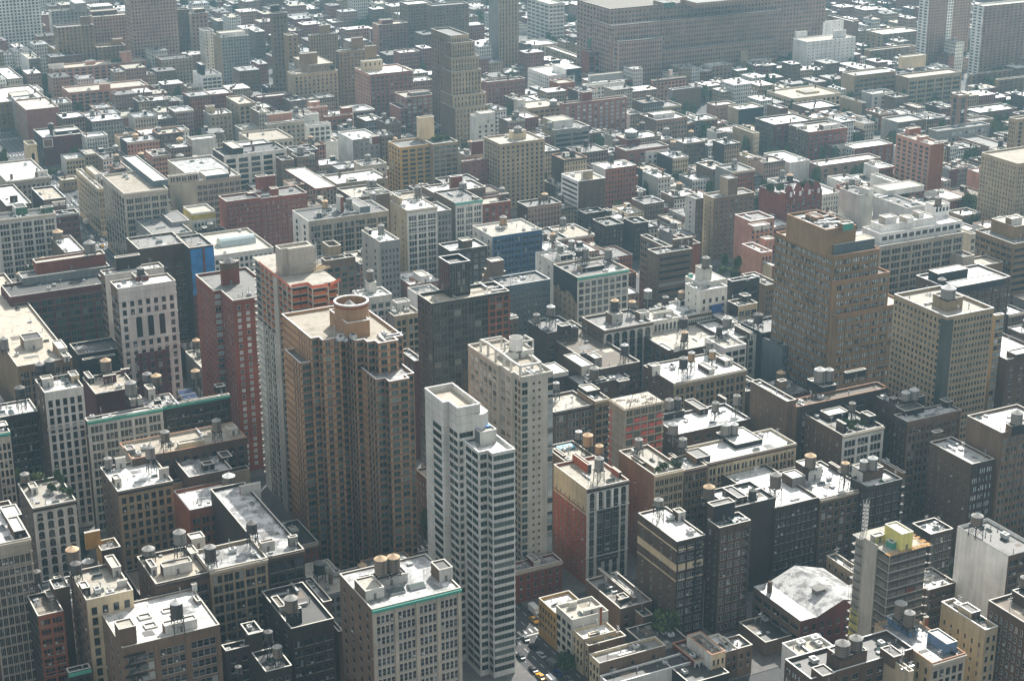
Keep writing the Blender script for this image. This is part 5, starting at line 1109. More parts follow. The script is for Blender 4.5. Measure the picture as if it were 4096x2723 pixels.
for zz in (b.z+.5,b.z+1): mb.box(-.9,b.W+.4,-.9,-.84,zz,zz+.07,bottom=True); mb.box(-.9,-.84,-.9,b.D,zz,zz+.07,bottom=True)
mb.build('edge_rail',plain('raw_timber',(.45,.32,.18),.9),b.root)
B(10,1490,395,1212,2158,36,'loft_building','loft with dazzling white roof and ornate stone front','buff','brown','W','7,2,.6,.62,3.8,s,2.4','4,1,.14,.45',cl=4,cor='lime',par=.7).up(1290,240,1250,1370,330,fm='pale',rf='W').up(1815,270,1712,1870,310,fm='pale',rf='W').up(1960,190,1880,2040,235,fm='pale',rf='W').tk(1573,145,250,78,360,'db').tk(1648,98,185,64,290,'ng').tk(1843,80,165,64,220,'ng').done()
B(10,2150,470,2105,2350,24,'low_building','low silver roofed building in the gap at right','brown','dark','S',None,cl=3,dmin=24).up(2190,380,2150,2205,430,fm='red',rf='S').done()
B(10,1530,862,1385,2200,33,'loft_building','white roofed loft with angled black roof sheds','brown','brown','W',"6,1,.4,.5,3.7,s,1.8",None,cl=4,cope='w',dmin=20).up(1730,635,1590,1810,690,fm='black',rf='K').up(1400,680,1395,1590,740,fm='black',rf='K').up(1960,540,1895,1980,590,fm='white',rf='P').tk(1448,525,625,78,650,'gb',on=1).tk(1525,505,615,66,650,'dd',on=1).tk(1870,555,645,66,720,'gb').tk(2065,475,590,68,680,'gb').done()
b=B(10,1310,1240,985,1582,41,'loft_building','tan flanked loft with a planted corner and pale roof','cream','tan','P','6,2,.55,.55,3.6,d,2','3,1,.1,.3,3.7,s,6',cl=4,cor='cream',brk=False).up(1310,1170,1180,1325,1210,fm='pale',rf='W').up(1200,1130,1095,1240,1160,fm='black',rf='S').tk(1165,890,985,74,1070,'gb').done()
b=B(10,1586,1192,1430,1795,40,'loft_building','narrow loft with a black shed between two pale roofed lofts','tan','tan','G','3,2,.6,.6,3.6,s,2',None,cl=2,cor='brown').up(1700,1085,1590,1830,1140,fm='black',rf='K').up(1500,1080,1440,1530,1110,fm='black',rf='K').tk(1570,885,975,74,1060,'gb').tk(1480,745,855,94,980,'gg').done()
b=B(10,1802,1130,1580,2620,40,'loft_building','long cream loft with columned top storey and a blazing white roof','cream','cream','W','11,2,.55,.6,3.7,d,2.4',None,cl=3,cor='brown',par=.9,brk=False).up(2060,960,1880,2310,1000,fm='black',lm='black',rf='W',door=False,name='black_tank_house').tk(1965,745,860,94,880,'gg',on=0).tk(2045,750,855,74,870,'gg',on=0).done()
b=B(10,500,1120,375,760,37,'loft_building','blue tarpaulin roof with new cedar tanks behind the grey slab','mbrown','mbrown','P','1,1,.2,.2',None,cl=8,cope='l',dmin=18).up(470,1060,380,500,1090,fm='mbrown',rf='T').tk(613,820,905,64,950,'gw').tk(697,845,965,94,1040,'nt').tk(803,948,1040,74,1120,'nt').done()
mb=MB(); mb.box(4,11,b.D-6,b.D-2,b.dz+.3,b.dz+1.2); mb.build('blue_tarpaulin',plain('pale_blue_tarpaulin',(.10,.32,.46),.5),b.root)
b=B(10,690,1370,385,1077,40,'loft_building','red flanked loft with a tall white columned street front','pale','brickred','P','5,1,.5,.6,3.2,a,2.5','7,1,.13,.42,3.2,s,7',S=522,cor='dark',cl=3,belts=(9.5,29))
mb=MB(); mb.box(b.W*.25,b.W*.77,-.12,-.02,9,b.z-9.8,bottom=True); mb.build('dark_bay',wall('glassy'),b.root)
mb=MB(); mb.box(-.06,-.01,0,b.D,b.z-11,b.z-.1); mb.build('faded_top',wall('cream'),b.root)
for c in [c for c in b.root.children if c.name.startswith('window')and c.get('kind')!='stuff']:
    if abs(c.rotation_euler.z)<.1 and b.W*.25<c.location.x<b.W*.77: c.location.y=-.13
    elif c.location.x<.01 and c.location.z>b.z-11: c.location.x=-.07
for i in range(4):
    x=b.W*(.24+.175*i); mb=MB(); mb.lathe([(.5,b.z-9.2),(.45,b.z-2)],10,x,-.5); mb.build('column',wall('white'),b.root)
b.up(700,1145,556,732,1225,fm='black',rf='T',name='black_shed').up(985,1215,915,1005,1270,fm='dark',rf='P').tk(800,1060,1185,88,1300,'gb').done()
B(14,-100,592,-180,462,17,'low_building','low red brick corner building at the foot of the grey slab','red','red','S','8,1,.28,.5,3.6,s,1.8',None,S=522,cl=4,cor='lime',brk=False).up(200,470,130,262,520,fm='pale',rf='S',door=False).done()
# ---- lower right
b=B(11,270,612,168,1108,46,'loft_building','dark loft with a brown gravel roof and twin tanks on a black block','dark','mbrown','B','5,1,.4,.5,3.7,s,2.5','3,1,.1,.4',cl=5,cope='t').up(500,430,362,630,500,fm='black',lm='black',rf='S',door=False,name='black_tank_house').up(720,300,700,905,360,fm='black',lm='black',rf='K',name='black_shed').tk(472,240,375,104,395,'gg',on=0).tk(558,248,365,80,390,'gg',on=0).done()
B(11,175,560,-160,260,48,'loft_building','grey brown loft whose blank flank steps up at the left','mbrown','mbrown','W',None,'5,1,.06,.3,3.7,s,3',cl=2,cope='l',dmin=10).up(110,380,80,175,450,fm='mbrown',rf='K',door=False).done()
b=B(11,688,872,335,1068,42,'loft_building','brick loft with a bushy roof garden and white stone front','pale','brown','K','3,3,.74,.6,3.9,s,2.4','5,1,.12,.4,3.8,w,3',cl=3,cor='lime',brk=False).up(560,690,480,745,740,fm='black',rf='S',name='black_shed',door=False).up(930,700,855,995,770,fm='black',rf='K',door=False).up(700,770,630,705,850,fm='black',rf='K',door=False).tk(768,560,645,62,720,'bb').done(); GARDEN=b
b=B(11,1285,748,1160,1780,45,'loft_building','tall stone loft with two grey tanks and a glaring white roof','mbrown','dark','W','6,2,.55,.6,3.7,s,2.6','3,1,.16,.4',cl=3,par=.8,belts=(3.5,)).up(1240,550,1205,1448,640,fm='black',lm='brown',rf='G',door=False,name='tank_house').up(1260,650,1180,1442,700,fm='black',rf='G',door=False).up(1640,570,1580,1705,625,fm='black',rf='S').tk(1262,455,545,82,575,'gg',on=0).tk(1340,428,535,92,560,'gg',on=0).done()
B(11,1180,605,975,1290,44,'loft_building','brick side loft with a white roof left of the grey tanks','dark','brown','W','2,1,.2,.4','3,1,.1,.4',cl=1,cope='d').up(1150,540,1115,1195,590,fm='brown',rf='W',door=False).done()
b=B(11,478,1458,70,905,33,'loft_building','brick loft with white sheds, glass skylights and a tan topped tank','brown','brown','S','7,1,.5,.55,3.7,s,2.2',None,cl=6,cor='lime',par=.7)
b.up(370,1185,255,498,1290,fm='pale',rf='W').up(220,1270,130,345,1370,fm='grey',rf='W').up(640,1170,560,668,1220,fm='pale',rf='W').tk(385,1030,1160,104,1190,'bt',on=0).tk(700,1105,1215,74,1340,'bt').done()
B(11,915,1352,760,1238,36,'loft_building','dark brick loft with twin tanks on a ribbed base','dark','dark','W','4,2,.55,.5,3.7,s,2','2,1,.1,.4',cl=3,cope='d').up(870,1205,775,1065,1305,fm='brown',lm='pale',rf='K',door=False,name='ribbed_tank_base').tk(880,1085,1185,80,1205,'gg',on=0).tk(958,1055,1180,92,1200,'gg',on=0).fe(.88,1.04,8).done()
b=B(11,60,1542,-440,470,34,'loft_building','broad dark brick loft with a blinding white roof and three tanks','dark','brown','W','8,2,.55,.5,3.6,s,2.2','3,1,.2,.4',cl=4,cope='l')
b.up(-10,1420,-60,180,1490,fm='pale',rf='W').tk(60,1205,1345,104,1480,'bb').tk(-90,-9999,-9990,1,1400,'dd') if 0 else None
b.tk(60,1205,1345,104,1490,'bb'); tank_px(b.label,10,2208,1355,1440,74,1560,b.dz,'dd'); tank_px(b.label,10,1808,1315,1450,106,1560,b.dz,'bt'); tank_px(b.label,10,1985,1345,1480,80,1510,b.dz,'gb'); b.done()
B(11,-330,1540,-560,70,38,'loft_building','rear block with slate sheds behind the broad white roof','dark','dark','S',None,cl=5,cope='l').up(-280,1450,-420,-190,1510,fm='dark',rf='K').done()
b=B(11,1878,1138,1490,2085,43,'loft_building','brown brick loft with a climbing frame and bright white roof','dark','brown','W','3,3,.6,.5,3.7,k,2','6,1,.1,.4,3.7,s,3',cl=3,cope='l').up(1530,850,1505,1615,920,fm='mbrown',rf='G',door=False,name='stepped_parapet').tk(2065,815,905,80,960,'dd').done()
b=B(11,2155,850,2135,2620,54,'loft_building','brown loft with pale piers and paired windows at the right edge','mbrown','mbrown','W','6,2,.6,.52,3.7,t,2.4',None,cl=2,cope='l',dmin=20).up(2240,790,2190,2600,880,fm='black',rf='K',door=False,name='black_tank_house').tk(2285,635,760,110,780,'gb',on=0).done()
b=B(11,2200,178,2060,2560,58,'apartment_tower','tall blank red brown brick tower at the right edge','brown','brown','W','4,1,.3,.5,3.1,s,3',None,cl=3,cope='d',dmin=28).up(2280,130,2200,2520,180,fm='brown',rf='W',door=False).done()
B(11,1620,490,1575,1975,36,'modern_building','low grey metal clad building with a roof deck','grey','grey','G','1,1,.01,.01',None,cl=5,cope='w',cat='building',dmin=16).up(1640,570,1580,1705,625,fm='black',rf='S').done()
B(11,2060,520,1860,2150,33,'low_building','small pink flanked building below the red brown tower','pink','pink','P','1,1,.3,.4',None,cl=1,cope='w',dmin=14).done()
B(11,50,1095,-10,245,20,'low_building','low grey roof in the shadow behind the brick garden loft','dark','dark','G',None,cl=3,dmin=16).done()
B(11,1240,1220,1040,1270,30,'low_building','low tan roofed annex between two tall lofts','tan','tan','G','3,1,.6,.6,3.6,k,1.5',None,cl=1,dmin=14).done()
B(11,130,60,-40,235,34,'loft_building','dark grey loft with small bright windows below the brown tower','slate','slate','G','5,2,.5,.5,3.6,k,2',None,cl=2,cope='d',dmin=18).done()
B(6,2300,1500,2170,2700,36,'loft_building','black roofed loft with black tanks left of the brown tower','black','black','K',None,cl=6,cope='d',dmin=18).tk(2265,1310,1400,80,1480,'dd').done()
B(6,1995,1560,1700,2480,34,'loft_building','pale loft with white roof sheds and a fire escape','pale','brown','W','4,2,.6,.6,3.7,s,2',None,cl=4,cope='w',dmin=18).up(1990,1410,1700,2080,1450,fm='white',rf='W').up(2190,1500,2050,2225,1560,fm='white',rf='W').tk(1978,1340,1440,86,1530,'gg').tk(1905,1430,1510,60,1570,'dd').tk(1573,1345,1440,84,1560,'dd').done()
B(10,1470,110,1155,2170,33,'loft_building','brown loft with white framed panels on its flank','brown','brown','P','3,1,.6,.55','4,1,.5,.6,5,w,2.5',cl=6,cope='d',dmin=16).up(1440,90,1340,1490,140,fm='brown',rf='W',door=False).tk(1815,0,100,66,200,'gb').tk(1585,-100,0,60,80,'bt').done()
B(10,1960,70,1780,2160,35,'loft_building','white gridded loft with dark square windows','white','white','P','3,1,.68,.55,3.8,d,1.6',None,cl=2,cope='w',dmin=14).done()
# ================================================================ far rows at the top
P1='5,1,.4,.5,3.3,s,2'
b=B(0,-60,5,-200,362,60,'apartment_slab','white gridded apartment slab at the top left corner','white','white','W','12,1,.5,.55,3.1,s,1',None,cl=2,cat='slab',dmin=14).done()
b=B(0,100,262,75,420,30,'deco_building','dark brown stepped building with a square tower','mbrown','mbrown','T','9,1,.4,.45,3.2,s,2','3,1,.4,.45',cl=1,cat='building').up(190,160,168,292,250,fm='dark',lm='dark',rf='T',door=False,name='square_tower').done()
B(0,470,110,445,830,48,'apartment_block','grey brown apartment block with white flank at top left','grey','pale','G','10,1,.4,.5,3.1,s,2','2,1,.2,.3',cl=4,cat='block').up(700,35,640,795,120,fm='grey',lm='grey',rf='W',door=False,name='upper_block').done()
B(0,525,258,490,862,50,'apartment_tower','tan stepped tower with scalloped parapet and corner turret','tan','tan','G','9,1,.36,.6,3.2,s,3','2,1,.3,.5',cl=1).up(745,158,735,832,240,fm='tan',lm='tan',rf='T',door=False,name='corner_turret').done()
B(0,860,160,830,1210,52,'apartment_block','broad grey brown block behind the tan stepped tower','umber','umber','P','12,1,.45,.5,3.1,s,2',None,cl=3,cat='block',dmin=14).up(850,110,825,1080,150,fm='brown',rf='P').done()
B(0,1200,-40,1140,1620,78,'apartment_block','huge hazy brown apartment block cut by the top edge','umber','umber','G','14,1,.45,.5,3.1,s,2','4,1,.4,.5',cl=1,cat='block')
B(0,1225,235,1205,1615,38,'apartment_block','dark brown block with an ornamented pale top floor','mbrown','mbrown','K','12,1,.45,.5,3.1,s,2',None,cl=1,cat='block',dmin=14)
B(0,1640,95,1612,1745,58,'apartment_tower','dark narrow tower with a pale corner edge','mbrown','mbrown','G','4,1,.4,.5',None,cl=1)
B(0,1760,130,1732,1915,55,'apartment_tower','dark brick tower left of the grey wide tower','umber','pale','P','4,1,.4,.5',None,cl=1).up(1790,90,1760,1890,130,fm='brown',rf='P').done()
B(0,500,455,430,680,26,'apartment_building','tan house with scattered square windows below the stepped tower','buff','tan','G','5,1,.36,.5,3.3,s,1.5',None,cl=3).up(540,410,510,610,440,fm='grey',rf='G').done()
B(0,900,440,858,1155,30,'church_hall','tan castle like building with a crenellated parapet','tan','tan','T','6,1,.3,.4,3.6,s,2.5',None,cl=1,cat='building',par=1.8).up(1050,365,1022,1128,420,fm='tan',lm='tan',rf='T',door=False,name='square_turret').done()
B(0,490,640,440,1350,24,'apartment_block','long salmon brick block with a tall brick lift shaft','pink','pink','T','14,1,.5,.5,3,s,1.2','3,1,.3,.4',cl=3,cat='block').up(1120,485,1098,1210,590,fm='pink',lm='pink',rf='P',door=False,name='lift_shaft').up(800,570,786,878,600,fm='pink',rf='P',door=False).up(450,600,440,590,640,fm='pale',rf='P',door=False).done()
B(0,640,855,570,1370,21,'apartment_block','lower salmon brick block with dark window bays','pink','pink','P','12,1,.6,.55,3.1,s,1.6','3,1,.3,.4',cl=3,cat='block').up(930,780,910,1015,850,fm='pink',lm='pink',rf='P',door=False,name='lift_shaft').done()
B(0,1490,555,1430,1778,28,'apartment_building','tan apartment house with a dark cluttered roof','buff','tan','K','9,1,.36,.5,3.2,s,2','4,1,.2,.4',cl=6).done()
b=B(0,2040,350,1960,2290,50,'apartment_tower','broad grey apartment tower with a pale flank','grey','buff','G','9,1,.4,.5,3,s,2','6,1,.2,.4,3,s,2',cl=3).up(2030,310,1990,2260,350,fm='pale',rf='P').done()
B(0,1880,290,1830,1970,50,'apartment_tower','pale left wing of the broad grey tower','pale','pale','K','2,1,.2,.4,3,s,2','3,1,.2,.4,3,s,2',cl=2,dmin=10,into=b)
b=B(0,1860,700,1775,2042,30,'white_loft','white apartment house with a black chimney stripe','white','white','G','4,1,.7,.5,3.2,d,2','2,1,.1,.3',cl=3,cat='loft').up(1860,600,1810,1885,700,fm='black',lm='black',rf='W',door=False,name='black_shaft').done()
B(0,265,545,190,372,30,'narrow_loft','narrow loft with a long white party wall','mbrown','white','P','1,1,.7,.5,3.4,t,3','1,1,.01,.01',cl=3,cat='loft').done()
B(0,70,730,-60,208,20,'apartment_building','white roofed pale house at the left edge','lime','brown','W','6,1,.4,.5,3.4,a,1.8',None,cl=2).done()
B(0,240,1015,130,540,27,'brick_warehouse','brick block with a blank red brown front and tan roof','rose','umber','P','1,1,.01,.01','9,1,.3,.5,3.4,s,2',cl=3,cat='warehouse').done()
b=B(0,395,1270,308,770,22,'brick_warehouse','dark brick warehouse with a framed picture on its wall','maroon','dark','W',None,'4,1,.3,.4,3.6,d,3',cl=6,cat='warehouse').up(490,1185,450,500,1260,fm='pale',rf='K',door=False,name='tank_shaft').up(520,1215,490,730,1245,fm='dark',rf='W').tk(470,1130,1185,56,1190,'dd',on=0).done()
mb=MB(); mb.box(-.1,b.W*.23,-.25,-.05,b.z-7.6,b.z-1.2,bottom=True); mb.build('billboard_frame',FR_W,b.root)
mb=MB(); mb.quad((.4,-.3,b.z-7.1),(b.W*.23-.5,-.3,b.z-7.1),(b.W*.23-.5,-.3,b.z-1.7),(.4,-.3,b.z-1.7)); mb.build('billboard',plain('billboard_print',(.16,.08,.05),.6,0,.9,.5),b.root)
B(0,790,1265,745,992,22,'white_loft','white loft with four rows of small windows','white','pale','W','8,1,.5,.5,3,d,1.2',None,cl=3,cat='loft',belts=(3,9)).done()
B(0,-60,950,-200,425,22,'apartment_building','tan flat roofed block with white parapet at the left edge','tan','tan','W','10,1,.4,.5,3.4,s,2',None,cl=3).up(120,890,70,300,930,fm='pale',rf='P').done()
B(0,120,860,60,400,18,'low_building','white roofed low block among trees at the left edge','pale','pale','W',None,cl=3).done()
b=B(0,252,1335,215,338,40,'stone_tower','cream stone tower with an arched niche at the left','cream','cream','K','1,1,.3,.25,14,a,2',None,cl=0,cor='cream',par=1.6,dmin=6)
B(0,1935,1060,1872,2135,26,'loft_building','grey loft with a white roof and iron balconies','buff','grey','W','5,1,.4,.5,3.5,s,2',None,cl=4).up(1905,985,1885,1980,1050,fm='buff',rf='P').done()
B(0,2200,960,2080,2352,31,'loft_building','tan loft with a dark glazed centre bay','buff','buff','T','3,1,.5,.6,3.6,d,2','3,1,.2,.4',cl=4).done()
B(0,2060,1440,1960,2640,36,'loft_building','white gridded loft with large square windows','pale','dark','K','5,1,.62,.6,3.9,d,2',None,cl=8,cope='l').up(2150,1370,2050,2240,1440,fm='black',rf='P').tk(2030,1200,1270,76,1330,'bb').done()
B(0,1770,1290,1730,2000,24,'low_building','low white walled building among roof tanks','pale','pale','W',None,cl=3).tk(1665,1270,1330,66,1420,'nt').tk(1255,1232,1300,56,1350,'nt').tk(1665,1420,1510,76,1560,'bb').tk(1500,1380,1450,76,1480,'bb').done()
# ---- crop 1
b=B(1,150,130,125,290,70,'apartment_tower','slender dark stepped tower with white edged side','mbrown','mbrown','K','4,1,.4,.5',None,cl=1).up(140,55,128,215,120,fm='dark',rf='K').done()
B(1,290,330,270,385,55,'apartment_tower','pale lower stage of the slender stepped tower','tan','tan','P','2,1,.3,.5',None,cl=0,into=b,dmin=10)
B(1,500,330,480,755,46,'apartment_tower','tan deco tower with a pointed lantern','tan','tan','G','10,1,.3,.6,3.2,s,3','2,1,.3,.5',cl=1,cope='l').up(590,240,578,682,325,fm='tan',lm='tan',rf='T',door=False,name='lantern',cope='l').done()
b=B(1,345,690,288,755,36,'apartment_block','tan stepped apartment house with roof gardens','buff','buff','T','10,1,.36,.55,3.1,s,2','4,1,.3,.5,3.1,s,2',cl=4,cat='block').up(500,600,345,705,680,fm='buff',lm='buff',rf='T',F='8,1,.36,.55,3.1,s,1',name='upper_stage').up(420,500,395,565,600,fm='tan',lm='tan',rf='T',door=False,name='brick_tower',on=0).done()
B(1,760,480,735,1010,48,'apartment_tower','brown stepped tower left of the red flanked block','tan','brown','T','7,1,.36,.55,3.1,s,2','3,1,.3,.5',cl=2).up(890,355,875,985,470,fm='tan',lm='tan',rf='W',door=False,name='brick_tower').done()
b=B(1,1050,690,910,1445,45,'apartment_block','brown block with a long pink flank and tan roof tower','rose','pink','W','9,1,.5,.5,3.1,s,2','9,1,.36,.5,3.1,s,2',cl=4,cat='block',cope='l').up(985,570,960,1165,665,fm='cream',lm='cream',rf='P',F='4,1,.25,.5,4,a,1',name='cream_stage').up(1010,430,1000,1110,540,fm='tan',lm='tan',rf='W',door=False,name='brick_tower',on=0).done()
B(1,1130,235,1070,1395,38,'apartment_block','brick apartment house with balconies and a roof shed','rose','pink','P','8,1,.5,.5,3,s,2','3,1,.2,.4',cl=3,cat='block').up(1160,190,1130,1260,230,fm='maroon',rf='G').done()
B(1,1400,45,1320,1620,52,'apartment_block','wide brown block with rows of small windows behind the deco tower','mbrown','mbrown','W','9,1,.42,.5,3,s,2','3,1,.4,.5',cl=2,cat='block')
B(1,1630,60,1600,1960,54,'apartment_block','right wing of the wide brown block','mbrown','mbrown','G','11,1,.42,.5,3,s,2',None,cl=2,cat='block',dmin=14,into=None)
B(1,1330,490,1265,1510,26,'loft_building','red brown loft with many small windows and white roof','rose','rose','W','9,1,.45,.5,3.5,s,1.5',None,cl=4).done()
# telephone tower
b=B(1,1795,332,1612,1962,86,'deco_tower','tall buff stepped deco tower with a ribbed shaft','buff','mbrown','K','7,1,.34,.62,3.7,s,2','7,1,.2,.7,3.7,d,4',cl=6,cat='tower',pil=.3,dmin=20,cope='l'); v0=b.v; DT=b
for k,(x,y,rx) in enumerate(((1800,402,2015),(1800,540,2052),(1800,665,2074),(1812,885,2120),(1835,1000,2142))):
    B(1,x,y,x-40,rx,78,'deco_tower','x','buff','mbrown','T','9,1,.34,.62,3.7,s,1.2',None,S=v0-4.5*(k+1),cl=1,into=DT,dmin=4.5*(k+1)+3,cope='l')
B(1,1380,900,1275,1640,32,'apartment_block','red brick apartment house with white framed windows','rose','rose','P','5,1,.6,.55,3,p,1.6','3,1,.4,.5,3,p,1.6',cl=3,cat='block').up(1430,860,1400,1600,890,fm='grey',rf='G').done()
B(1,1330,1000,1230,1400,25,'apartment_block','lower planted terrace of the red brick apartment house','rose','rose','K','2,1,.5,.5',None,cl=1,into=HAND and None,cat='block')
b=B(1,2235,-10,2215,2420,75,'office_tower','pale tan tower with vertical ribs at the top edge','buff','grey','T','6,1,.3,.7,3.6,s,2',None,cl=1,dmin=20,cope='l')
b=B(1,1330,1360,1218,1620,42,'apartment_block','tan apartment block with teal windows and a castle like tank tower','gold','gold','G','4,1,.62,.56,3.15,t,1.5','4,1,.5,.56,3.15,t,1.5',cl=4,cat='block',cope='l').up(1510,1090,1478,1640,1290,fm='cream',lm='cream',rf='G',door=False,name='castle_tower',par=1.6).done()
B(1,1630,1330,1585,1862,43,'apartment_block','eastern wing of the tan block','buff','buff','G','4,1,.7,.56,3.15,t,1.5',None,cl=6,into=b,dmin=14)
B(1,890,1290,752,1142,31,'loft_building','loft with a tall white party wall and a small billboard','grey','white','W','5,1,.3,.4',None,cl=6).up(1070,1262,1045,1140,1330,fm='maroon',rf='P',door=False,name='brick_block').done()
B(1,480,1160,445,690,32,'loft_building','white columned loft with pink top trim','pale','pale','S','4,1,.6,.55,3.6,d,1.5',None,cl=4).up(470,1060,440,580,1140,fm='pale',rf='G').done()
B(1,490,1000,470,660,24,'loft_building','red brick loft with a white roof and grey shed','pink','pink','W','5,1,.3,.4',None,cl=4).up(500,945,475,590,985,fm='pink',rf='W').done()
B(1,640,1080,620,890,26,'loft_building','red roofed terrace loft with grey slanted studio windows','rust','rust','P','5,1,.5,.5',None,cl=5).up(800,1000,770,888,1060,fm='rust',rf='W').done()
B(1,100,1150,80,455,30,'loft_building','grey loft with planted terraces','lime','grey','G','8,1,.45,.5,3.5,t,2',None,cl=4).up(110,1060,90,330,1130,fm='pink',rf='P').tk(370,985,1030,44,1060,'gb').done()
B(1,630,1310,545,755,20,'low_building','brick walled low building with a white front panel','pale','maroon','W',None,cl=2).done()
B(1,20,900,-20,300,19,'low_building','brick block with a glaring white roof','rose','rose','W','8,1,.3,.4',None,cl=2).done()
B(1,-20,1310,-160,345,30,'loft_building','lime loft with a tan roof below the planted terraces','lime','lime','T','8,1,.5,.55,3.6,s,2',None,cl=5).done()
B(1,-180,1400,-300,200,34,'loft_building','white gridded loft with big dark square panes','pale','pale','W','4,1,.62,.62,3.9,d,2.5',None,cl=4).done()
B(1,240,1480,205,350,33,'loft_building','dark loft with a grey tank beside the white gridded loft','mbrown','mbrown','K','3,1,.5,.5',None,cl=3,dmin=12).tk(412,1345,1420,60,1450,'gb').done()
B(1,380,1450,330,545,34,'loft_building','dark loft with two grey tanks','mbrown','mbrown','K','5,1,.6,.5,3.6,s,2',None,cl=3,dmin=12).tk(520,1410,1470,50,1500,'gb').done()
B(1,980,1530,900,1205,33,'loft_building','tan loft with a slate roof and big tank','lime','lime','G','4,1,.3,.4',None,cl=5).tk(1030,1420,1480,56,1510,'gb').done()
B(1,2130,760,2080,2480,28,'loft_building','brown loft with pale bands right of the deco tower','rose','rose','K','10,1,.4,.5,3.5,s,2',None,cl=6,belts=(4,)).done()
B(1,2030,1080,1970,2205,34,'loft_building','pale stepped building with a round tank','pale','pale','W','3,1,.3,.4',None,cl=3).up(2070,1050,2022,2205,1140,fm='pale',rf='P').done()
B(1,1905,1490,1890,2190,32,'apartment_block','maroon brick building with tall chimney blocks','rose','rose','W','4,1,.2,.3',None,cl=3,cat='block').up(1990,1310,1978,2092,1440,fm='maroon',rf='P',door=False,name='brick_block').done()
b=B(1,2250,1330,2100,2660,46,'apartment_block','pale tan apartment block with a grid of small windows','buff','buff','P','9,1,.36,.5,3.05,d,1.6','6,1,.36,.5,3.05,d,1.6',cl=4,cat='block',cope='l').up(2365,1215,2330,2490,1290,fm='cream',lm='cream',rf='P',door=False,name='tank_house').tk(2412,1160,1215,74,1225,'gb',on=0).done()
# ---- crop 2
B(2,345,40,140,485,44,'office_block','white concrete block with wide windows behind the ribbed tower','pale','pale','P','4,1,.7,.4,3.8,t,1.5','5,1,.7,.4,3.8,t,1.5',cl=3,cat='block').done()
OB=b=B(2,905,85,800,2900,58,'office_block','vast brown stepped office block filling the top right','umber','umber','B','32,2,.56,.5,4,s,2','10,1,.4,.5,4,s,2',S=1342,cl=6,cat='block',cope='l',dmin=60).up(1700,30,1550,2300,75,fm='umber',rf='G',F='12,2,.4,.45,4,s,1',name='upper_storeys').up(1400,30,1300,1500,70,fm='green',rf='G',door=False,name='plant_room')
B(2,920,240,745,1370,46,'office_block','x','umber','umber','P','9,2,.54,.5,4,s,2','10,1,.45,.55,4,s,2',S=1329,cl=1,into=OB,cope='l',dmin=20)
B(2,990,385,880,1390,38,'office_block','x','umber','umber','G','9,2,.54,.5,4,s,2','2,1,.45,.55,4,s,2',S=1317,cl=1,into=OB,cope='l',dmin=20)
B(2,1390,470,1330,2450,30,'office_block','x','umber','umber','G','22,2,.56,.5,4,s,2',None,S=1321,cl=1,into=OB,cope='l',dmin=12)
B(2,1340,200,1300,2480,47,'office_block','x','umber','umber','G','24,2,.54,.5,4,s,2',None,S=1331,cl=1,into=OB,cope='l',dmin=12)
b=B(2,710,480,640,988,30,'apartment_block','red and glass apartment house with a green roof cabin','red','red','G','5,1,.7,.6,3,p,1.5',"4,1,.05,.2",cl=2,cat='block').up(725,360,700,905,440,fm='green',lm='green',rf='G',door=False,name='green_roof_cabin').done()
B(2,200,420,190,420,14,'bank_temple','pale templelike hall with columns and a white roof','pale','pale','W','6,1,.5,.7,9,d,1.5',None,cl=1,cat='hall',dmin=30,cor='lime').done()
B(2,600,530,310,665,14,'bank_temple','long pedimented hall with a tan roof','buff','buff','W','5,1,.3,.5,3.6,s,2','12,1,.4,.5,3.6,s,2',cl=3,cat='hall').done()
B(2,340,700,145,580,24,'loft_building','long white flanked apartment row with a white roof','pale','white','W','5,1,.4,.5,3.3,s,2','10,1,.3,.4,3.3,s,2',cl=6).up(500,640,370,640,700,fm='black',rf='W').done()
B(2,430,770,345,580,22,'loft_building','red brick end house with small windows','rust','rust','T','6,1,.4,.5,3.3,s,2',None,cl=3,dmin=10).done()
B(2,690,790,650,1040,24,'loft_building','pale grey loft with an arched flank and roof cabins','pale','pale','P','11,1,.45,.5,3.5,t,2',None,cl=5,cope='w').up(720,700,700,1020,760,fm='grey',rf='P').tk(680,795,850,50,870,'gb').done()
B(2,150,1000,20,450,24,'loft_building','pale loft with a brown roof and green shaded windows','buff','pale','T','6,1,.6,.5,3.6,t,2',None,cl=3).up(60,925,20,125,990,fm='pale',rf='P').tk(380,915,975,66,1000,'gw').tk(40,1020,1075,50,1100,'gb').done()
b=B(2,480,960,440,1060,33,'apartment_block','long red brick apartment slab with white windows','rose','rose','T','11,1,.42,.5,3,p,2','2,1,.2,.4',cl=3,cat='block').up(655,855,625,738,940,fm='red',rf='K',door=False,name='brick_shaft').done()
B(2,390,1200,275,715,32,'office_block','blue grey banded building with a stepped gable','grey','buff','G','2,1,.85,.5,3.5,t,3',None,cl=4,cat='block',cope='w').up(380,1120,285,560,1190,fm='pale',lm='buff',rf='P').tk(345,1120,1185,48,1200,'gb').tk(615,1170,1230,52,1260,'gb').done()
b=B(2,1330,1110,1175,1618,32,'loft_building','brown loft with a pale glazed roof house','umber','mbrown','W','10,1,.5,.55,3.6,s,2','3,1,.05,.2',cl=4).up(1300,1060,1250,1500,1100,fm='pale',rf='W').done()
B(2,1300,745,1282,1605,22,'loft_building','pink loft with a heavy dark cornice and many windows','pink','pink','G','9,1,.5,.55,3.4,d,2','3,1,.3,.4',cl=3,cor='dark').up(1450,650,1440,1482,700,fm='pale',rf='P',door=False).done()
B(2,1480,830,1440,1745,18,'loft_building','blank grey side building with twin white roofs','mbrown','grey','W',None,cl=4).done()
B(2,1840,615,1760,2030,18,'low_building','white roofed low loft before the vast brown block','umber','pale','W','5,1,.4,.5',None,cl=3).done()
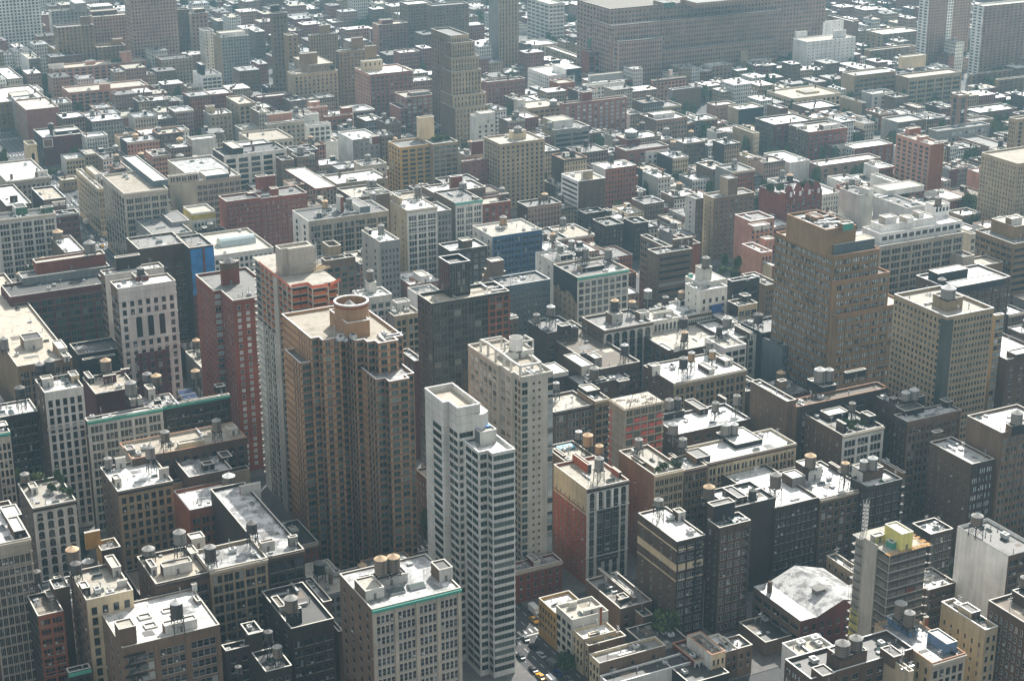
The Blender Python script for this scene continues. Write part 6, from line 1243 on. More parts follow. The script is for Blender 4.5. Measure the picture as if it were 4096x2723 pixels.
B(2,2170,570,2065,2400,16,'low_building','buff low hall with a white roof and square tower','buff','buff','W','5,1,.2,.4',None,cl=2).up(2110,480,2100,2175,570,fm='buff',rf='P',door=False,name='square_tower').done()
B(2,1050,1390,950,1445,26,'loft_building','maroon house with a white tank frame and barrel roof','rose','rose','G','4,1,.3,.4',None,cl=3).up(1060,1290,955,1180,1350,fm='maroon',rf='P').tk(1095,1185,1255,110,1270,'gw',on=0).done()
B(2,1240,1400,1185,1450,24,'loft_building','pale loft with a curved white roof','pale','pale','W','4,1,.4,.5,3.8,s,2',None,cl=2).done()
b=B(2,2090,1010,1990,2320,20,'low_building','low loft with a black painted blank wall','black','buff','W',None,cl=5).done()
B(2,2230,1230,2030,2280,20,'loft_building','cream house with a white roof and deep cornice','cream','buff','W','3,1,.3,.4',None,cl=1).done()
B(2,1870,975,1860,2060,17,'row_house','white roofed row house behind the black wall','umber','umber','W','5,1,.3,.4',None,cl=2,dmin=12).done()
# ---- crop 3
b=B(3,360,390,232,808,34,'pegboard_building','white slab dotted with small round windows','white','white','P','11,1,.2,.28,3,d,2','1,1,.01,.01',cl=1,cat='building',cope='w',par=.6,dmin=14).up(255,300,243,362,345,fm='white',rf='P',door=False).up(610,290,600,722,350,fm='white',rf='P',door=False).done()
B(3,510,210,475,700,38,'pegboard_building','white annex tower behind the dotted slab','white','white','P','3,1,.06,.3',None,cl=2,cat='building').done()
B(3,780,200,550,838,34,'warehouse','brick warehouse with a glaring white roof at the top','mbrown','mbrown','W','3,1,.2,.3',None,cl=1,dmin=30)
for i,(x,lx,rx,y) in enumerate(((1490,1455,1885,-30),(1990,1945,2600,60))):
    b=B(3,x,y,lx,rx,68,'apartment_slab',['tall brown housing slab with white window strips','tall brown housing slab at the top right corner'][i],'umber','white','P','15,1,.4,.4,2.75,d,2','2,1,.5,.45,2.75,d,2',cl=1,cat='slab',cope='l',dmin=14)
    if i==0:
        mb=MB(); mb.box(b.W*.44,b.W*.56,-.5,-.05,0,b.z); mb.build('white_strip',wall('white'),b.root)
        add_windows(b.root,b.W*.44,-.52,0,[('F',parse('2,1,.5,.45,2.75,d,2'),b.W*.12,b.z)],b.base,100)
b=B(3,230,910,-10,672,16,'school','flat tan school around a sunken courtyard','cream','cream','T','10,1,.5,.5,3.8,d,2','12,1,.5,.5,3.8,d,2',cl=5,cope='l').done()
mb=MB(); mb.box(b.W*.45,b.W*.75,b.D*.35,b.D*.7,b.z-.9,b.z+.6); mb.build('courtyard_parapet',wall('cream'),b.root); mb=MB(); mb.box(b.W*.47,b.W*.73,b.D*.38,b.D*.67,b.z+.6,b.z+.64); mb.build('courtyard_shade',plain('dark_court',(.12,.12,.11)),b.root)  # flat dark slab on top paints the shade inside the courtyard
b=B(3,800,700,680,1180,26,'school','tan brick school with a long sloping skylight','tan','buff','P','9,1,.7,.5,4,t,3','2,1,.05,.2',cl=1,cope='l').up(1240,530,1205,1460,640,fm='cream',lm='cream',rf='T',door=False,name='pale_tower') .done()
B(3,1295,720,1180,1785,25,'school','x','buff','tan','T','6,3,.75,.6,4,t,3',None,cl=1,into=b,cope='l',dmin=16)
mb=MB(); x0=4; mb.quad((x0,.3,25.2),(b.W-4,.3,25.2),(b.W-4,4.5,27.2),(x0,4.5,27.2)); mb.quad((x0,4.5,27.2),(b.W-4,4.5,27.2),(b.W-4,6,25),(x0,6,25)); mb.build('sloping_skylight',plain('skylight_glass',(.5,.56,.58),.3),b.root)
b=B(3,1760,880,1740,1850,40,'clock_tower','old brick clock tower above a courthouse roof','umber','umber','W','1,1,.4,.5,5,a,3','1,1,.4,.5,5,a,3',cl=0,cat='tower',dmin=8,cor='buff')
mb=MB(); cz=b.z-13
for fx,fy,rx in ((b.W/2,-.2,0),):
    n=16; c=len(mb.v); mb.v+=[(fx+1.5*math.cos(2*math.pi*k/n),-.2,cz+1.5*math.sin(2*math.pi*k/n)) for k in range(n)]; mb.f.append(tuple(range(c,c+n))); mb.m.append(0); mb.uv+=[(0,0)]*n
mb.build('clock_face',FR_W,b.root)
b=B(3,380,1220,190,730,26,'apartment_block','red brick block with white roof pavilions','red','brown','P','8,1,.5,.5,3.4,s,2','6,1,.4,.5,3.4,s,2',cl=3,cat='block').up(260,1170,200,362,1200,fm='pale',rf='W').up(510,1160,470,665,1200,fm='pale',rf='W').done()
B(3,60,1150,-120,420,25,'apartment_block','red brick loft row with white roofs and a chimney','maroon','dark','W','5,1,.4,.5,3.4,s,2','8,1,.4,.5,3.4,s,2',cl=8,cat='block').done()
b=B(3,1500,1335,1185,1625,44,'apartment_tower','salmon stepped apartment tower with balconies','rust','pink','P','2,1,.06,.3','6,1,.5,.5,3,s,2',cl=4,cope='l').up(1300,1190,1265,1410,1250,fm='rust',rf='P',door=False).up(1400,1265,1370,1480,1310,fm='pink',rf='W').done()
b=B(3,1560,1210,1480,2045,20,'school','grey brick school with groups of tall pale windows','grey','grey','G','4,3,.6,.5,4,p,2',None,cl=3).done()
B(3,1200,1130,1150,1460,20,'school','x','mbrown','grey','K','5,1,.2,.4',None,cl=3,into=b,dmin=20)
B(3,940,470,885,1360,17,'apartment_block','low brown housing block with small roof towers','mbrown','tan','P','10,1,.3,.5,2.9,s,1.5','3,1,.2,.4',cl=2,cat='block').done()
B(3,1880,690,1855,2260,17,'apartment_block','low tan housing block between trees','mbrown','tan','P','8,1,.3,.5,2.9,s,1.5','3,1,.2,.4',cl=2,cat='block').done()
B(3,2130,740,2095,2500,17,'apartment_block','low brown housing block at the right edge','mbrown','tan','P','8,1,.3,.5,2.9,s,1.5','3,1,.2,.4',cl=2,cat='block').done()
B(3,1060,320,900,1420,20,'low_building','long low brick warehouse with a white front parapet','mbrown','buff','P','8,1,.4,.4','3,1,.3,.4',cl=4).done()
B(3,1950,1040,1900,2300,14,'low_building','low building with a speckled white roof and chimneys','mbrown','mbrown','W','6,1,.2,.4',None,cl=9,dmin=20).done()
B(3,870,950,665,905,18,'row_house','blank grey flanked house with a white roof','brown','buff','W','3,1,.3,.5',None,cl=3).done()
B(3,960,870,940,1160,19,'row_house','white fronted tenement with a dark cluttered roof','pale','grey','K','3,1,.3,.5',None,cl=3,dmin=14).done()
B(3,1170,900,1160,1295,20,'row_house','dark brick tenement with rows of white framed windows','mbrown','mbrown','G','5,1,.4,.55,3.2,w,1.5',None,cl=2,dmin=14).done()
B(3,390,1005,225,660,16,'row_house','row of houses with speckled white roofs','dark','mbrown','W','8,1,.3,.5',None,cl=5).done()
B(3,200,1500,-40,385,15,'row_house','white walled house below the red brick block','white','pale','W',None,cl=6,dmin=14).done()
B(3,600,1350,480,760,15,'row_house','house row with a broad white sloping roof','pale','mbrown','W','4,1,.3,.5',None,cl=2).done()
B(3,800,1370,675,1150,15,'row_house','pale tenement with a gabled front and white roof','red','pale','W','5,1,.35,.5,3.3,w,1.5','5,1,.4,.6,3.3,w,1.5',cl=5).done()
B(3,480,1530,420,1040,13,'row_house','long white roofed building left of the salmon tower','umber','umber','W','6,1,.3,.5',None,cl=5,dmin=14).done()
B(3,2140,1380,1670,2300,14,'low_building','low slate roofed building with a square roof well','umber','umber','G','5,1,.3,.4',None,cl=3,dmin=16).done()
B(3,1880,1120,1860,2080,17,'row_house','old hall roof beside the clock tower','umber','umber','G','4,1,.3,.4',None,cl=2,dmin=12).done()
# ================================================================ ground, streets
def flat(name, x0, x1, y0, y1, z, mat):
    mb = MB(); mb.quad((x0, y0, z), (x1, y0, z), (x1, y1, z), (x0, y1, z)); return tag(mb.build(name, mat), kind='structure')
ASPH = plain('asphalt', (.055, .056, .058), .85, 0, .3, .5)
flat('ground', -3500, 5500, -1500, 7500, 0, ASPH)
flat('river', 1790, 5000, 1500, 7000, .3, plain('river_water', (.25, .3, .33), .2))
PAVE = plain('pavement_concrete', (.13, .125, .12), .9, 0, .25, .4)
AVE = [-19, 262, 536, 810, 1084, 1358, 1632]; STR = [513+80.3*k for k in range(-3, 24)]
BLOCKS = []
for i in range(len(AVE)-1):
    for j in range(len(STR)-1):
        s0, s1 = STR[j]+(15 if j-3 == 4 else 9), STR[j+1]-(15 if j-2 == 4 else 9)
        b = (AVE[i]+15, AVE[i+1]-15, s0, s1)
        if any(in_frame(x, y, 8, 1300) for x in (b[0], (b[0]+b[1])/2, b[1]) for y in (s0, s1)):
            BLOCKS.append(b); mb = MB(); mb.box(b[0]-4.5, b[1]+4.5, b[2]-4, b[3]+4, -.2, .15); tag(mb.build('pavement', PAVE), kind='structure')
mb = MB(); MK = plain('road_paint', (.7, .7, .68), .7)
for y in range(380, 1500, 6):
    for x in (254, 258, 262, 266, 270): mb.quad((x-.08, y, .006), (x+.08, y, .006), (x+.08, y+3, .006), (x-.08, y+3, .006))
for sv in STR:
    for k in range(11):
        x = 249+k*2.4
        for y0 in (sv-13, sv+10): mb.quad((x, y0, .012), (x+.7, y0, .012), (x+.7, y0+3, .012), (x, y0+3, .012))
    for y0 in (sv-14.6,): mb.quad((248, y0, .012), (276, y0, .012), (276, y0+.5, .012), (248, y0+.5, .012))
tag(mb.build('road_marking', MK), kind='structure')

# ================================================================ sight lines through the hand-placed boxes
def hits(p, box, pad=0.):
    """does the line of sight from the camera to p cross the box (u0, v0, u1, v1, z) well before p"""
    t0, t1 = 0., .985
    for o, d, a, b in ((0, p[0], box[0]-pad, box[2]+pad), (0, p[1], box[1]-pad, box[3]+pad), (CAMH, p[2]-CAMH, 0, box[4])):
        if abs(d) < 1e-9:
            if o < a or o > b: return False
            continue
        x, y = (a-o)/d, (b-o)/d
        if x > y: x, y = y, x
        t0 = max(t0, x); t1 = min(t1, y)
        if t0 >= t1: return False
    return True
def seen(p): return not any(hits(p, b) for b in HAND)
MARKS = []
for h in HAND:
    w, d = h[2]-h[0], h[3]-h[1]
    pts = [(h[0]+w*f, h[1], h[4]-1.5) for f in (.1, .5, .9)]+[(h[0]+w*.5, h[1]+d*.5, h[4]), (h[0]+w*.5, h[1], max(3, h[4]-12))]
    pts = [p for p in pts if in_frame(*p, 0)]
    MARKS += [p for p in pts if seen(p)]

WCOL = dict(rose='rosy', lime='limestone', umber='umber', red='red', dark='dark', brown='brown', mbrown='taupe', maroon='maroon', cream='cream', pale='pale', pink='pink', buff='buff', rust='rusty', grey='grey', white='white')
RNM = dict(B='brown', W='white', S='silver', P='cream', G='grey', K='black', T='tan')
SHORT = [(h, h[5]) for h in HAND if len(h[5].split()) <= 8 and h[5] != 'x']
SHORT = [(h, l, proj((h[0]+h[2])/2, (h[1]+h[3])/2, h[4])) for h, l in SHORT]
SHORT = [s for s in SHORT if 0 < s[2][0] < 4096 and 0 < s[2][1] < 2723]
ORD = ['', 'second ', 'third ', 'fourth ', 'fifth ', 'sixth ', 'seventh ', 'eighth ', 'ninth ', 'tenth ', 'eleventh ', 'twelfth ', 'thirteenth ', 'fourteenth ']
def placed(u, v, z):
    p = proj(u, v, z); best = None
    for h, l, q in SHORT:
        d = math.hypot(p[0]-q[0], (p[1]-q[1])*1.6)
        if best is None or d < best[0]: best = (d, l, p[0]-q[0], p[1]-q[1])
    d, l, dx, dy = best
    rel = ('left of' if dx < 0 else 'right of') if abs(dx) > abs(dy)*1.3 else ('behind' if dy < 0 else 'in front of')
    return f'{rel} the {l}', d
def name_all(things, stem):
    """things: (object, words, u, v, z); nearest one of a kind next to a landmark needs no ordinal"""
    by = {}
    for o, w, u, v, z in things:
        pl, d = placed(u, v, z); by.setdefault((w, pl), []).append((d, o))
    for (w, pl), os_ in by.items():
        os_.sort(key=lambda t: t[0])
        for i, (d, o) in enumerate(os_): o['label'] = fit(f'{ORD[min(i, 13)]}{w} {pl}')

# ================================================================ rows of houses filling the blocks
q = random.Random(21); CAND = []
for b in BLOCKS:
    for row in (0, 1):
        x = b[0]+.5
        while x < b[1]-5:
            far = b[2] > 880; w = q.choice((6.2, 7.5, 7.5, 9, 12, 15) if far else (8, 12, 15, 18)); w = min(w, b[1]-x)
            d = q.uniform(14, 21) if far else q.uniform(18, 26)
            z = q.choice((10, 12, 12.5, 13, 15, 15.5, 17)) if far else q.choice((14, 17, 20, 23))
            if far and q.random() < .22: z += q.uniform(4, 11); w = min(max(w, q.choice((10, 14, 18))), b[1]-x)
            y0 = b[2] if row == 0 else b[3]-d
            if far and b[1] < 530 and q.random() < .6: z = q.choice((17, 20, 22, 25, 28, 32)); w = min(max(w, q.choice((9, 13, 18))), b[1]-x)
            elif far and b[1] < 800 and q.random() < .2: z = q.choice((20, 24, 29, 33)); w = min(max(w, q.choice((13, 18, 24))), b[1]-x)
            if far and q.random() < .09: x += w; continue
            if x+w > 225 and x < 247 and 880 < y0 < 1330: x += w; continue
            CAND.append((x, y0, x+w, y0+d, z)); x += w+.04
GOOD = []; OUT = []
for c in CAND:
    cx, cy = (c[0]+c[2])/2, (c[1]+c[3])/2
    if c[1] < 505 and 150 < c[0] < 480: continue
    if not in_frame(cx, cy, c[4], 60):
        if in_frame(cx, cy, c[4], 1100) and not any(c[0] < h[2]+.4 and c[2] > h[0]-.4 and c[1] < h[3]+.4 and c[3] > h[1]-.4 for h in HAND): OUT.append((9e9, c))
        continue
    if any(c[0] < h[2]+.4 and c[2] > h[0]-.4 and c[1] < h[3]+.4 and c[3] > h[1]-.4 for h in HAND): continue
    if not any(seen((px_, py_, c[4])) for px_ in (c[0]+1, c[2]-1) for py_ in (c[1]+.5, c[3]-.5)): continue
    near = proj(cx, cy, c[4])
    n = sum(1 for m in MARKS if m[1] > c[1]-2 and hits(m, c))
    if n > 0:
        zz = c[4]
        while n > 0 and zz > 7: zz -= 3; c = (*c[:4], zz); n = sum(1 for m in MARKS if m[1] > c[1]-2 and hits(m, c))
        if n > 0: continue
    GOOD.append((near[2], c))
GOOD.sort(key=lambda t: t[0])
rows = []; TKS = []
for i, (dist, c) in enumerate(GOOD[:300]):
    w, d = c[2]-c[0], c[3]-c[1]
    wc = q.choice(('mbrown', 'rose', 'red', 'umber', 'mbrown', 'umber', 'cream', 'pale', 'pink', 'buff', 'rust', 'grey', 'white', 'buff', 'lime')); lc = q.choice(('mbrown', 'brown', 'grey', 'pale', wc, 'dark'))
    rf = q.choice('WWWSSSSPPGGKKTB')
    tall = c[4] > 18.5; o = empty('loft_building' if tall else 'row_house', (c[0], c[1], 0)); tag(o, None, 'building' if tall else 'row house', 'mid rise lofts filling the blocks' if tall else 'low row houses filling the blocks')
    wo, ro = block(o, (c[0], c[1]), 0, 0, w, d, 0, c[4], wc, lc, rf, f'{max(2, round(w/2.3))},1,{q.choice((.38, .45, .5))},.52,3.3,s,1.5', None, q.choice((.5, .8, 1.0)), q.choice('lldtgw'), q.choice((None, 'dark', 'brown', 'lime', wc)), far=True)
    av = []
    if q.random() < .7:
        bx_, by_, bw, bd, bh = q.uniform(.8, max(.9, w-4)), q.uniform(d*.3, d*.7), q.uniform(2, 3.4), q.uniform(2.5, 4.5), q.uniform(2, 3)
        block(o, (c[0], c[1]), bx_, by_, bw, bd, c[4]-.6, c[4]+bh-.4, q.choice(('pale', 'black', lc, 'grey')), lc, q.choice('WSPG'), None, None, .2, 'l', wname='stair_bulkhead', far=True); av.append((bx_, bx_+bw, by_, by_+bd))
    clutter(ro, q, 0, 0, w, d, c[4]-.7, 4 if dist < 1500 else 3, av, KF)
    if tall and q.random() < .5: TKS.append((c[0]+q.uniform(2.5, max(2.6, w-2.5)), c[1]+d*q.uniform(.15, .8), c[4]-.7))
    rows.append((o, f'{RNM[rf]} roofed {WCOL[wc]} ' + ('loft' if tall else 'house'), c[0]+w/2, c[1]+d/2, c[4]))
    LOW.append(c)
name_all(rows, 'house')
n0 = len(ALLTANKS); tks = []
for x, y, z in TKS[:60]:
    kd = q.choice(('bb', 'gb', 'dd', 'gg', 'bt')); tank(x, y, z, q.uniform(1.6, 2.2), q.uniform(3.2, 4.2), 1.3, q.uniform(1.5, 5), kd, None); tks.append((ALLTANKS.pop()[0], f'{TW[kd[0]]} water tank', x, y, z+4))
name_all(tks, 'tank')
if GOOD[300:]:
    mats = [wall(k, (.45, .52, 2.3, 3.3)) for k in ('umber', 'rose', 'mbrown', 'pale', 'buff')]; rms = [roof(k) for k in 'WSGKP']
    mb = MB()
    for dist, c in GOOD[300:]+OUT:
        mb.box(*[c[0], c[2], c[1], c[3]], 0, c[4], q.randrange(5), top=5+q.choice((0, 0, 1, 1, 1, 2, 3, 4))); LOW.append(c)
        for k in range(3):
            x, y = q.uniform(c[0]+.5, c[2]-2.5), q.uniform(c[1]+.5, c[3]-3); mb.box(x, x+q.uniform(.8, 2.4), y, y+q.uniform(.8, 2.6), c[4], c[4]+q.uniform(.6, 2.6), q.randrange(5), top=5+q.randrange(5))
    tag(mb.build('distant_row_houses', mats+rms), kind='stuff')

# ================================================================ trees
BARK = plain('bark', (.06, .045, .035), .9)
def leafmat():
    t = NT('leaves'); oi = t.n('ObjectInfo'); g = t.n('NewGeometry')
    f = t.math('ADD', t.math('MULTIPLY', oi.outputs['Random'], .5), t.math('MULTIPLY', g.outputs['Random Per Island'], .5))
    rp = t.n('ValToRGB', {'Fac': f}); e = rp.color_ramp.elements; e[0].color = (.022, .05, .014, 1); e[1].color = (.12, .15, .035, 1); e.new(.5).color = (.055, .095, .022, 1)
    t.set(t.p.inputs['Base Color'], rp.outputs[0]); t.p.inputs['Roughness'].default_value = .6
    return t.mat
LEAF = leafmat(); _tm = []
def crown(seed, n=900, size=.075):
    r = random.Random(seed); mb = MB(); cl = []
    for _ in range(15):
        a, e = r.uniform(0, 6.283), r.uniform(-.5, 1.2); d = r.uniform(.25, .62)
        cl.append((d*math.cos(a)*math.cos(e), d*math.sin(a)*math.cos(e), .62+d*math.sin(e)*.62, r.uniform(.22, .42)))
    for _ in range(n):
        c = r.choice(cl); a, zc = r.uniform(0, 6.283), r.uniform(-1, 1); k = c[3]*r.uniform(.55, 1.05); s = math.sqrt(1-zc*zc)
        p = (c[0]+k*s*math.cos(a), c[1]+k*s*math.sin(a), c[2]+k*zc*.8)
        u = [r.uniform(-1, 1) for _ in range(3)]; l = math.sqrt(sum(t*t for t in u)) or 1; u = [t/l for t in u]
        w = [r.uniform(-1, 1) for _ in range(3)]; dp = sum(u[i]*w[i] for i in range(3)); w = [w[i]-dp*u[i] for i in range(3)]; l = math.sqrt(sum(t*t for t in w)) or 1; w = [t/l for t in w]
        sz = size*r.uniform(.6, 1.4)
        mb.quad(*[tuple(p[i]+sz*(a_*u[i]+b_*w[i]) for i in range(3)) for a_, b_ in ((-1, -.6), (1, -.6), (1, .6), (-1, .6))])
    return mb.data('crown', [LEAF])
def trunk(seed):
    r = random.Random(seed); mb = MB(); mb.lathe([(.05, 0), (.035, .25), (.02, .55)], 8)
    for k in range(5):
        a = r.uniform(0, 6.28); mb.bar((0, 0, .22+.05*k), (.35*math.cos(a), .35*math.sin(a), .5+.06*k), .02)
    return mb.data('trunk', [BARK])
CROWN = [crown(s) for s in (1, 2, 3, 4)]; TRUNK = [trunk(s) for s in (1, 2)]
TREES = []
def tree(u, v, z, h, r, kind='tree', words='leafy green tree', label=None):
    o = empty(kind, (u, v, z), q.uniform(0, 6.28)); tag(o, label, kind, 'trees among the houses' if kind == 'tree' else 'shrubs in the roof gardens')
    c = link('crown', q.choice(CROWN), o); c.scale = (r, r, h)
    c = link('trunk', q.choice(TRUNK), o); c.scale = (h, h, h)
    if not label: TREES.append((o, words, u, v, z+h*.6)); 
    return o
def tree_px(cr, x, yt, yb, w, z=0, **kw):
    u, v = at(*px(cr, x, yb), z); m = proj(u, v, z)[2]/FPX/2.303
    return tree(u, v, z, (yb-yt)*m/math.cos(R(20)), w*m/2/.78, **kw)
tree_px(14, 1400, 945, 1230, 320, label='big dark tree filling the courtyard behind the row houses')
tree_px(14, 500, 1320, 1500, 200, label='street tree on the avenue pavement below the cream house')
for i, (cr, x, yt, yb, w) in enumerate(((12, 765, 225, 480, 120), (6, 395, 115, 300, 130), (6, 2290, 245, 420, 180), (7, 80, 235, 330, 110), (7, 300, 230, 330, 110), (7, 430, 85, 150, 180), (7, 1850, 260, 480, 240), (7, 1330, 130, 220, 180),
        (3, 1660, 440, 580, 120), (3, 1780, 500, 620, 170), (3, 1860, 390, 520, 90), (3, 2050, 720, 860, 150), (3, 1930, 880, 1010, 180), (3, 2140, 1150, 1330, 200), (3, 1400, 1020, 1110, 160), (3, 1110, 1100, 1170, 100), (3, 280, 910, 1000, 120), (3, 60, 1200, 1340, 150),
        (0, 1500, 870, 990, 200), (0, 1190, 385, 490, 130), (0, 1250, 470, 540, 130), (0, 60, 420, 520, 110), (0, 470, 880, 960, 120), (0, 1020, 960, 1080, 200), (0, 1100, 540, 600, 120), (0, 410, 230, 300, 80), (1, 300, 60, 160, 160), (1, 450, 110, 180, 110), (1, 710, 120, 240, 100), (1, 800, 80, 200, 110), (1, 980, 210, 290, 140), (1, 60, 140, 210, 110),
        (1, 640, 1440, 1530, 130), (1, 1060, 1000, 1100, 100), (2, 570, 130, 210, 200), (2, 1590, 650, 760, 120), (2, 1870, 830, 930, 120), (2, 1700, 1290, 1400, 220), (2, 1830, 1270, 1360, 160), (2, 1540, 990, 1060, 90), (2, 2000, 830, 880, 110), (4, 490, -10, 70, 110), (14, 1540, 950, 1150, 130), (15, 1660, 490, 660, 170), (13, 1560, 0, 250, 100), (6, 560, 500, 640, 160), (6, 940, 690, 800, 90), (2, 820, 1380, 1460, 120))):
    tree_px(cr, x, yt, yb, w)
_bl = list(BLOCKS); q.shuffle(_bl)
for b in _bl:
    if b[2] < 700: continue
    for k in range(20 if b[1] < 530 else 36):
        x = q.uniform(b[0]+1, b[1]-1); y = (b[2]+b[3])/2+q.uniform(-12, 12) if k % 2 else q.choice((b[2]-2.5, b[2]+6, b[3]+2.5, b[3]-6)); h = q.uniform(10, 16)
        if len(TREES) > 285 or not in_frame(x, y, h, 0): continue
        if any(c[0]-1.5 < x < c[2]+1.5 and c[1]-1.5 < y < c[3]+1.5 for c in HAND) or any(c[0]-.5 < x < c[2]+.5 and c[1]-.5 < y < c[3]+.5 for c in LOW): continue
        if not seen((x, y, h*.9)) or any(m[1] > y and hits(m, (x-3, y-3, x+3, y+3, h)) for m in MARKS): continue
        if any(hits((x, y, h*.85), (*c[:4], c[4])) for c in LOW): continue
        tree(x, y, 0, h, q.uniform(3.2, 5.2))
def shrubs(b, cr, spots):
    for x, yt, yb, w in spots:
        tree_px(cr, x, yt, yb, w, z=b.dz, kind='shrub', words='green shrub')
g = [r for r in C.objects if r.get('label') == 'white stone loft with a planted roof garden'][0]
class _G: pass
def byl(l):
    h = [h for h in HAND if h[5] == l][0]; o = _G(); o.dz = h[4]-1.1; return o
shrubs(byl('white stone loft with a planted roof garden'), 8, [(350, 1225, 1300, 130), (530, 1195, 1290, 70), (570, 1240, 1330, 80), (480, 1320, 1400, 100), (600, 1340, 1410, 110), (655, 1370, 1440, 60), (170, 1180, 1270, 50), (430, 1270, 1310, 60)])
shrubs(byl('brick loft with a bushy roof garden and white stone front'), 11, [(715, 730, 800, 90), (790, 725, 790, 80), (835, 735, 800, 80), (885, 740, 805, 60), (765, 770, 830, 70)])
shrubs(byl('tan flanked loft with a planted corner and pale roof'), 10, [(1345, 1165, 1225, 60), (1400, 1130, 1190, 110), (1500, 1110, 1170, 110), (1540, 1120, 1180, 50)])
shrubs(TREELOFT, 6, [(1955, 785, 900, 90), (2080, 810, 930, 90), (1950, 890, 960, 130), (2040, 900, 950, 90)])
shrubs(byl('wide brick and glass loft with red piers under a red penthouse'), 4, [(250, 900, 960, 60), (290, 870, 940, 50), (110, 1060, 1090, 30), (60, 1030, 1060, 30)])
shrubs(byl('long salmon brick block with a tall brick lift shaft'), 0, [(1050, 545, 590, 70), (1100, 545, 590, 60)])
shrubs(byl('tan stepped apartment house with roof gardens'), 1, [(570, 560, 620, 60), (640, 560, 620, 70), (700, 610, 660, 50), (490, 580, 640, 60)])
shrubs(byl('tan apartment block with teal windows and a castle like tank tower'), 1, [(1690, 1250, 1310, 90), (1640, 1270, 1320, 70), (1760, 1250, 1300, 60)])
shrubs(byl('red and glass apartment house with a green roof cabin'), 2, [(730, 380, 430, 40), (790, 370, 420, 40), (850, 375, 425, 40), (920, 360, 420, 50)])
shrubs(byl('dark red gabled hotel with roof gardens and dormers'), 7, [(20, 130, 215, 100), (110, 140, 205, 90), (330, 110, 190, 120), (400, 110, 185, 80)])
shrubs(byl('dark loft with a black roof and a tank on a block tower') if any(h[5] == 'dark loft with a black roof and a tank on a block tower' for h in HAND) else byl('pale loft with large arched top windows at the left edge'), 4, [(400, 360, 400, 40)])
name_all(TREES, 'tree')

# ================================================================ vehicles
CP = {n: plain('car_paint_'+n, c, .25, 0, .04) for n, c in (('yellow', (.75, .38, .02)), ('black', (.02, .02, .022)), ('white', (.75, .75, .74)), ('silver', (.42, .44, .46)), ('grey', (.16, .17, .18)), ('red', (.35, .03, .03)), ('blue', (.03, .08, .22)), ('green', (.03, .12, .08)))}
CG = plain('car_glass', (.02, .025, .03), .08); TY = plain('tyre_rubber', (.02, .02, .02), .9); LAMP = plain('lamp_lens', (.7, .68, .6), .2)
CARS = []
def car(u, v, rz, kind, col):
    o = empty({'car': 'parked_car', 'taxi': 'taxi', 'van': 'delivery_van', 'truck': 'box_truck'}[kind], (u, v, .02), rz)
    L, W, H = dict(car=(4.6, 1.8, 1.45), taxi=(5, 1.9, 1.5), van=(5.4, 2.0, 2.2), truck=(7.5, 2.4, 3.3))[kind]
    mb = MB(); p = CP[col]
    if kind in ('car', 'taxi'):
        prof = [(-L/2, .35), (L/2, .35), (L/2, .75), (L*.22, .92), (-L*.38, .95), (-L/2, .85)]; top = [(L*.2, .93), (L*.06, H), (-L*.26, H), (-L*.36, .95)]
    elif kind == 'van':
        prof = [(-L/2, .35), (L/2, .35), (L/2, .95), (L*.36, 1.15), (L*.26, H), (-L/2, H)]; top = None
    else:
        prof = [(L*.26, .5), (L/2, .5), (L/2, 1.3), (L*.42, 2.2), (L*.26, 2.2)]; top = None
    def ext(pf, w, mb_, m=0, taper=1.0):
        n = len(pf); b = len(mb_.v); mb_.v += [(-w/2*(taper if z > 1 else 1), y, z) for y, z in pf]+[(w/2*(taper if z > 1 else 1), y, z) for y, z in pf]
        mb_.f.append(tuple(range(b+n-1, b-1, -1))); mb_.f.append(tuple(range(b+n, b+2*n))); mb_.m += [m, m]; mb_.uv += [(0, 0)]*2*n
        for k in range(n):
            k2 = (k+1) % n; mb_.f.append((b+k, b+k2, b+n+k2, b+n+k)); mb_.m.append(m); mb_.uv += [(0, 0)]*4
    ext(prof, W, mb); mb.build('body', p, o)
    if top:
        g = MB(); ext(top, W*.92, g, 0, .86); g.build('cabin_glass', CG, o)
        rb = MB(); rb.box(-W*.38, W*.38, -L*.25, L*.05, H-.01, H+.04, bottom=True); rb.build('car_roof', p, o)
        if kind == 'taxi': s = MB(); s.box(-.35, .35, -.4, -.1, H+.04, H+.2); s.build('roof_light', LAMP, o)
    else:
        g = MB(); g.quad((-W*.44, L*.365, 1.2), (W*.44, L*.365, 1.2), (W*.4, L*.275, H*.93), (-W*.4, L*.275, H*.93)) if kind == 'van' else g.quad((-W*.42, L*.5, 1.35), (W*.42, L*.5, 1.35), (W*.4, L*.43, 2.1), (-W*.4, L*.43, 2.1)); g.build('windscreen', CG, o)
    if kind == 'truck': s = MB(); s.box(-W/2, W/2, -L/2, L*.24, .7, H, bottom=True); s.build('cargo_box', CP['white'], o)
    for sx in (-1, 1):
        for sy in (-.31, .31):
            w = MB(); n = 12; w.lathe([(.02, -.1), (.33, -.1), (.33, .1), (.02, .1)], n); w.v = [(z_+sx*(W/2-.08), x_+sy*L, y_+.33) for x_, y_, z_ in w.v]; w.build('wheel', TY, o)
        h = MB(); h.box(sx*W*.36-.16, sx*W*.36+.16, L/2, L/2+.02, .6, .75, bottom=True); h.build('headlight', LAMP, o)
    tag(o, None, {'car': 'car', 'taxi': 'taxi', 'van': 'van', 'truck': 'truck'}[kind], 'vehicles on the avenue')
    CARS.append((o, f'{col} {"sedan" if kind == "car" else "cab" if kind == "taxi" else kind}', u, v))
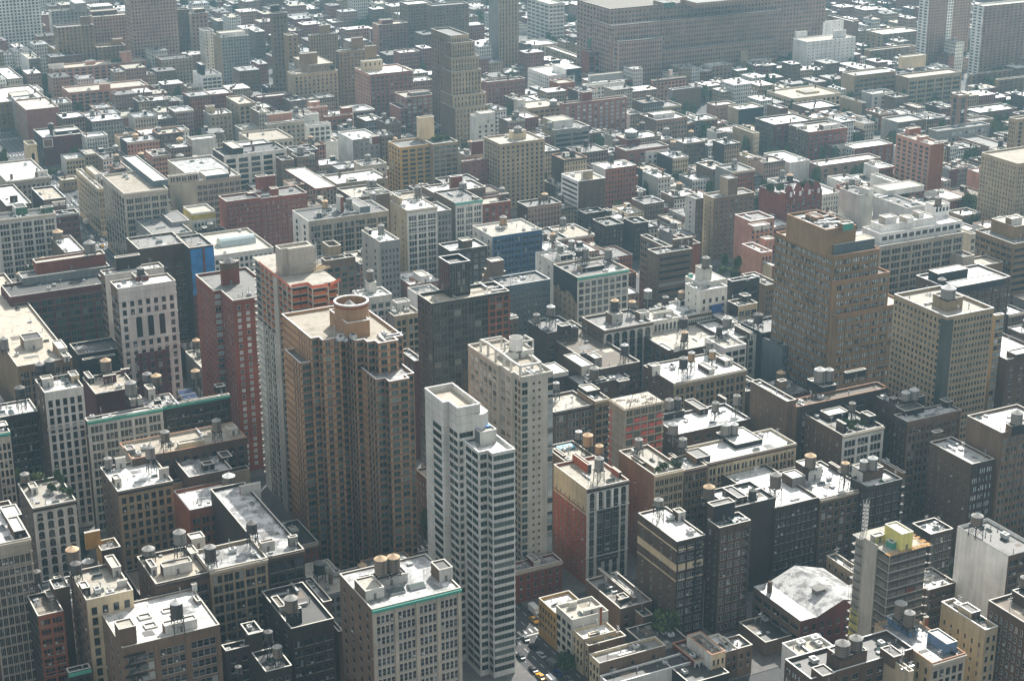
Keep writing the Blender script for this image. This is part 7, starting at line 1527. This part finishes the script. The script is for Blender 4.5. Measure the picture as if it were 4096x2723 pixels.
for cr, x, y, k, c in ((14, 205, 1015, 'taxi', 'yellow'), (14, 215, 950, 'truck', 'white'), (14, 80, 1350, 'car', 'black'), (14, 268, 1335, 'car', 'silver'), (14, 365, 1415, 'van', 'grey'), (14, 195, 1470, 'car', 'black'), (14, 265, 1535, 'taxi', 'yellow'), (14, 350, 1565, 'van', 'white'), (14, 195, 1255, 'car', 'black'), (14, 420, 1500, 'car', 'blue'), (14, 520, 1555, 'car', 'grey'), (14, 120, 1185, 'car', 'grey'),
                       (4, 672, 290, 'car', 'white'), (4, 690, 310, 'car', 'silver'), (4, 712, 328, 'car', 'white'), (4, 755, 380, 'car', 'grey'), (4, 788, 405, 'car', 'white'), (4, 778, 438, 'taxi', 'yellow'), (4, 790, 492, 'truck', 'yellow'), (4, 822, 532, 'car', 'black'), (4, 803, 585, 'car', 'silver'), (4, 872, 592, 'car', 'grey'), (4, 845, 632, 'van', 'white'), (4, 935, 652, 'car', 'silver'), (4, 942, 540, 'car', 'white'), (4, 735, 520, 'car', 'silver'), (4, 742, 545, 'car', 'white'), (4, 940, 705, 'taxi', 'yellow'), (4, 700, 250, 'car', 'black'), (4, 985, 640, 'car', 'black'), (4, 1000, 560, 'car', 'red'),
                       (6, 1125, 962, 'taxi', 'yellow'), (6, 655, 640, 'taxi', 'yellow'), (7, 2010, 470, 'van', 'white'), (14, 1090, 150, 'truck', 'white')):
    u, v = at(*px(cr, x, y), 0); car(u, v, math.pi if u > 262 else 0 if cr != 6 else math.pi/2, k, c)
name_all([(o, w, u, v, 0) for o, w, u, v in CARS], 'car')
label_tanks()

# ================================================================ the air
hz = MB(); hz.box(-3600, 5600, -1600, 7600, -1, 331, bottom=True)
t = NT('haze_air'); t.t.nodes.remove(t.p); vol = t.n('VolumePrincipled', {'Color': (.46, .80, 1.0, 1), 'Density': HAZE, 'Anisotropy': .35})
t.t.links.new(vol.outputs[0], t.t.nodes['Material Output'].inputs['Volume'])
tag(hz.build('haze', t.mat), kind='stuff')
seenl = {}
for o in C.objects:
    l = o.get('label')
    if l and o.parent is None: seenl.setdefault(l, []).append(o.name)
for l, n in seenl.items():
    if len(n) > 1: print('DUP', l, n)
    if len(l.split()) > 16 or len(l.split()) < 4: print('LEN', len(l.split()), l)
print('N objects', len(C.objects), 'houses', len(GOOD), 'hand', len(HAND), 'trees', len(TREES), 'tanks', len(ALLTANKS))
